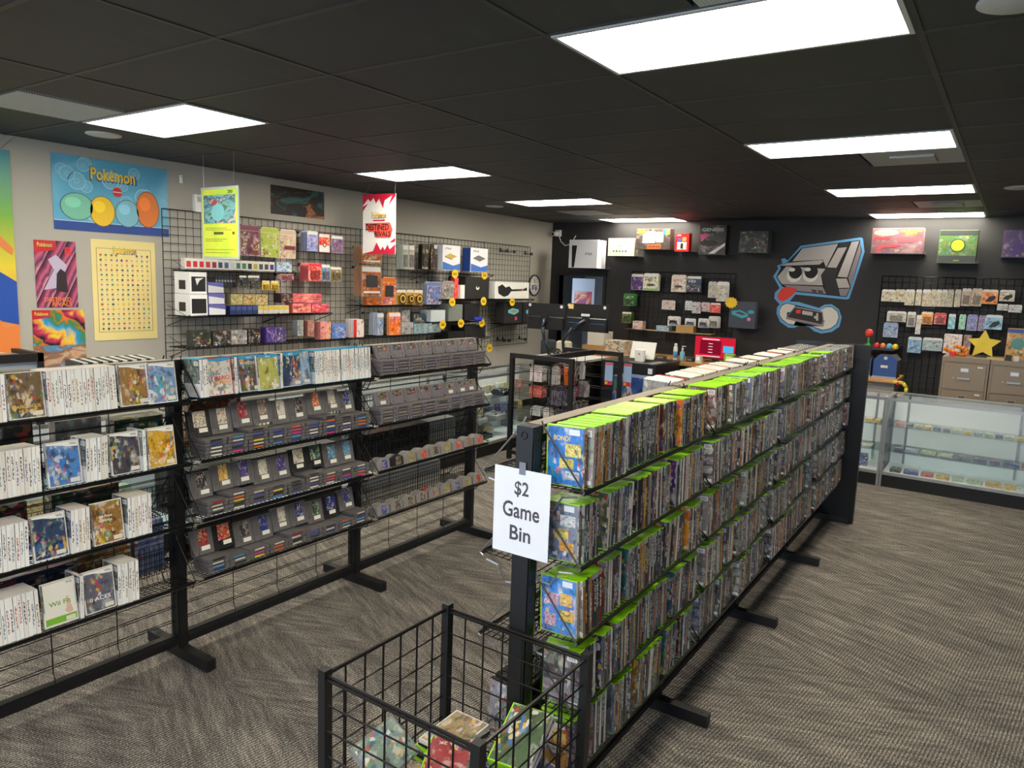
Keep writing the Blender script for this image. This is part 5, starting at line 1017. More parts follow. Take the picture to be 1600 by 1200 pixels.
# ledges that carry the boxed consoles
b = MB(); b.box(-.5, .5, 0, 1, -.006, 0); b.box(-.5, .5, .985, 1, 0, .04); LEDGE = b.mesh('ledge_plate', plain('smoky_acrylic', (70, 70, 70), .15))
for row in WALL_BACK_GOODS[:9]:
    lab = row[3]; o, w, h = MADE[lab]
    t = tag(ob('wall_ledge', LEDGE, None, (10.42 - row[9] - .01, (row[5] + row[6]) / 2, row[7]), (0, 0, R(-90)), None, (w + .03, row[9] + .01, 1)), 'small smoky ledge under the ' + lab.split(' with ')[0].split(' beside')[0].split(' on a')[0] + {0: ' by the door'}.get(0, '') * 0 + ', ' + ' '.join(lab.split()[-3:]), 'shelf', 'small ledges on the black wall')
for q in ('charcoal box with teal console',):
    o, w, h = get(q); tag(ob('wall_ledge', LEDGE, None, (10.42 - .31, 3.1, 1.462), (0, 0, R(-90)), None, (w + .02, .31, 1)), 'small ledge under the charcoal box with teal console picture', 'shelf', 'small ledges on the black wall')
# small white cards in a row, hung dark straps, small navy boxes
WC_ = [(200, 40, 52)] * 4 + [(150, 40, 60), (50, 60, 110), (60, 90, 140), (200, 200, 205), (60, 110, 90), (60, 130, 90), (44, 44, 46), (180, 170, 60), (60, 80, 80), (80, 70, 90), (70, 60, 120)]
b = MB(); b.box(-.0305, .0305, 0, .03, 0, .1); cm = b.mesh('card_box', TINT); b = MB(); b.box(-.022, .02, -.0012, 0, .022, .075); cp = b.mesh('card_print', TINT)
for i, c in enumerate(WC_):
    for dq in range(2):
        o = tag(ob('card_box', cm, None, (3.845 + i * .064, 6.17 + dq * .04, 1.992), (0, 0, 0), (224, 222, 214)), 'small white box with a colour patch in the white card row', 'box', 'row of small white boxes on the grey wall')
        if dq == 0: ob('colour_patch', cp, o, (0, 0, 0), (0, 0, 0), c)
b = MB(); b.prism([(-.0145, 0), (.0145, 0), (.0145, .1), (.008, .12), (-.008, .12), (-.0145, .1)], 0, .01); sm = b.mesh('strap_card', TINT); b = MB(); b.lathe([(.011, 0), (.011, .001)], 10); b.v = [(v[0], -v[2], v[1] + .06) for v in b.v]; sb = b.mesh('badge', TINT)
for i in range(7):
    o = tag(ob('strap_pack', sm, None, (4.14 + i * .031, 6.2, 1.835), (0, 0, 0), (40, 42, 48)), 'black narrow hanging pack with round badge in a row of seven', 'pack', 'row of narrow black packs on the grey wall'); ob('badge', sb, o, (0, 0, 0), (0, 0, 0), (150, 156, 164))
b = MB(); b.box(-.029, .029, 0, .06, 0, .085); nm_ = b.mesh('pack_body', TINT); b = MB(); b.box(-.026, .026, -.0012, 0, .045, .08); np_ = b.mesh('yellow_label', TINT)
for i in range(11):
    blue = i < 5
    o = tag(ob('small_pack', nm_, None, (4.24 + i * .062 - (0 if i < 5 else .0), 6.1, 1.579), (0, 0, 0), (42, 58, 110) if blue else (206, 204, 196)), ('navy' if blue else 'white and yellow') + ' small pack in the front row under the cream tins', 'pack', 'front row of small packs'); ob('label', np_, o, (0, 0, 0), (0, 0, 0), (70, 90, 150) if blue else (220, 190, 50))
# yellow price bursts
pts = []
for i in range(24): rr = .062 if i % 2 else .05; pts.append((rr * 1.15 * math.cos(2 * math.pi * i / 24), rr * math.sin(2 * math.pi * i / 24)))
b = MB(); b.prism(pts, 0, .002); BU = b.mesh('burst', plain('yellow_card', (240, 196, 30), .5))
wherebu = ['under the gold console box', 'under the grey console box', 'under the grey picture pack', 'under the black console box', 'under the guitar box', 'under the silver console', 'under the grey console', 'under the console with blue controller', 'under the lowest black console']
for (x, z), wl in zip(BURSTS, wherebu):
    o = tag(ob('price_burst', BU, None, (x, 6.018, z)), 'yellow starburst price tag hanging ' + wl, 'price tag', 'yellow price tags on the grey wall'); lettering('$', .02, .045, (40, 36, 20), o, (-.025, -.001, 0)); b = MB(); b.rod((0, .001, .04), (0, .001, .06 if 'lowest' not in wl else .145), .0015, 4); ob('tag_string', b.mesh('tag_string', WIRE), o); lettering('60', .045, .04, (40, 36, 20), o, (.012, -.001, 0))
o = tag(ob('price_burst', BU, None, (10.1, 3.26, 1.8), (0, 0, R(-90)), None, (1.3, 1, 1.3)), 'yellow starburst price tag on the charcoal retro console box', 'price tag')
for (x, z) in HOOKS:
    b = MB(); b.path([(0, .05, 0), (0, -.09, 0)], .006, 5); b.prism([(-.03, -.01), (.03, -.01), (.008, .05), (-.008, .05)], .03, .036); b.box(-.03, .03, -.09, -.084, -.02, .02)
    tag(ob('shelf_bracket', b.mesh('empty_bracket', BLACK), None, (x, 6.31, z)), 'empty black bracket on the grid panel beside the clock', 'bracket', 'empty brackets on the grid')
MURAL = [
 ('blue', [(2.81, 2.18), (2.749, 2.285), (2.768, 2.324), (2.7, 2.357), (2.724, 2.412), (2.683, 2.428), (2.634, 2.397), (2.484, 2.594), (1.757, 2.703), (1.728, 2.692), (1.692, 2.523), (1.729, 2.329), (1.817, 1.919), (1.844, 1.906), (2.495, 1.945), (2.564, 1.847), (2.441, 1.845), (2.18, 1.779), (2.111, 1.826), (2.024, 1.836), (1.932, 1.776), (1.886, 1.671), (1.904, 1.547), (1.991, 1.472), (2.12, 1.442), (2.211, 1.464), (2.276, 1.515), (2.391, 1.539), (2.472, 1.494), (2.549, 1.492), (2.664, 1.562), (2.72, 1.671), (2.724, 1.751), (2.692, 1.804), (2.769, 1.878), (2.768, 1.958), (2.711, 2.024)]),
 ('dark', [(2.769, 2.173), (2.718, 2.294), (2.736, 2.325), (2.64, 2.371), (2.466, 2.569), (1.761, 2.67), (1.722, 2.522), (1.814, 2.048), (1.85, 1.939), (1.935, 1.942), (2.491, 1.981), (2.677, 2.044)]),
 ('dark', [(2.688, 1.721), (2.661, 1.799), (2.593, 1.828), (2.476, 1.804), (2.147, 1.742), (2.094, 1.804), (2.021, 1.807), (1.939, 1.748), (1.913, 1.67), (1.936, 1.573), (2.009, 1.509), (2.109, 1.479), (2.25, 1.528), (2.479, 1.581), (2.446, 1.583), (2.474, 1.526), (2.553, 1.537), (2.638, 1.589), (2.684, 1.654)]),
 ('light', [(2.572, 2.387), (2.458, 2.56), (2.017, 2.622), (2.137, 2.315), (2.186, 2.415)]),
 ('light', [(2.123, 2.315), (2.013, 2.568), (1.906, 2.578), (2.01, 2.311)]),
 ('light', [(1.985, 2.198), (1.856, 2.645), (1.767, 2.658), (1.866, 2.19)]),
 ('mid', [(1.854, 2.186), (1.754, 2.645), (1.733, 2.522), (1.812, 2.065)]),
 ('char', [(2.006, 2.583), (1.985, 2.631), (1.88, 2.642), (1.901, 2.587)]),
 ('char', [(2.186, 2.212), (2.138, 2.296), (1.994, 2.296), (2.01, 2.186), (1.941, 1.952), (2.094, 1.966)]),
 ('light', [(2.001, 2.171), (1.871, 2.175), (1.821, 2.06), (1.96, 2.051)]),
 ('mid', [(1.956, 2.039), (1.82, 2.05), (1.858, 1.949), (1.931, 1.953)]),
 ('light', [(2.753, 2.172), (2.647, 2.317), (2.144, 2.296), (2.192, 2.212), (2.157, 2.078), (2.683, 2.079)]),
 ('mid', [(2.673, 2.07), (2.155, 2.062), (2.103, 1.969), (2.484, 1.993)]),
 ('light', [(2.729, 2.325), (2.631, 2.364), (2.195, 2.41), (2.176, 2.39), (2.224, 2.35), (2.59, 2.331)]),
 ('red', [(2.612, 2.046), (2.474, 2.017), (2.512, 1.955), (2.58, 1.889), (2.644, 1.847), (2.699, 1.852), (2.727, 1.896), (2.718, 1.96), (2.676, 2.02)]),
 ('cream', [(2.681, 1.722), (2.654, 1.79), (2.592, 1.819), (2.486, 1.798), (2.494, 1.719), (2.582, 1.698), (2.585, 1.631), (2.457, 1.591), (2.479, 1.538), (2.553, 1.546), (2.633, 1.599), (2.677, 1.658)]),
 ('cream', [(2.164, 1.733), (2.09, 1.795), (2.02, 1.798), (1.946, 1.742), (1.922, 1.669), (1.945, 1.578), (2.012, 1.518), (2.107, 1.49), (2.238, 1.532), (2.102, 1.537), (2.091, 1.613), (2.157, 1.656)]),
 ('mid', [(2.589, 1.631), (2.489, 1.786), (2.124, 1.735), (2.094, 1.574), (2.111, 1.534), (2.586, 1.605)]),
 ('char', [(2.57, 1.644), (2.483, 1.767), (2.133, 1.719), (2.113, 1.611), (2.128, 1.567), (2.569, 1.635)]),
 ('red2', [(2.467, 1.739), (2.408, 1.742), (2.404, 1.695), (2.463, 1.692)]),
 ('light', [(2.383, 1.734), (2.249, 1.719), (2.251, 1.669), (2.384, 1.684)]),
 ('light', [(2.23, 1.67), (2.2, 1.672), (2.203, 1.708), (2.18, 1.709), (2.171, 1.611), (2.197, 1.609), (2.2, 1.634), (2.227, 1.639)]),
 ('grey2', [(2.294, 2.02), (2.231, 2.016), (2.225, 1.979), (2.282, 1.986)]),
 ('grey2', [(2.213, 2.014), (2.154, 2.01), (2.139, 1.976), (2.204, 1.98)]),
]
MURAL_EYES = [('white', (2.533, 2.2), 0.094, 0.091), ('white', (2.325, 2.206), 0.092, 0.089), ('black', (2.518, 2.244), 0.084, 0.088), ('black', (2.317, 2.252), 0.083, 0.087), ('white', (2.564, 2.275), 0.04, 0.025), ('white', (2.362, 2.282), 0.039, 0.025)]
# ------------------------------------------------------------------ posters, hanging signs, clock on the grey wall
def art_mat(name, cols, scale=2.5, stripes=0.0, ang=0.6, detail=4.0):
    """flat colourful print without any figure"""
    k = NT(name); tc = k.n('TexCoord'); s = k.n('SeparateXYZ', i0=tc.outputs['Generated'])
    n = k.n('TexNoise', Vector=tc.outputs['Generated'], Scale=scale, Detail=detail, Distortion=1.2)
    f = n.outputs[0]
    if stripes:
        u = k.m('ADD', k.m('MULTIPLY', s.outputs[0], math.cos(ang)), k.m('MULTIPLY', s.outputs[2], math.sin(ang)))
        wv = k.m('FRACT', k.m('MULTIPLY_ADD', u, stripes, k.m('MULTIPLY', n.outputs[0], .4))); f = k.m('ADD', k.m('MULTIPLY', wv, .55), k.m('MULTIPLY', n.outputs[0], .45))
    st = [(0.22 + 0.56 * i / (len(cols) - 1), srgb(c)) for i, c in enumerate(cols)]
    return k.principled(k.ramp(f, st), .4)
def poster(name, label, x0, x1, z0, z1, mat, cat='poster', y=6.383):
    b = MB(); b.box(-(x1 - x0) / 2, (x1 - x0) / 2, 0, .003, 0, z1 - z0); t = thing(name, label, cat, ((x0 + x1) / 2, y, z0)); ob('sheet', b.mesh('sheet', mat), t); return t, x1 - x0, z1 - z0
def ring(o, col, cx, cz, r0, r1, y, mat=None, n=28):
    b = MB()
    for i in range(n):
        a, c = 2 * math.pi * i / n, 2 * math.pi * (i + 1) / n
        b.quad((cx + r0 * math.cos(a), y, cz + r0 * math.sin(a)), (cx + r1 * math.cos(a), y, cz + r1 * math.sin(a)), (cx + r1 * math.cos(c), y, cz + r1 * math.sin(c)), (cx + r0 * math.cos(c), y, cz + r0 * math.sin(c)))
    return ob('print_ring', b.mesh('print_ring', TINT), o, (0, 0, 0), (0, 0, 0), col)
def logo(o, cx, cz, w, h, y, c1=(244, 204, 50), c2=(40, 60, 130)):
    lettering('Pokémon', w * 1.05, h * 1.16, c2, o, (cx + .003, y, cz - .003)); lettering('Pokémon', w, h, c1, o, (cx, y - .0008, cz))
BLUEP = art_mat('blue_poster', [(70, 150, 190), (96, 176, 210), (130, 196, 222)], 1.6)
t, w, h = poster('wall_poster', 'wide sky blue poster with yellow title and navy lower band', 2.83, 3.79, 2.275, 2.865, BLUEP)
random.seed(3)
for i in range(15):
    cx, cz, rr = random.uniform(-.42, .42), random.uniform(.14, .54), random.uniform(.035, .075)
    disc(t, (112, 184, 214), cx, cz, rr, rr, -.0016 - i * .0001); ring(t, (170, 214, 232), cx, cz, rr * .92, rr, -.0018 - i * .0001); ring(t, (160, 208, 228), cx, cz, rr * .24, rr * .3, -.0018 - i * .0001)
patch(t, (44, 74, 150), -w / 2, w / 2, 0, .07, -.003); patch(t, (190, 214, 236), -w / 2, w / 2, .07, .076, -.003); logo(t, .0, .47, .37, .1, -.005)

# soft colour fields stand in for the printed figures
for cx, cz, rx, rz_, c in ((-.3, .19, .125, .105, (124, 196, 170)), (-.1, .17, .1, .12, (240, 196, 50)), (.11, .17, .1, .11, (130, 190, 210)), (.29, .22, .1, .15, (226, 124, 54))):
    disc(t, tuple(int(v * .55) for v in c), cx, cz, rx * 1.05, rz_ * 1.05, -.0036); disc(t, c, cx, cz, rx, rz_, -.0042); disc(t, tuple(min(255, int(v * 1.12)) for v in c), cx - rx * .25, cz + rz_ * .3, rx * .5, rz_ * .4, -.005)
disc(t, (206, 50, 60), .03, .34, .04, .04, -.0042); patch(t, (236, 226, 226), -.008, .068, .337, .343, -.0052)
CREAMP = plain('cream_poster', (232, 214, 146), .6, 0, .02)
t, w, h = poster('wall_poster', 'tall cream chart poster covered with rows of tiny coloured marks', 3.105, 3.655, 1.365, 2.215, CREAMP)
for (x0, x1, z0, z1) in ((-.235, .235, .776, .779), (-.235, .235, .07, .073), (-.235, -.232, .07, .778), (.232, .235, .07, .778)): patch(t, (120, 100, 60), x0, x1, z0, z1, -.0015)
logo(t, 0, .765, .19, .055, -.004)
mb = {}
pal = [(70, 130, 160), (190, 90, 60), (110, 80, 140), (90, 140, 80), (150, 120, 70), (200, 130, 150), (70, 70, 90), (214, 180, 70)]
for i in range(10):
    for j in range(16):
        c = random.randrange(len(pal)); m_ = mb.setdefault(c, MB()); cx, cz = -.2 + i * .0445 + random.uniform(-.003, .003), .1 + j * .0415
        if j >= 15 and 3 < i < 7: continue
        a, d = random.uniform(.007, .012), random.uniform(.007, .012)
        m_.prism([(cx - a, cz - d * .4), (cx - a * .2, cz - d), (cx + a, cz - d * .5), (cx + a * .7, cz + d * .6), (cx, cz + d), (cx - a * .8, cz + d * .5)], -.0016, -.0006); m_.box(cx - .012, cx + .012, -.0012, -.0006, cz - .018, cz - .0165)
for c, m_ in mb.items(): ob('chart_marks', m_.mesh('chart_marks', TINT), t, (0, 0, 0), (0, 0, 0), pal[c])['kind'] = 'stuff'
PINKP = art_mat('pink_poster', [(40, 24, 44), (120, 50, 84), (206, 96, 130), (90, 44, 84), (232, 150, 170)], 1.2, 4.0, -.7)
t, w, h = poster('wall_poster', 'narrow pink and plum striped poster with a red corner letter', 2.675, 2.985, 1.65, 2.18, PINKP)
poly_patch(t, (206, 36, 48), [(-w / 2, h), (-w / 2, h - .1), (-w / 2 + .16, h - .07), (-w / 2 + .16, h)]); logo(t, -w / 2 + .075, h - .035, .11, .034, -.005); lettering('R', .062, .066, (226, 44, 50), t, (w / 2 - .055, -.002, h - .08)); poly_patch(t, (190, 178, 204), [(-.1, .14), (.02, .16), (.08, .34), (.0, .42), (-.06, .38), (-.02, .3)]); poly_patch(t, (50, 38, 42), [(-.01, .13), (.08, .12), (.07, .28), (.03, .31), (.0, .27)], -.004)
lettering('DESTINED', .2, .034, (236, 130, 60), t, (0, -.005, .065)); lettering('RIVALS', .15, .034, (236, 130, 60), t, (.03, -.005, .028))
MULTI = art_mat('swirl_poster', [(24, 24, 40), (200, 50, 90), (240, 200, 50), (40, 150, 210), (60, 130, 60), (230, 110, 50)], 3.2, 1.6, .9)
t, w, h = poster('wall_poster', 'square poster of multicoloured swirls above orange rock colours', 2.635, 3.03, 1.12, 1.63, MULTI)
poly_patch(t, (206, 36, 48), [(-w / 2, h), (-w / 2, h - .075), (-w / 2 + .13, h - .06), (-w / 2 + .13, h)]); logo(t, -w / 2 + .065, h - .03, .1, .03, -.005)
ORG = art_mat('rock_print', [(226, 110, 40), (196, 176, 150), (150, 90, 50), (60, 150, 200), (236, 140, 50)], 3.0); b = MB(); b.box(-w / 2, w / 2, -.0015, 0, 0, h * .44); ob('lower_picture', b.mesh('lower_picture', ORG), t); 
TEALP = art_mat('dusk_print', [(20, 34, 36), (50, 100, 100), (24, 22, 24), (30, 26, 24), (180, 110, 60), (90, 50, 40)], 2.2)
t, w, h = poster('wall_poster', 'small wide poster in dark teal, black and amber', 4.9, 5.6, 2.585, 2.875, TEALP)
GRADP = NT('gradient_poster'); tc = GRADP.n('TexCoord'); s = GRADP.n('SeparateXYZ', i0=tc.outputs['Generated'])
GRADP = GRADP.principled(GRADP.ramp(s.outputs[2], [(0, srgb((236, 214, 150))), (.28, srgb((226, 130, 66))), (.5, srgb((230, 206, 60))), (.72, srgb((120, 180, 60))), (.98, srgb((30, 140, 150)))]), .4)
t, w, h = poster('wall_poster', 'large green, yellow and orange cloth poster at the wall edge', 1.6, 2.54, 1.1, 2.83, GRADP)
poly_patch(t, (36, 80, 170), [(w / 2 - .3, .95), (w / 2, .75), (w / 2, .42), (w / 2 - .12, .45), (w / 2 - .3, .7)]); poly_patch(t, (232, 132, 66), [(-w / 2, .3), (w / 2 - .3, .7), (w / 2 - .1, .4), (w / 2, .42), (w / 2, .16), (-w / 2, .1)], -.004); poly_patch(t, (226, 130, 70), [(w / 2 - .12, 1.12), (w / 2 - .01, 1.0), (w / 2 - .02, .95), (w / 2 - .16, 1.06)], -.004); poly_patch(t, (240, 222, 168), [(-w / 2, 0), (w / 2 - .02, 0), (w / 2 - .05, .2), (-w / 2 + .2, .3), (-w / 2, .26)], -.005)
b = MB(); b.rod((.4, -.002, h - .01), (.5, -.002, h + .1), .0015, 4); ob('hanging_cord', b.mesh('hanging_cord', CHROME), t)
def strings(t, pts):
    for p, q in pts: b = MB(); b.rod(p, q, .002, 5); ob('hanging_cord', b.mesh('hanging_cord', CHROME), t)
# oversized card hanging from the ceiling, its face towards the shop front
t = thing('hanging_card', 'oversized lime green trading card hanging from the ceiling by two cords', 'hanging sign', (3.7, 5.48, 2.085), R(-90))
b = MB(); b.box(-.255, .255, 0, .008, 0, .585); ob('sleeve', b.mesh('sleeve', plain('card_silver', (170, 180, 178), .25)), t)
LIME = art_mat('lime_print', [(160, 206, 60), (206, 222, 70), (226, 226, 90)], 1.4); b = MB(); b.box(-.235, .235, -.0015, 0, .02, .565); ob('card_face', b.mesh('card_face', LIME), t)
PICT = art_mat('leafy_print', [(60, 80, 50), (90, 130, 90), (120, 180, 190), (60, 70, 90), (200, 190, 170), (110, 140, 80)], 3.5); b = MB(); b.box(-.215, .215, -.003, -.0015, .29, .52); ob('card_picture', b.mesh('card_picture', PICT), t)
disc(t, (120, 186, 190), -.02, .38, .09, .07, -.0045); disc(t, (196, 60, 70), -.06, .46, .03, .022, -.0045); lettering('280', .07, .026, (40, 44, 30), t, (.15, -.0035, .542)); patch(t, (90, 96, 40), -.08, .05, .2, .222, -.0028); patch(t, (90, 96, 40), .17, .2, .2, .222, -.0028)
for zz, ww in ((.25, .3), (.235, .36), (.16, .3), (.145, .24), (.075, .4), (.05, .34)): patch(t, (150, 160, 60), -.2, -.2 + ww, zz, zz + .006, -.0028)
strings(t, [((-.21, 0, .585), (-.21, 0, .855)), ((.2, 0, .585), (.2, 0, .855))])
t = thing('hanging_banner', 'white banner with jagged red ends hanging from the ceiling', 'hanging sign', (5.63, 5.58, 2.22), R(-90))
b = MB(); b.box(-.235, .235, 0, .006, 0, .615); ob('banner_board', b.mesh('banner_board', plain('white_board', (232, 230, 226), .5, 0, .02)), t)
RED = (196, 30, 62)
poly_patch(t, RED, [(-.235, .615), (.235, .615), (.08, .55), (.06, .47), (.0, .57), (-.04, .52), (-.08, .58), (-.12, .54), (-.16, .57), (-.235, .5)]); poly_patch(t, RED, [(-.235, .49), (-.16, .52), (-.235, .44)]); poly_patch(t, RED, [(.2, .615), (.235, .615), (.235, .59), (.14, .5)])
poly_patch(t, RED, [(-.235, 0), (.235, 0), (.235, .1), (.16, .05), (.13, .1), (.09, .04), (.06, .08), (.03, .04), (-.03, .12), (-.08, .03)]); poly_patch(t, RED, [(.235, .17), (.16, .12), (.235, .13)])
logo(t, .0, .4, .2, .06, -.004); patch(t, (196, 30, 62), -.08, .09, .338, .354); lettering('DESTINED', .33, .066, (30, 22, 28), t, (-.02, -.006, .278)); poly_patch(t, (232, 84, 70), [(-.2, .32), (.16, .325), (.2, .25), (.17, .17), (-.05, .17), (-.07, .23), (-.15, .23)], -.0035); lettering('RIVALS', .23, .054, (30, 22, 28), t, (.06, -.006, .208))
strings(t, [((-.2, 0, .615), (-.13, 0, .72)), ((.22, 0, .615), (.23, 0, .72))])
# clock
t = thing('wall_clock', 'round white wall clock with dark rim beside the black wall', 'clock', (9.9, 6.385, 1.93))
def flatlathe(prof, n=28): 
    b = MB(); b.lathe(prof, n); b.v = [(v[0], -v[2], v[1]) for v in b.v]; return b
ob('rim', flatlathe([(.0, .0), (.165, .0), (.17, .012), (.165, .028), (.15, .03), (.146, .014)]).mesh('rim', plain('dark_green_rim', (34, 48, 52), .3), True), t)
ob('dial', flatlathe([(.0, .005), (.146, .005), (.146, .014), (.01, .0145)]).mesh('dial', PAPER), t)
for i in range(12): a = i * math.pi / 6; b = MB(); b.box(-.004, .004, -.0165, -.0145, .108, .13); ob('hour_mark', b.mesh('hour_mark', INKBLACK), t, (0, 0, 0), (0, a, 0))
for a, L, n_ in ((R(100), .075, 'hour_hand'), (R(-95), .1, 'minute_hand')): b = MB(); b.box(-.004, .004, -.019, -.017, -.015, L); ob(n_, b.mesh(n_, INKBLACK), t, (0, 0, 0), (0, a, 0))
for cx, cz, c in ((0, .07, (196, 180, 60)), (-.04, -.04, (60, 110, 170)), (.05, -.05, (190, 60, 50)), (.0, -.02, (200, 190, 170))): disc(t, c, cx, cz, .03, .035, -.0162)
# thermostat and sensor
t = thing('thermostat', 'small white box on the grey wall beside the hanging card', 'switch', (4.08, 6.388, 2.52)); b = MB(); b.bbox(-.05, .05, -.05, 0, 0, .16, .006); ob('cover', b.mesh('cover', WHITE), t); b = MB(); b.box(-.03, .03, -.053, -.05, .09, .14); ob('display', b.mesh('display', plain('grey_display', (170, 174, 170), .3)), t)
t = thing('door_sensor', 'tiny white sensor strip on the grey wall near the ceiling', 'sensor', (3.92, 6.388, 2.765)); b = MB(); b.bbox(-.012, .012, -.02, 0, 0, .07, .003); ob('cover', b.mesh('cover', WHITE), t); b = MB(); b.box(-.004, .004, -.021, -.02, .05, .056); ob('lens', b.mesh('lens', INKBLACK), t)

# ------------------------------------------------------------------ painted emblem and camera on the black wall
t = thing('wall_mural', 'painted blue outlined mural of a grey game console with eyes and red tongue', 'mural', (10.418, 0, 0), 0)
MC = {'blue': (96, 162, 214), 'dark': (24, 24, 26), 'light': (178, 172, 170), 'mid': (136, 128, 134), 'char': (44, 44, 46), 'red': (214, 64, 52), 'red2': (214, 60, 56), 'cream': (206, 204, 196), 'grey2': (70, 66, 70), 'white': (222, 220, 212), 'black': (24, 24, 26)}
MN = {'blue': 'blue_outline', 'dark': 'dark_line', 'light': 'light_panel', 'mid': 'grey_panel', 'char': 'charcoal_panel', 'red': 'tongue', 'red2': 'red_button', 'cream': 'hand', 'grey2': 'port', 'white': 'eye_white', 'black': 'pupil'}
MM = {n_: plain('mural_' + n_, c, .75, 0, .02) for n_, c in MC.items()}
def mural_piece(n_, pts, lay):
    b = MB(); x0 = -.002 - lay * .0012; k_ = len(pts); area = sum(p[0] * q[1] - q[0] * p[1] for p, q in zip(pts, pts[1:] + pts[:1]))
    P = pts if area < 0 else pts[::-1]; b.v = [(x0, p[0], p[1]) for p in P] + [(0, p[0], p[1]) for p in P]
    b.face(tuple(range(k_))); 
    for i in range(k_): b.face((i, k_ + i, k_ + (i + 1) % k_, (i + 1) % k_))
    ob(MN[n_], b.mesh(MN[n_], MM[n_]), t)
for i, (n_, pts) in enumerate(MURAL): mural_piece(n_, pts, 0 if i == 0 else 1 + i * .35)
for i, (n_, c, rx, rz_) in enumerate(MURAL_EYES): mural_piece(n_, [(c[0] + rx * math.cos(2 * math.pi * q / 22), c[1] + rz_ * math.sin(2 * math.pi * q / 22)) for q in range(22)], 11 + i)
t = thing('security_camera', 'small white security camera with dangling cable in the corner of the black wall', 'camera', (10.40, 6.27, 2.78), R(-90))
b = MB(); b.box(-.05, .05, -.02, .02, -.05, .05); ob('mount', b.mesh('mount', WHITE), t)
b = MB(); b.rod((0, -.02, .0), (-.02, -.13, -.02), .035, 12); ob('camera_body', b.mesh('camera_body', WHITE, True), t); b = MB(); b.rod((-.02, -.13, -.02), (-.0215, -.137, -.0212), .024, 12); ob('lens', b.mesh('lens', INKBLACK, True), t)
b = MB(); b.path([(.03, -.03, -.04), (.08, -.03, -.14), (.16, -.03, -.2), (.24, -.03, -.18), (.3, -.03, -.12), (.34, -.02, -.04)], .006, 6); ob('cable', b.mesh('cable', WHITE), t)
# glimpse into the store room
b = MB(); b.box(-.5, .5, -.5, .5, 0, 1); UB = b.mesh('block', TINT); UP = UNIT
def blockthing(name, label, cat, loc, size, col, mat='t', rz=0, group=None):
    return tag(ob(name, UB if mat == 't' else UP, None, loc, (0, 0, rz), col, size), label, cat, group)
t = thing('picture_board', 'white picture board leaning in the back room doorway', 'poster', (11.2, 6.2, 1.35), R(-90)); b = MB(); b.box(-.22, .22, 0, .02, 0, .72); ob('board', b.mesh('board', PAPER), t); b = MB(); b.box(-.17, .17, -.002, 0, .06, .5); ob('picture', b.mesh('picture', art_mat('blurred_print', [(60, 90, 170), (206, 60, 60), (230, 200, 170), (240, 240, 238)], 2.2)), t)
t = thing('storeroom_grid', 'white wire grid in the back room behind the doorway', 'grid panel', (11.9, 6.0, .9), R(-90)); ob('wire_grid', grid_mesh(1.0, 1.3, plain('white_wire', (210, 210, 206), .4)), t)
for i in range(7): blockthing('red_box', 'small red box in the back room pile', 'box', (11.8, 5.98, 1.5 + i * .075), (.1, .22, .072), (196, 44, 52), 't', 0, 'red boxes in the back room')
for i in range(8): blockthing('snack_box', 'small brown and cream box in the back room pile', 'box', (11.8, 5.7, 1.5 + i * .07), (.1, .26, .066), (150, 110, 80), 'p', 0, 'brown boxes in the back room')
blockthing('storage_shelf', 'grey cabinet low in the back room', 'cabinet', (11.7, 5.75, 0), (.35, .8, 1.45), (150, 146, 140))
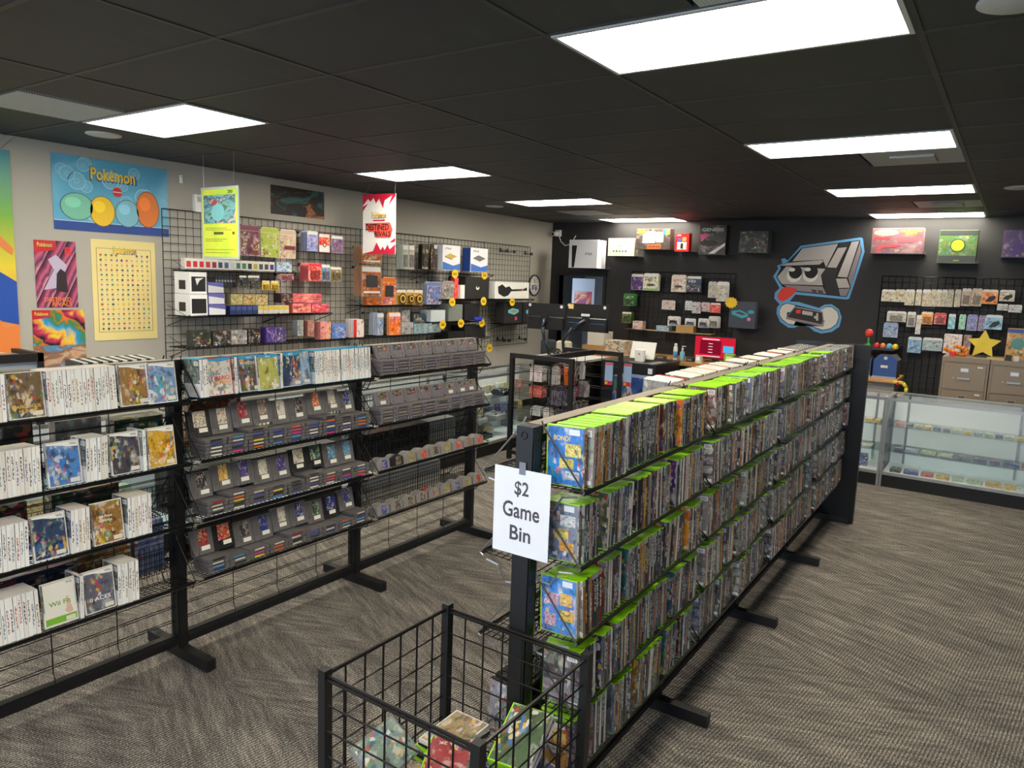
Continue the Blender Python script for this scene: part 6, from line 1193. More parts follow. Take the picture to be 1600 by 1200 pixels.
# ------------------------------------------------------------------ glass display counters
def glass(name, tint=(.965, .985, .985, 1)):
    k = NT(name); tr_ = k.n('BsdfTransparent', Color=tint); gl = k.n('BsdfGlossy', Roughness=0.02); lw = k.n('LayerWeight', Blend=.5); fr = k.n('Math', {'operation': 'MULTIPLY_ADD'}, i0=k.m('POWER', lw.outputs['Facing'], 4.0), i1=.45, i2=.03)
    mx = k.n('MixShader'); k.set(mx.inputs[0], fr.outputs[0]); k.t.links.new(tr_.outputs[0], mx.inputs[1]); k.t.links.new(gl.outputs[0], mx.inputs[2]); k.t.links.new(mx.outputs[0], k.out.inputs[0]); return k.mat
GLASS = glass('clear_glass')
CASEBACK = plain('case_back_white', (234, 238, 242), .4, 0, .03)
KICK = plain('black_kickboard', (20, 20, 22), .45)
def showcase(label, loc, rz, W_, H=.94, D=.6, shelves=(.36, .63), posts=(0,)):
    """front faces local -y, width along x"""
    t = thing('glass_showcase', label, 'display case', loc, rz)
    b = MB(); b.box(0, W_, .02, D, 0, .13); ob('kickboard', b.mesh('kickboard', KICK), t)
    b = MB(); f = .022
    for x in (0, W_ - f):
        for y in (0, D - f): b.box(x, x + f, y, y + f, 0, H)
    for z in (.13, H - .03):
        b.box(f, W_ - f, 0, f, z, z + .03); b.box(f, W_ - f, D - f, D, z, z + .03); b.box(0, f, f, D - f, z, z + .03); b.box(W_ - f, W_, f, D - f, z, z + .03)
    ob('metal_frame', b.mesh('metal_frame', ALU), t)
    b = MB(); b.box(f, W_ - f, f, D - f, .145, .16); ob('deck', b.mesh('deck', CASEBACK), t)
    b = MB(); b.box(f, W_ - f, D - f - .008, D - f, .16, H - .03); ob('back_panel', b.mesh('back_panel', CASEBACK), t)
    b = MB(); b.box(f, W_ - f, f, D - f, H - .008, H - .002); ob('glass_top', b.mesh('glass_top', GLASS), t)
    b = MB(); b.box(f, W_ - f, .008, .013, .16, H - .03); ob('glass_front', b.mesh('glass_front', GLASS), t)
    for x in (.008, W_ - .013): b = MB(); b.box(x, x + .005, f, D - f, .16, H - .03); ob('glass_side', b.mesh('glass_side', GLASS), t)
    for z in shelves: b = MB(); b.box(f + .005, W_ - f - .005, .1, D - f - .01, z, z + .006); ob('glass_shelf', b.mesh('glass_shelf', glass_edge), t)
    for x in posts: b = MB(); b.box(x, x + .022, D - f - .02, D - f - .009, .16, H - .03); ob('shelf_standard', b.mesh('shelf_standard', ALU), t)
    return t
glass_edge = glass('shelf_glass', (.92, .97, .97, 1))
def facing_goods(t_loc, rz, W_, D, rows, seed, lab, skip=0.15, cols=None):
    """small flat game packs laid out in a counter; rows of (z, y, height, depth)"""
    rnd = random.Random(seed); c, s = math.cos(rz), math.sin(rz)
    cols = cols or [(196, 206, 200), (150, 170, 190), (120, 120, 150), (206, 200, 180), (60, 70, 80), (170, 190, 170), (206, 180, 120), (90, 110, 160), (190, 120, 120)]
    for ri, (z, y, hh, dd) in enumerate(rows):
        x = .08
        while x < W_ - .1:
            w = rnd.uniform(.09, .15) if ri else rnd.uniform(.07, .09)
            if x + w > W_ - .03: break
            if rnd.random() > skip:
                lx, ly = x + w / 2, y + rnd.uniform(-.01, .02)
                o = tag(ob('boxed_cartridge', UNIT2, None, (t_loc[0] + c * lx - s * ly, t_loc[1] + s * lx + c * ly, z), (R(0), 0, rz + rnd.uniform(-.05, .05)), rnd.choice(cols), (w * .9, dd, hh)), lab % ['upper', 'middle', 'lower'][min(ri, 2)], 'game box', lab % ['upper', 'middle', 'lower'][min(ri, 2)])
            x += w + .012
b = MB(); b.box(-.5, .5, -.5, .5, 0, .8); b.box(-.46, .46, -.46, .46, .8, 1.0); UNIT2 = b.mesh('game_box', PRINT)
# right hand counters: run along the black wall side, front faces the shop (-x)
RC = [((8.36, 1.0, 0), 1.85, 'wide glass showcase of small boxed games before the filing cabinets'), ((8.36, 1.47, 0), .465, 'narrow glass showcase next to the panelled end board')]
for loc, W_, lab in RC:
    showcase(lab, loc, R(-90), W_, posts=(.14, 1.15) if W_ > 1 else (.3,))
facing_goods((8.36, 1.0), R(-90), 1.85, .6, [(.637, .22, .025, .09), (.367, .25, .03, .13), (.161, .12, .035, .13)], 5, 'small boxed game, %s level of the wide glass showcase', .1)
facing_goods((8.36, 1.47), R(-90), .465, .6, [(.637, .25, .03, .1), (.367, .25, .02, .2), (.161, .2, .12, .12)], 8, 'boxed game on the %s level of the narrow glass showcase', .0)
# left hand counters along the aisle behind the wall side rack, front faces -y
LC = [(1.3, 1.68, 'glass showcase behind the white game cases'), (2.98, 1.7, 'glass showcase behind the grey cartridges'), (4.68, 1.7, 'glass showcase behind the wide cartridges'), (6.38, 1.55, 'glass showcase of consoles beside the hook rack')]
for x, W_, lab in LC:
    showcase(lab, (x, 4.8, 0), 0, W_, .93, .5, (.36, .63), (.2, W_ - .3))
    facing_goods((x, 4.8), 0, W_, .5, [(.637, .3 if x < 6 else .395, .09, .1), (.367, .3 if x < 6 else .395, .1, .1), (.161, .25 if x < 6 else .395, .08, .1)], int(x * 10), 'small boxed game, %%s level of the %s' % lab, .35)
def retro_console(loc, rz, col, label):
    t = thing('game_console', label, 'console', loc, rz); b = MB(); b.bbox(-.12, .12, -.09, .09, 0, .05, .008); b.bbox(-.1, .1, -.02, .085, .05, .065, .006); ob('shell', b.mesh('shell', TINTP), t, (0, 0, 0), (0, 0, 0), col)
    b = MB(); b.box(-.05, .05, .0, .03, .065, .068); ob('slot', b.mesh('slot', INKBLACK), t)
    for x in (-.07, .07): b = MB(); b.lathe([(.012, 0), (.012, .012), (.009, .014)], 10, (x, -.05, .05)); ob('button', b.mesh('button', INK), t)
for i, (x, z, c, lb) in enumerate(((6.64, .367, (190, 196, 200), 'white flat game console on the middle shelf of the console showcase'), (7.02, .367, (196, 198, 198), 'second white game console on the middle shelf of the console showcase'), (6.72, .637, (206, 206, 200), 'pale game console on the upper shelf of the console showcase'), (7.15, .637, (50, 50, 54), 'black game console on the upper shelf of the console showcase'), (6.75, .161, (34, 34, 36), 'black game console at the bottom of the console showcase'))):
    retro_console((x, 5.0, z), .1, c, lb)
for x, c, lb in ((6.6, (236, 214, 40), 'yellow oval sticker tag in the console showcase'), (6.68, (60, 170, 80), 'green oval sticker tag in the console showcase')):
    o = tag(ob('oval_tag', (lambda b: (b.lathe([(.045, 0), (.045, .004), (.04, .006)], 16, sx=1, sy=.6), b.mesh('oval_tag', TINT))[1])(MB()), None, (x, 4.865, .161), (0, 0, 0), c), lb, 'tag')

# ------------------------------------------------------------------ black rack with hooks (two end frames and a cross beam)
hr = thing('hook_rack', 'black frame rack with wire ends full of hanging accessories', 'display rack', (6.68, 4.18, 0))
for x in (0, 1.16):
    b = MB()
    for y in (-.4, .36): b.box(x, x + .045, y, y + .045, 0, 1.2)
    b.box(x, x + .045, -.355, .36, 1.15, 1.2); b.box(x, x + .045, -.355, .36, .06, .1); ob('end_frame', b.mesh('end_frame', BLACK), hr)
    b = MB()
    for y in (-.13, .1): b.rod((x + .02, y, .1), (x + .02, y, 1.15), .005, 4)
    for q in range(7):
        for dz in (0, .022): b.rod((x + .02, -.355, .18 + q * .14 + dz), (x + .02, .36, .18 + q * .14 + dz), .0028, 4)
    ob('wire_end', b.mesh('wire_end', WIRE), hr)
b = MB(); b.box(.045, 1.16, -.03, .03, 1.14, 1.2); b.box(.045, 1.16, -.02, .02, .06, .1); ob('cross_beam', b.mesh('cross_beam', BLACK), hr)
b = MB()
for q in range(13): b.rod((.05, 0, .16 + q * .076), (1.16, 0, .16 + q * .076), .003, 4)
for q in range(5): b.rod((.2 + q * .2, 0, .1), (.2 + q * .2, 0, 1.14), .003, 4)
ob('centre_grid', b.mesh('centre_grid', WIRE), hr)
HG = [('white and pink boxed cable', 6.86, .14, .92, .13, .17, (226, 214, 216), 6, 'box'), ('teal and white boxed adapter', 7.0, -.06 + .2, .9, .15, .16, (110, 180, 190), 1, 'box'), ('coral red boxed controller', 6.8, .16, .6, .14, .12, (206, 84, 72), 6, 'box'), ('white and teal boxed pad', 6.8, .16, .46, .14, .1, (206, 214, 214), 5, 'box'),
      ('navy bagged cable', 6.98, -.16, .55, .12, .2, (48, 54, 84), 6, 'bag'), ('grey bagged cable', 7.2, -.16, .58, .12, .18, (96, 96, 104), 5, 'bag'), ('red bagged cable', 7.36, -.16, .56, .1, .16, (186, 50, 60), 3, 'bag'), ('silver bagged cable', 7.52, -.16, .6, .12, .18, (150, 150, 154), 4, 'bag'),
      ('white tall sleeve', 6.98, -.12, .82, .07, .24, (214, 210, 206), 3, 'box'), ('dark grey tall sleeve', 7.32, -.18, .86, .1, .24, (70, 70, 72), 3, 'box'), ('white narrow sleeve', 7.5, -.16, .84, .05, .2, (206, 208, 210), 2, 'box'), ('crimson small box', 7.1, .12, .93, .1, .16, (150, 40, 60), 3, 'box'), ('black small pack', 7.4, .14, .6, .12, .2, (40, 42, 48), 4, 'pack'),
      ('dark red pack', 6.86, .16, .3, .14, .12, (120, 60, 64), 4, 'pack'), ('pale green box', 7.3, .12, 1.02, .12, .1, (170, 196, 180), 4, 'box')]
HG += [('navy looped cable', 6.86 + .15 * q, -.2, .3 + .02 * (q % 2), .12, .2, (44, 50, 80), 5, 'bag') for q in range(3)] + [('charcoal looped cable', 7.3 + .13 * q, -.2, .32, .11, .18, (66, 66, 72), 4, 'bag') for q in range(3)] + [('white and crimson boxed plug', 7.2, .14, .8, .12, .14, (206, 196, 196), 4, 'box'), ('grey boxed plug', 7.5, .14, .86, .12, .16, (130, 134, 140), 4, 'box'), ('slate boxed plug', 7.1, .14, .35, .13, .16, (80, 90, 104), 4, 'box')]
CN_ = [('navy', (46, 54, 90)), ('black', (34, 34, 38)), ('scarlet', (190, 50, 50)), ('white', (220, 218, 214)), ('silver', (150, 152, 158)), ('slate', (80, 88, 104))]
for q in range(7):
    for (y_, z_) in ((.16, .7), (.16, .24), (-.16, .36)):
        n_, c_ = CN_[(q * 2 + int(z_ * 10)) % 6]; HG.append(('%s small accessory pack' % n_, 6.8 + .125 * q, y_, z_, .1, .13, c_, 3, 'pack'))
b = MB(); b.box(-.5, .5, -.5, .5, 0, .8); b.box(-.42, .42, -.1, .1, .8, 1.0); HPK = b.mesh('hook_pack', PRINT)
taken = {(-1, 2, 3), (-1, 3, 3)}                                       # the two orange pouches hang there
for (lab, x, y, z, w, h, c, n, cat) in HG:
    sgn = 1 if y > 0 else -1
    free = [(sd, kx, kz) for sd in (sgn, -sgn) for kx in range(8) for kz in range(4) if (sd, kx, kz) not in taken]
    sd, kx, kz = min(free, key=lambda q: abs(6.8 + .125 * q[1] - x) + abs(.2 + .225 * q[2] - z) + (10 if q[0] != sgn else 0)); taken.add((sd, kx, kz))
    x, z, w, h = 6.8 + .125 * kx, .2 + .225 * kz, min(w, .112), min(h, .2)
    z += .2 - h
    for q in range(n): tag(ob('hook_pack', HPK, None, (x, 4.18 + sd * (.03 + q * .026), z), (0, 0, random.uniform(-.02, .02)), c, (w, .021, h)), lab + ' on a hook of the black frame rack', cat, lab + 's on a hook')
    b = MB(); ye = sd * (.05 + n * .026); b.rod((x - 6.68, 0, z + h - .006), (x - 6.68, ye, z + h - .006), .003, 4); b.box(x - 6.695, x - 6.665, ye - .003, ye + .003, z + h - .012, z + h + .012); ob('peg_hook', b.mesh('peg_hook', WIRE), hr)
for x in (7.05, 7.175):
    t = thing('orange_holster', 'orange leather like pouch on a hook of the black frame rack' if x < 7.1 else 'second orange pouch on a hook of the black frame rack', 'pouch', (x, 4.06, .86), .3)
    b = MB(); b.prism([(-.05, .2), (.05, .2), (.055, .12), (.02, 0), (-.02, 0), (-.055, .12)], -.02, .02); ob('pouch', b.mesh('pouch', plain('orange_vinyl', (206, 98, 34), .4)), t); b = MB(); b.box(-.03, .03, -.024, -.02, .12, .16); ob('clasp', b.mesh('clasp', INK), t); b = MB(); b.rod((0, 0, .19), (.036, .115, .2), .003, 4); ob('loop', b.mesh('loop', WIRE), t)
for i, y in enumerate((3.93, 3.72)):
    t = thing('blue_hang_pack', 'tall sky blue hanging pack with red base at the rack corner' if i == 0 else 'tall sky blue hanging pack with red base beside its twin', 'pack', (7.82 + .07 * i, y, .8), R(-90)); b = MB(); b.box(-.05, .05, 0, .012, 0, .27); ob('card', b.mesh('card', TINT), t, (0, 0, 0), (0, 0, 0), (150, 180, 214)); patch(t, (206, 54, 60), -.05, .05, 0, .05, -.0015); patch(t, (226, 190, 60), -.04, -.01, .01, .04, -.003); patch(t, (206, 80, 100), -.05, .05, .24, .27, -.0015); b = MB(); b.path([(0, .006, .26), (0, .006, .3), (-.1 if i else .06, .006 if not i else -.02, .3)], .003, 4); ob('hanger', b.mesh('hanger', WIRE), t)
blockthing('blue_game_box', 'large deep blue picture box beside the hook rack', 'box', (8.3, 3.78, .0), (.3, .5, .88), (50, 84, 150), 'p')

# ------------------------------------------------------------------ cash desk and its things
WOODM = NT('oak_top'); tc = WOODM.n('TexCoord'); n_ = WOODM.n('TexNoise', Vector=WOODM.n('Mapping', i0=tc.outputs['Object'], Scale=(2, .6, 8)), Scale=6.0, Detail=5.0, Distortion=.6)
WOODM = WOODM.principled(WOODM.ramp(n_.outputs[0], [(.3, srgb((150, 104, 56))), (.55, srgb((190, 140, 84))), (.8, srgb((206, 160, 104)))]), .35)
t = thing('cash_counter', 'oak topped black counter along the black wall', 'counter', (0, 0, 0))
b = MB(); b.box(9.5, 10.38, 2.75, 5.38, .93, .98); ob('oak_top', b.mesh('oak_top', WOODM), t); b = MB(); b.box(9.62, 10.36, 2.8, 5.35, 0, .93); ob('carcass', b.mesh('carcass', KICK), t); b = MB(); b.box(9.6, 9.62, 2.85, 4.9, .08, .9); ob('front_panel', b.mesh('front_panel', BLACK), t)
t = thing('checkout_stand', 'black square checkout stand carrying the white tablet', 'counter', (8.62, 3.68, 0))
b = MB(); b.box(0, .8, 0, .75, .06, .985); ob('body', b.mesh('body', plain('black_melamine', (26, 27, 30), .4)), t); b = MB(); b.box(-.01, .81, -.01, .76, .985, 1.005); ob('top', b.mesh('top', plain('black_top', (34, 35, 38), .3)), t); b = MB(); b.box(.03, .77, .03, .72, 0, .06); ob('plinth', b.mesh('plinth', KICK), t); b = MB(); b.box(-.002, 0, .04, .1, .88, .95); ob('label_plate', b.mesh('label_plate', PAPER), t)
b = MB(); b.box(.1, .4, .02, .14, 1.005, 1.01); ob('counter_mat', b.mesh('counter_mat', plain('grey_mat', (120, 118, 118), .6)), t)
t = thing('point_of_sale_tablet', 'white tablet on a tilted white stand seen from behind', 'tablet', (8.85, 4.01, 1.005), R(-90))
b = MB(); b.box(-.17, .17, 0, .012, 0, .23); ob('tablet', b.mesh('tablet', WHITE), t, (0, .06, .03), (R(-18), 0, 0)); b = MB(); b.bbox(-.065, .065, -.02, .04, 0, .16, .012); ob('stand', b.mesh('stand', WHITE), t); b = MB(); b.box(-.012, .012, -.0215, -.02, .085, .109); b.box(-.006, .006, -.0225, -.0215, .091, .103, 1); ob('emblem', b.mesh('emblem', [INK, WHITE]), t); b = MB(); b.box(-.16, .16, -.0, .001, .012, .218); ob('screen', b.mesh('screen', INKBLACK), t, (0, .0735, .0295), (R(-18), 0, 0))
# desk with two monitors on arms
t = thing('work_desk', 'black desk behind the hook rack with a pale top edge', 'desk', (0, 0, 0))
b = MB(); b.box(8.03, 8.95, 4.5, 5.3, .98, 1.01); ob('top', b.mesh('top', plain('pale_desk_top', (190, 188, 182), .4)), t); b = MB(); b.box(8.3, 8.9, 4.55, 5.25, 0, .98); ob('carcass', b.mesh('carcass', KICK), t); b = MB(); b.box(8.28, 8.3, 4.5, 5.28, .1, .96); ob('fascia', b.mesh('fascia', BLACK), t)
MONBACK = plain('monitor_black', (27, 28, 31), .35); STEEL = plain('dark_steel', (60, 66, 76), .35, .5)
def monitor(yc, z0, w, h, label, arm, rz=0.0, extra=0):
    t = thing('monitor', label, 'monitor', (8.0 + .03 * extra, yc, z0), R(-90) + rz)
    b = MB(); b.box(-w / 2, w / 2, 0, .02, 0, h); ob('screen_panel', b.mesh('screen_panel', MONBACK), t); b = MB(); b.bbox(-w / 2 + .01, w / 2 - .01, -.03, 0, .01, h * .5, .01); ob('back_cover', b.mesh('back_cover', MONBACK), t)
    b = MB(); b.box(-w / 2 + .01, w / 2 - .01, -.032, -.03, h * .5, h * .51); ob('seam', b.mesh('seam', plain('seam_grey', (70, 74, 80), .3)), t)
    b = MB(); b.box(-.05, .05, -.045, -.03, h * .3, h * .56); ob('mount_plate', b.mesh('mount_plate', BLACK), t)
    b = MB(); b.path([(0, -.05, h * .42), (arm * .5, -.1, h * .1), (arm, -.06, -.14)], .022, 8); b.path([(arm, -.06, -.14), (arm * 1.2, .06, -.3), (arm * 1.2, .1, -.38)], .02, 8); ob('support_arm', b.mesh('support_arm', STEEL, True), t)
    for (x, zz) in ((-w * .45, h * .92), (w * .4, h * .9)): disc(t, (206, 206, 204), x, zz, .02, .02, -.0025, 'round_sticker')
    if extra:
        patch(t, (216, 190, 120), -w * .46, -w * .34, h * .8, h * .97, -.003, 'yellow_sticker'); b = MB(); b.box(-.06, .06, -.047, -.0455, h * .56, h * .65); ob('white_label', b.mesh('white_label', PAPER), t); b = MB(); b.box(-w * .4, w * .45, -.0335, -.032, h * .3, h * .312); ob('light_bar', b.mesh('light_bar', plain('blue_bar', (40, 130, 190), .2)), t)
monitor(4.95, 1.39, .54, .33, 'black monitor seen from behind, on the pivoting arm nearer the grey wall', .02, .05)
monitor(4.37, 1.4, .6, .34, 'black monitor seen from behind with a yellow sticker and white label', -.3, -.03, 1)
t = thing('office_chair', 'dark chair back with a cream cloth behind the hook rack', 'chair', (9.03, 5.48, .93)); b = MB(); b.bbox(-.06, .0, -.1, .16, 0, .25, .03); ob('backrest', b.mesh('backrest', plain('slate_fabric', (52, 56, 64), .9)), t); b = MB(); b.box(-.05, -.01, .06, .1, -.5, .02); b.bbox(-.02, .42, -.16, .24, -.48, -.4, .02); b.rod((.2, .04, -.48), (.2, .04, -.9), .03, 8); b.box(-.05, .45, .01, .07, -.93, -.9); b.box(.17, .23, -.2, .28, -.93, -.9); ob('seat_and_base', b.mesh('seat_and_base', BLACK), t); b = MB(); b.bbox(-.065, .06, -.32, -.11, .0, .24, .02); ob('cream_cloth', b.mesh('cream_cloth', plain('cream_cloth', (196, 188, 170), .95)), t)
t = thing('desk_cables', 'tangle of black cables and headset by the monitor arm', 'cables', (8.16, 4.9, 1.012))
b = MB(); P = [(0.1 * math.cos(a * .9) * (.5 + .5 * math.sin(a * .37)), .14 * math.sin(a) * .8, .03 + .1 * abs(math.sin(a * .61))) for a in [i * .35 for i in range(60)]]; b.path(P, .008, 5); ob('cable_loop', b.mesh('cable_loop', BLACK), t)
blockthing('white_carton', 'white and tan carton on the oak counter near the door', 'box', (9.75, 4.75, .98), (.3, .3, .2), (206, 196, 176), 'p')
blockthing('tan_carton', 'plain tan carton behind the monitors', 'box', (9.9, 5.15, .98), (.35, .4, .1), (176, 136, 84))
blockthing('white_parcel', 'white parcel stacked on the tan carton', 'box', (9.9, 5.15, 1.08), (.28, .28, .2), (214, 210, 200))
# red start screen
t = thing('television', 'small television showing a red start screen on the oak counter', 'television', (9.9, 3.375, 1.02), R(-90))
b = MB(); b.box(-.29, .29, 0, .03, 0, .31); ob('case', b.mesh('case', MONBACK), t)
def emis(name, c, s_): k = NT(name); e = k.n('Emission', Color=srgb(c), Strength=s_); k.t.links.new(e.outputs[0], k.out.inputs[0]); return k.mat
b = MB(); b.box(-.28, .28, -.002, 0, .015, .3); ob('screen', b.mesh('screen', emis('red_screen', (206, 30, 54), 1.0)), t)
ESC = emis('dark_red_panel', (130, 16, 40), 1.0); EW = emis('white_screen_print', (240, 226, 226), 1.0); EB = emis('blue_tile', (80, 180, 226), 1.0)
b = MB(); b.box(-.21, .09, -.0035, -.002, .06, .25); ob('menu_panel', b.mesh('menu_panel', ESC), t)
b = MB(); b.box(-.18, .06, -.0045, -.0035, .262, .276); 
for i in range(4): b.box(-.09, -.03, -.0045, -.0035, .085 + i * .04, .093 + i * .04)
b.box(-.18, .08, -.0045, -.0035, .03, .04); ob('menu_lines', b.mesh('menu_lines', EW), t); b = MB(); b.box(.12, .26, -.0035, -.002, .1, .19); ob('blue_tile', b.mesh('blue_tile', EB), t)
b = MB(); b.box(-.12, .12, -.06, .08, -.04, -.03); b.box(-.03, .03, 0, .03, -.03, 0); ob('stand', b.mesh('stand', BLACK), t)
# spray can, soap pump and small desk things
def turned(name, label, cat, loc, parts):
    t = thing(name, label, cat, loc)
    for n_, prof, m_ in parts: b = MB(); b.lathe(prof, 14); ob(n_, b.mesh(n_, m_, True), t)
    return t
BLU = plain('blue_label', (90, 150, 200), .3); CLR = plain('clear_blue', (130, 190, 210), .2)
turned('spray_can', 'white and blue aerosol can on the oak counter', 'can', (9.7, 3.86, .98), [('can', [(.028, 0), (.03, .005), (.03, .17), (.022, .19)], WHITE), ('label', [(.0305, .03), (.0305, .12)], BLU), ('cap', [(.02, .19), (.02, .225), (.012, .23)], WHITE)])
t = turned('soap_pump', 'clear blue hand gel pump bottle on the oak counter', 'bottle', (9.68, 3.75, .98), [('bottle', [(.03, 0), (.034, .01), (.034, .11), (.014, .14), (.012, .15)], CLR), ('pump', [(.014, .15), (.014, .17), (.005, .175), (.005, .2)], WHITE)]); b = MB(); b.box(-.006, .006, -.045, .01, .195, .205); ob('nozzle', b.mesh('nozzle', WHITE), t)
for (y, w, h, c, lab) in ((3.62, .1, .05, (44, 44, 46), 'black card reader on the oak counter'), (3.5, .08, .1, (206, 204, 200), 'small white printer on the oak counter'), (4.05, .14, .04, (70, 66, 60), 'dark clutter tray on the oak counter'), (3.08, .13, .15, (150, 190, 80), 'lime and black small game box beside the television'), (2.92, .16, .14, (60, 62, 60), 'charcoal small game box beside the television')):
    t = thing('counter_item', lab, 'device', (9.66, y, .98), R(-90)); b = MB(); b.bbox(-w / 2, w / 2, -.04, .04, 0, h, .005); ob('body', b.mesh('body', TINTP), t, (0, 0, 0), (0, 0, 0), c); patch(t, tuple(min(255, v + 70) for v in c), -w * .3, w * .3, h * .3, h * .8, -.0415, 'face_plate')
# low shelf with small things under the accessory grid
t = thing('wall_wire_shelf', 'black wire shelf under the controller packs on the black wall', 'shelf', (10.39, 4.86, 1.335), R(-90)); b = MB()
for q in range(5): b.rod((0, -q * .07, 0), (1.35, -q * .07, 0), .003, 4)
for q in range(28): b.rod((q * .05, -.28, 0), (q * .05, 0, 0), .002, 3)
for q in range(14): b.rod((q * .1, -.004, 0), (q * .1, -.004, .12), .002, 3)
ob('wire_deck', b.mesh('wire_deck', plain('brassy_wire', (96, 82, 54), .35, .6)), t)
for (y, w, h, c, lab, mt) in ((4.66, .16, .12, (206, 180, 176), 'white and orange leaflet on the wire shelf', 'p'), (4.26, .2, .075, (140, 170, 200), 'pale blue picture pack on the wire shelf', 'p'), (3.92, .26, .1, (176, 142, 90), 'plain kraft box on the wire shelf', 't')): blockthing('shelf_box', lab, 'box', (10.2, y, 1.339), (.12, w, h), c, mt)

# ------------------------------------------------------------------ filing cabinets, blue file boxes, star, toys
TANM = plain('tan_metal', (138, 122, 104), .38, .0, .04); TAND = plain('tan_metal_dark', (96, 84, 70), .5)
def cabinet(yc, label):
    t = thing('filing_cabinet', label, 'filing cabinet', (9.6, yc, 0), R(-90)); w = .455
    b = MB(); b.box(-w / 2, w / 2, .012, .7, 0, 1.32); b.box(-w / 2, w / 2, 0, .012, 1.27, 1.32); b.box(-w / 2, -w / 2 + .018, 0, .012, 0, 1.27); b.box(w / 2 - .018, w / 2, 0, .012, 0, 1.27); ob('body', b.mesh('body', TANM), t)
    for i in range(4):
        z = .04 + i * .307; b = MB(); b.bbox(-.205, .205, -.006, .012, z, z + .298, .004); d = ob('drawer', b.mesh('drawer', TANM), t)
        b = MB(); b.box(-.06, .06, -.032, -.024, z + .12, z + .136); b.box(-.06, -.05, -.024, -.006, z + .12, z + .136); b.box(.05, .06, -.024, -.006, z + .12, z + .136); ob('handle', b.mesh('handle', CHROME), d)
        b = MB(); b.box(-.04, .04, -.009, -.006, z + .2, z + .245); b.box(-.034, .034, -.0098, -.009, z + .206, z + .239, 1); ob('label_holder', b.mesh('label_holder', [CHROME, PAPER if i == 3 else TAND]), d)
        b = MB(); b.rod((-.1, -.012, z + .128), (-.1, -.006, z + .128), .008, 10); ob('latch', b.mesh('latch', CHROME), d)
        b = MB(); b.box(.12, .17, -.0075, -.006, z + .255, z + .27); ob('maker_plate', b.mesh('maker_plate', PAPER), d)
    return t
cabinet(.41, 'tan four drawer filing cabinet with white boxes on top'); cabinet(-.055, 'tan four drawer filing cabinet with the sand coloured game box on top')
STARM = plain('yellow_star_plastic', (232, 206, 50), .4)
t = thing('star_ornament', 'plain yellow five pointed star standing on the filing cabinet', 'ornament', (9.95, .27, 1.32), R(-90))
pts = [(.17 * (1 if i % 2 == 0 else .5) * math.sin(i * math.pi / 5), .145 + .17 * (1 if i % 2 == 0 else .5) * math.cos(i * math.pi / 5)) for i in range(10)]; b = MB(); b.prism([(p[0], p[1]) for p in pts[::-1]], -.03, .03); ob('star', b.mesh('star', STARM), t); b = MB(); b.bbox(-.08, .08, -.05, .05, 0, .02, .004); ob('base', b.mesh('base', INK), t)
t = thing('toy_blaster', 'orange coiled hose and red grip lying on the filing cabinet', 'toy', (9.75, .5, 1.338), R(-90)); b = MB(); b.path([(-.05 + .14 * math.sin(a), .02, .05 + .045 * math.cos(a * 1.3)) for a in [i * .3 for i in range(14)]], .022, 7); ob('hose', b.mesh('hose', plain('orange_rubber', (230, 130, 30), .5), True), t); b = MB(); b.bbox(-.08, -.02, -.06, -.015, -.016, .04, .01); ob('grip', b.mesh('grip', plain('red_rubber', (206, 40, 44), .5)), t)
for (y, w, h, c, lab) in ((.14, .16, .02, (190, 170, 110), 'flat yellow folder on the second filing cabinet'), (.02, .06, .06, (34, 34, 36), 'small black box on the second filing cabinet'), (-.05, .05, .05, (206, 204, 200), 'small white box on the second filing cabinet')): blockthing('cabinet_clutter', lab, 'box', (9.7, y, 1.321), (.1, w, h), c)
# dark bench with two blue file boxes
t = thing('wall_bench', 'wood topped metal bench under the blue file boxes', 'bench', (0, 0, 0)); b = MB(); b.box(9.35, 10.1, 1.05, 2.3, .985, 1.02); ob('top', b.mesh('top', WOODM), t); b = MB(); b.box(9.4, 10.05, 1.07, 2.28, .88, .985); ob('drawer_box', b.mesh('drawer_box', plain('grey_metal', (120, 120, 120), .4)), t)
for (x, y) in ((9.4, 1.1), (10.0, 1.1), (9.4, 2.2), (10.0, 2.2)): b = MB(); b.box(x, x + .05, y, y + .05, 0, .88); ob('leg', b.mesh('leg', BLACK), t)
BLUEB = plain('blue_file_board', (36, 70, 132), .5); DKS = plain('dark_file_side', (70, 66, 62), .6)
for i, yc in enumerate((1.20, 1.475)):
    t = thing('file_box', 'blue fronted file box with metal corner and white label on the bench' if i == 0 else 'blue fronted file box half hidden by the rack end board', 'file box', (9.5, yc, 1.02), R(-90))
    b = MB(); b.prism([(-.125, 0), (.125, 0), (.125, .21), (.07, .27), (-.07, .27), (-.125, .21)], .004, .34); ob('carton', b.mesh('carton', DKS), t); b = MB(); b.prism([(-.125, .02), (.125, .02), (.125, .21), (.07, .268), (-.07, .268), (-.125, .21)], 0, .004); ob('blue_front', b.mesh('blue_front', BLUEB), t)
    b = MB(); b.box(-.127, .127, -.003, .004, 0, .02); ob('metal_edge', b.mesh('metal_edge', CHROME), t); patch(t, (206, 200, 186), -.045, .03, .12, .15, -.0025, 'label'); disc(t, (180, 180, 182), 0, .235, .02, .02, -.003, 'finger_ring')
t = thing('toy_shelf', 'short black shelf with small bright toys above the file boxes', 'shelf', (9.62, 1.36, 1.335), R(-90)); b = MB(); b.box(-.2, .22, 0, .77, 0, .02); ob('board', b.mesh('board', plain('blue_black_board', (40, 44, 56), .5)), t)
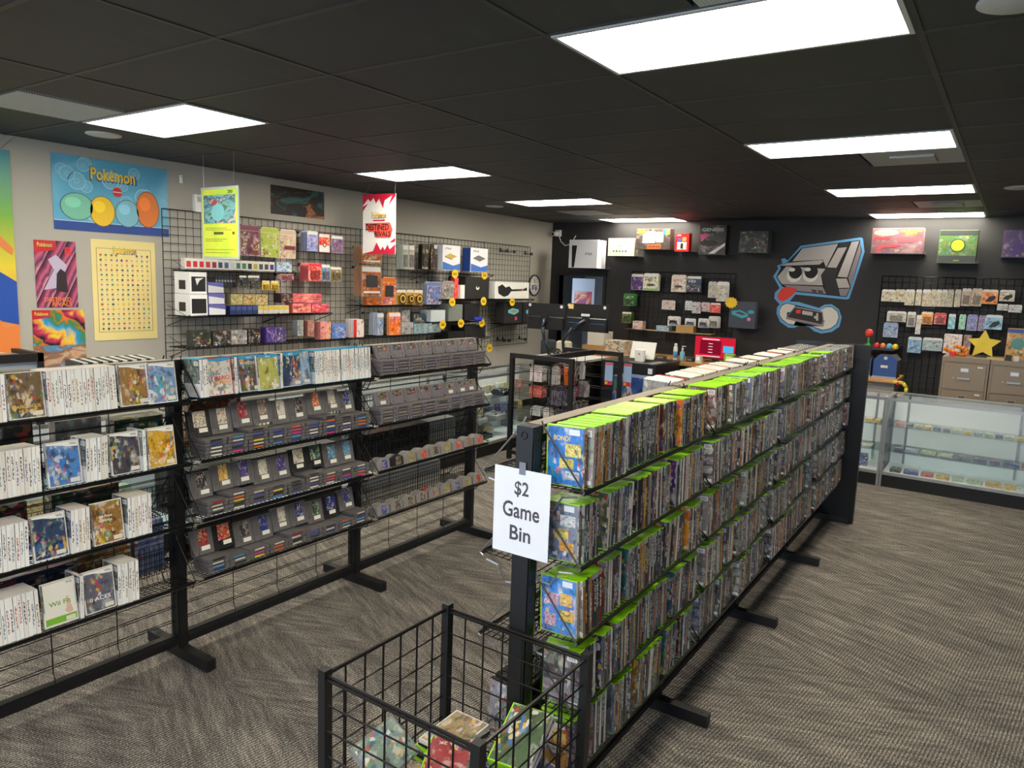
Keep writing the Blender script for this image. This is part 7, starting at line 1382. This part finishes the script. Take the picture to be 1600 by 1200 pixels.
for i, (dy, c, lab) in enumerate(((.0, (206, 44, 48), 'small plain red dome toy'), (-.066, (230, 120, 50), 'small plain orange dome toy'), (-.135, (90, 170, 214), 'small plain sky blue dome toy'), (-.2, (236, 206, 40), 'small plain yellow round toy'))):
    tt = thing('dome_toy', lab + ' on the short black shelf', 'toy', (9.68, 1.335 + dy, 1.355)); b = MB(); b.lathe([(.03, 0), (.031, .03), (.026, .05), (.012, .062)], 14); ob('dome', b.mesh('dome', TINTP, True), tt, (0, 0, 0), (0, 0, 0), c); b = MB(); b.lathe([(.032, 0), (.032, .005)], 14); ob('base', b.mesh('base', INK), tt)
tt = thing('plant_toy', 'small toy with plain red ball on a green stand', 'toy', (9.68, 1.43, 1.355)); b = MB(); b.lathe([(.012, .12), (.038, .135), (.048, .17), (.034, .21), (.01, .22)], 14); ob('ball', b.mesh('ball', TINTP, True), tt, (0, 0, 0), (0, 0, 0), (206, 60, 50)); b = MB(); b.rod((0, 0, 0), (0, 0, .13), .012, 8); b.bbox(-.05, .05, -.03, .03, 0, .05, .015); ob('leaves', b.mesh('leaves', TINTP), tt, (0, 0, 0), (0, 0, 0), (60, 150, 60))
t = thing('hanging_tool', 'yellow handle and red cap hooked on the bench side', 'tool', (9.36, 1.03, .9)); b = MB(); b.path([(0, .05, .1), (0, -.05, .1), (0, -.09, .05), (0, -.09, -.02)], .02, 8); ob('yellow_handle', b.mesh('yellow_handle', plain('yellow_plastic', (206, 190, 50), .4), True), t); b = MB(); b.lathe([(.02, 0), (.024, .03), (.01, .05)], 10, (0, 0, .07)); ob('red_cap', b.mesh('red_cap', plain('red_plastic', (206, 44, 48), .4), True), t)
# framed glass tray at the wall edge
t = thing('tabletop_case', 'black framed glass tabletop case under the wall posters', 'display case', (2.2, 5.85, .93)); b = MB(); b.box(-.5, .25, 0, .4, 0, .3); b.box(-.5, .27, -.02, .0, .36, .42); b.box(.23, .27, -.02, .42, 0, .42); ob('frame', b.mesh('frame', BLACK), t); b = MB(); b.box(-.5, .23, .0, .4, .3, .39); ob('grey_front', b.mesh('grey_front', plain('blue_grey_panel', (140, 150, 158), .3)), t)
t = thing('side_table', 'plain grey table under the tabletop case', 'table', (2.2, 5.85, 0)); b = MB(); b.box(-.6, .3, -.05, .5, .88, .93); ob('top', b.mesh('top', plain('grey_laminate', (150, 150, 148), .5)), t)
for x in (-.55, .22):
    for y in (0, .42): b = MB(); b.box(x, x + .04, y, y + .04, 0, .88); ob('leg', b.mesh('leg', BLACK), t)

# ------------------------------------------------------------------ wire bin full of loose cases
wb = thing('wire_bin', 'square black wire bin with loose games below the paper sign', 'bin', (1.31, .95, 0)); BW, BD, BH = .54, .54, .89
for x in (0, BW):
    for y in (0, BD): b = MB(); b.box(x - .014, x + .014, y - .014, y + .014, 0, BH + .012); ob('post', b.mesh('post', BLACK), wb)
def bin_side():
    b = MB(); n = 7
    for i in range(1, n): b.rod((BW * i / n, 0, .1), (BW * i / n, 0, BH - .008), .0032, 5)
    for q in range(10): b.rod((.012, .005, BH - .09 - q * .078), (BW - .012, .005, BH - .09 - q * .078), .0028, 5)
    b.rod((.012, 0, BH - .006), (BW - .012, 0, BH - .006), .0055, 6); b.rod((.012, .006, BH - .014), (BW - .012, .006, BH - .014), .004, 6); return b.mesh('wire_side', WIRE)
bs_ = bin_side()
for loc, a in (((0, 0, 0), 0), ((0, BD, 0), 0), ((0, 0, 0), R(90)), ((BW, 0, 0), R(90))): ob('wire_side', bs_, wb, loc, (0, 0, a))
b = MB()
for i in range(15): b.rod((BW * i / 14, .0, .43), (BW * i / 14, BD, .43), .003, 4)
for i in range(8): b.rod((0, BD * i / 7, .427), (BW, BD * i / 7, .427), .003, 4)
ob('wire_floor', b.mesh('wire_floor', WIRE), wb)
random.seed(12)
def loose(kind, x, y, z, rot, label, col=None, words=(), flat=None):
    """flat: yaw of a case lying on its back, x,y its middle"""
    a, s = KIND[kind]; o = tag(ob('loose_game_case', a, None, (1.31 + x, .95 + y, z), rot or (0, 0, 0)), label, 'game case', 'loose cases in the wire bin'); ob('cover_sheet', s, o)
    if flat is not None:
        Mx = Matrix.Translation((1.31 + x, .95 + y, z + .0075)) @ Matrix.Rotation(flat, 4, 'Z') @ (rot.to_matrix().to_4x4() if rot else Matrix()) @ Matrix.Rotation(R(-90), 4, 'Y') @ Matrix.Translation((0, -.0675, -.095))
        o.location = Mx.to_translation(); o.rotation_euler = Mx.to_euler()
    if col:
        p = ob('cover_picture', COVER_ME, o, (.0074, .0675, .095), (0, 0, math.pi / 2), col)
        for (wd, w, h, c, dx, dz) in words: lettering(wd, w, h, c, p, (dx, -.0008, dz))
    return o
from mathutils import Euler
top = []
for ci, (x, y, a) in enumerate(((.13, .13, 0), (.38, .12, math.pi / 2), (.13, .38, math.pi / 2), (.385, .385, 0))):
    z = .434
    for layer in range(9):
        kd = random.choice(('green', 'green', 'grey', 'black', 'white')); pc, pcol = random.choice((('maroon', (120, 60, 50)), ('olive', (90, 110, 70)), ('navy', (60, 70, 110)), ('tan', (150, 130, 90)), ('pale grey', (190, 190, 190))))
        loose(kd, x + random.uniform(-.012, .012), y + random.uniform(-.012, .012), z, None, 'loose %s game case with %s cover in the wire bin pile' % ({'green': 'lime', 'grey': 'clear'}.get(kd, kd), pc), pcol, flat=a + random.uniform(-.16, .16))
        z += .0158
z0 = z
loose('green', .26, .3, z0, None, 'lime case on top of the bin pile with red and white spine', (150, 40, 50), [('NBA 2K', .08, .014, (230, 225, 220), 0, -.06)], flat=.5)
loose('white', .14, .14, z0, None, 'white case tilted on the bin pile', (200, 206, 210), flat=-.5)
loose('green', .405, .13, z0 + .045, Euler((0, R(-28), 0)), 'lime case leaning steeply on the bin pile beside the rack', (90, 110, 70), flat=.1)
loose('green', .395, .13, z0 + .066, Euler((0, R(-28), 0)), 'second lime case leaning steeply on the bin pile', (70, 90, 60), flat=.14)
loose('grey', .12, .42, z0 + .052, Euler((R(35), 0, 0)), 'clear case tilted against the wire bin side', (130, 150, 140), flat=.1)
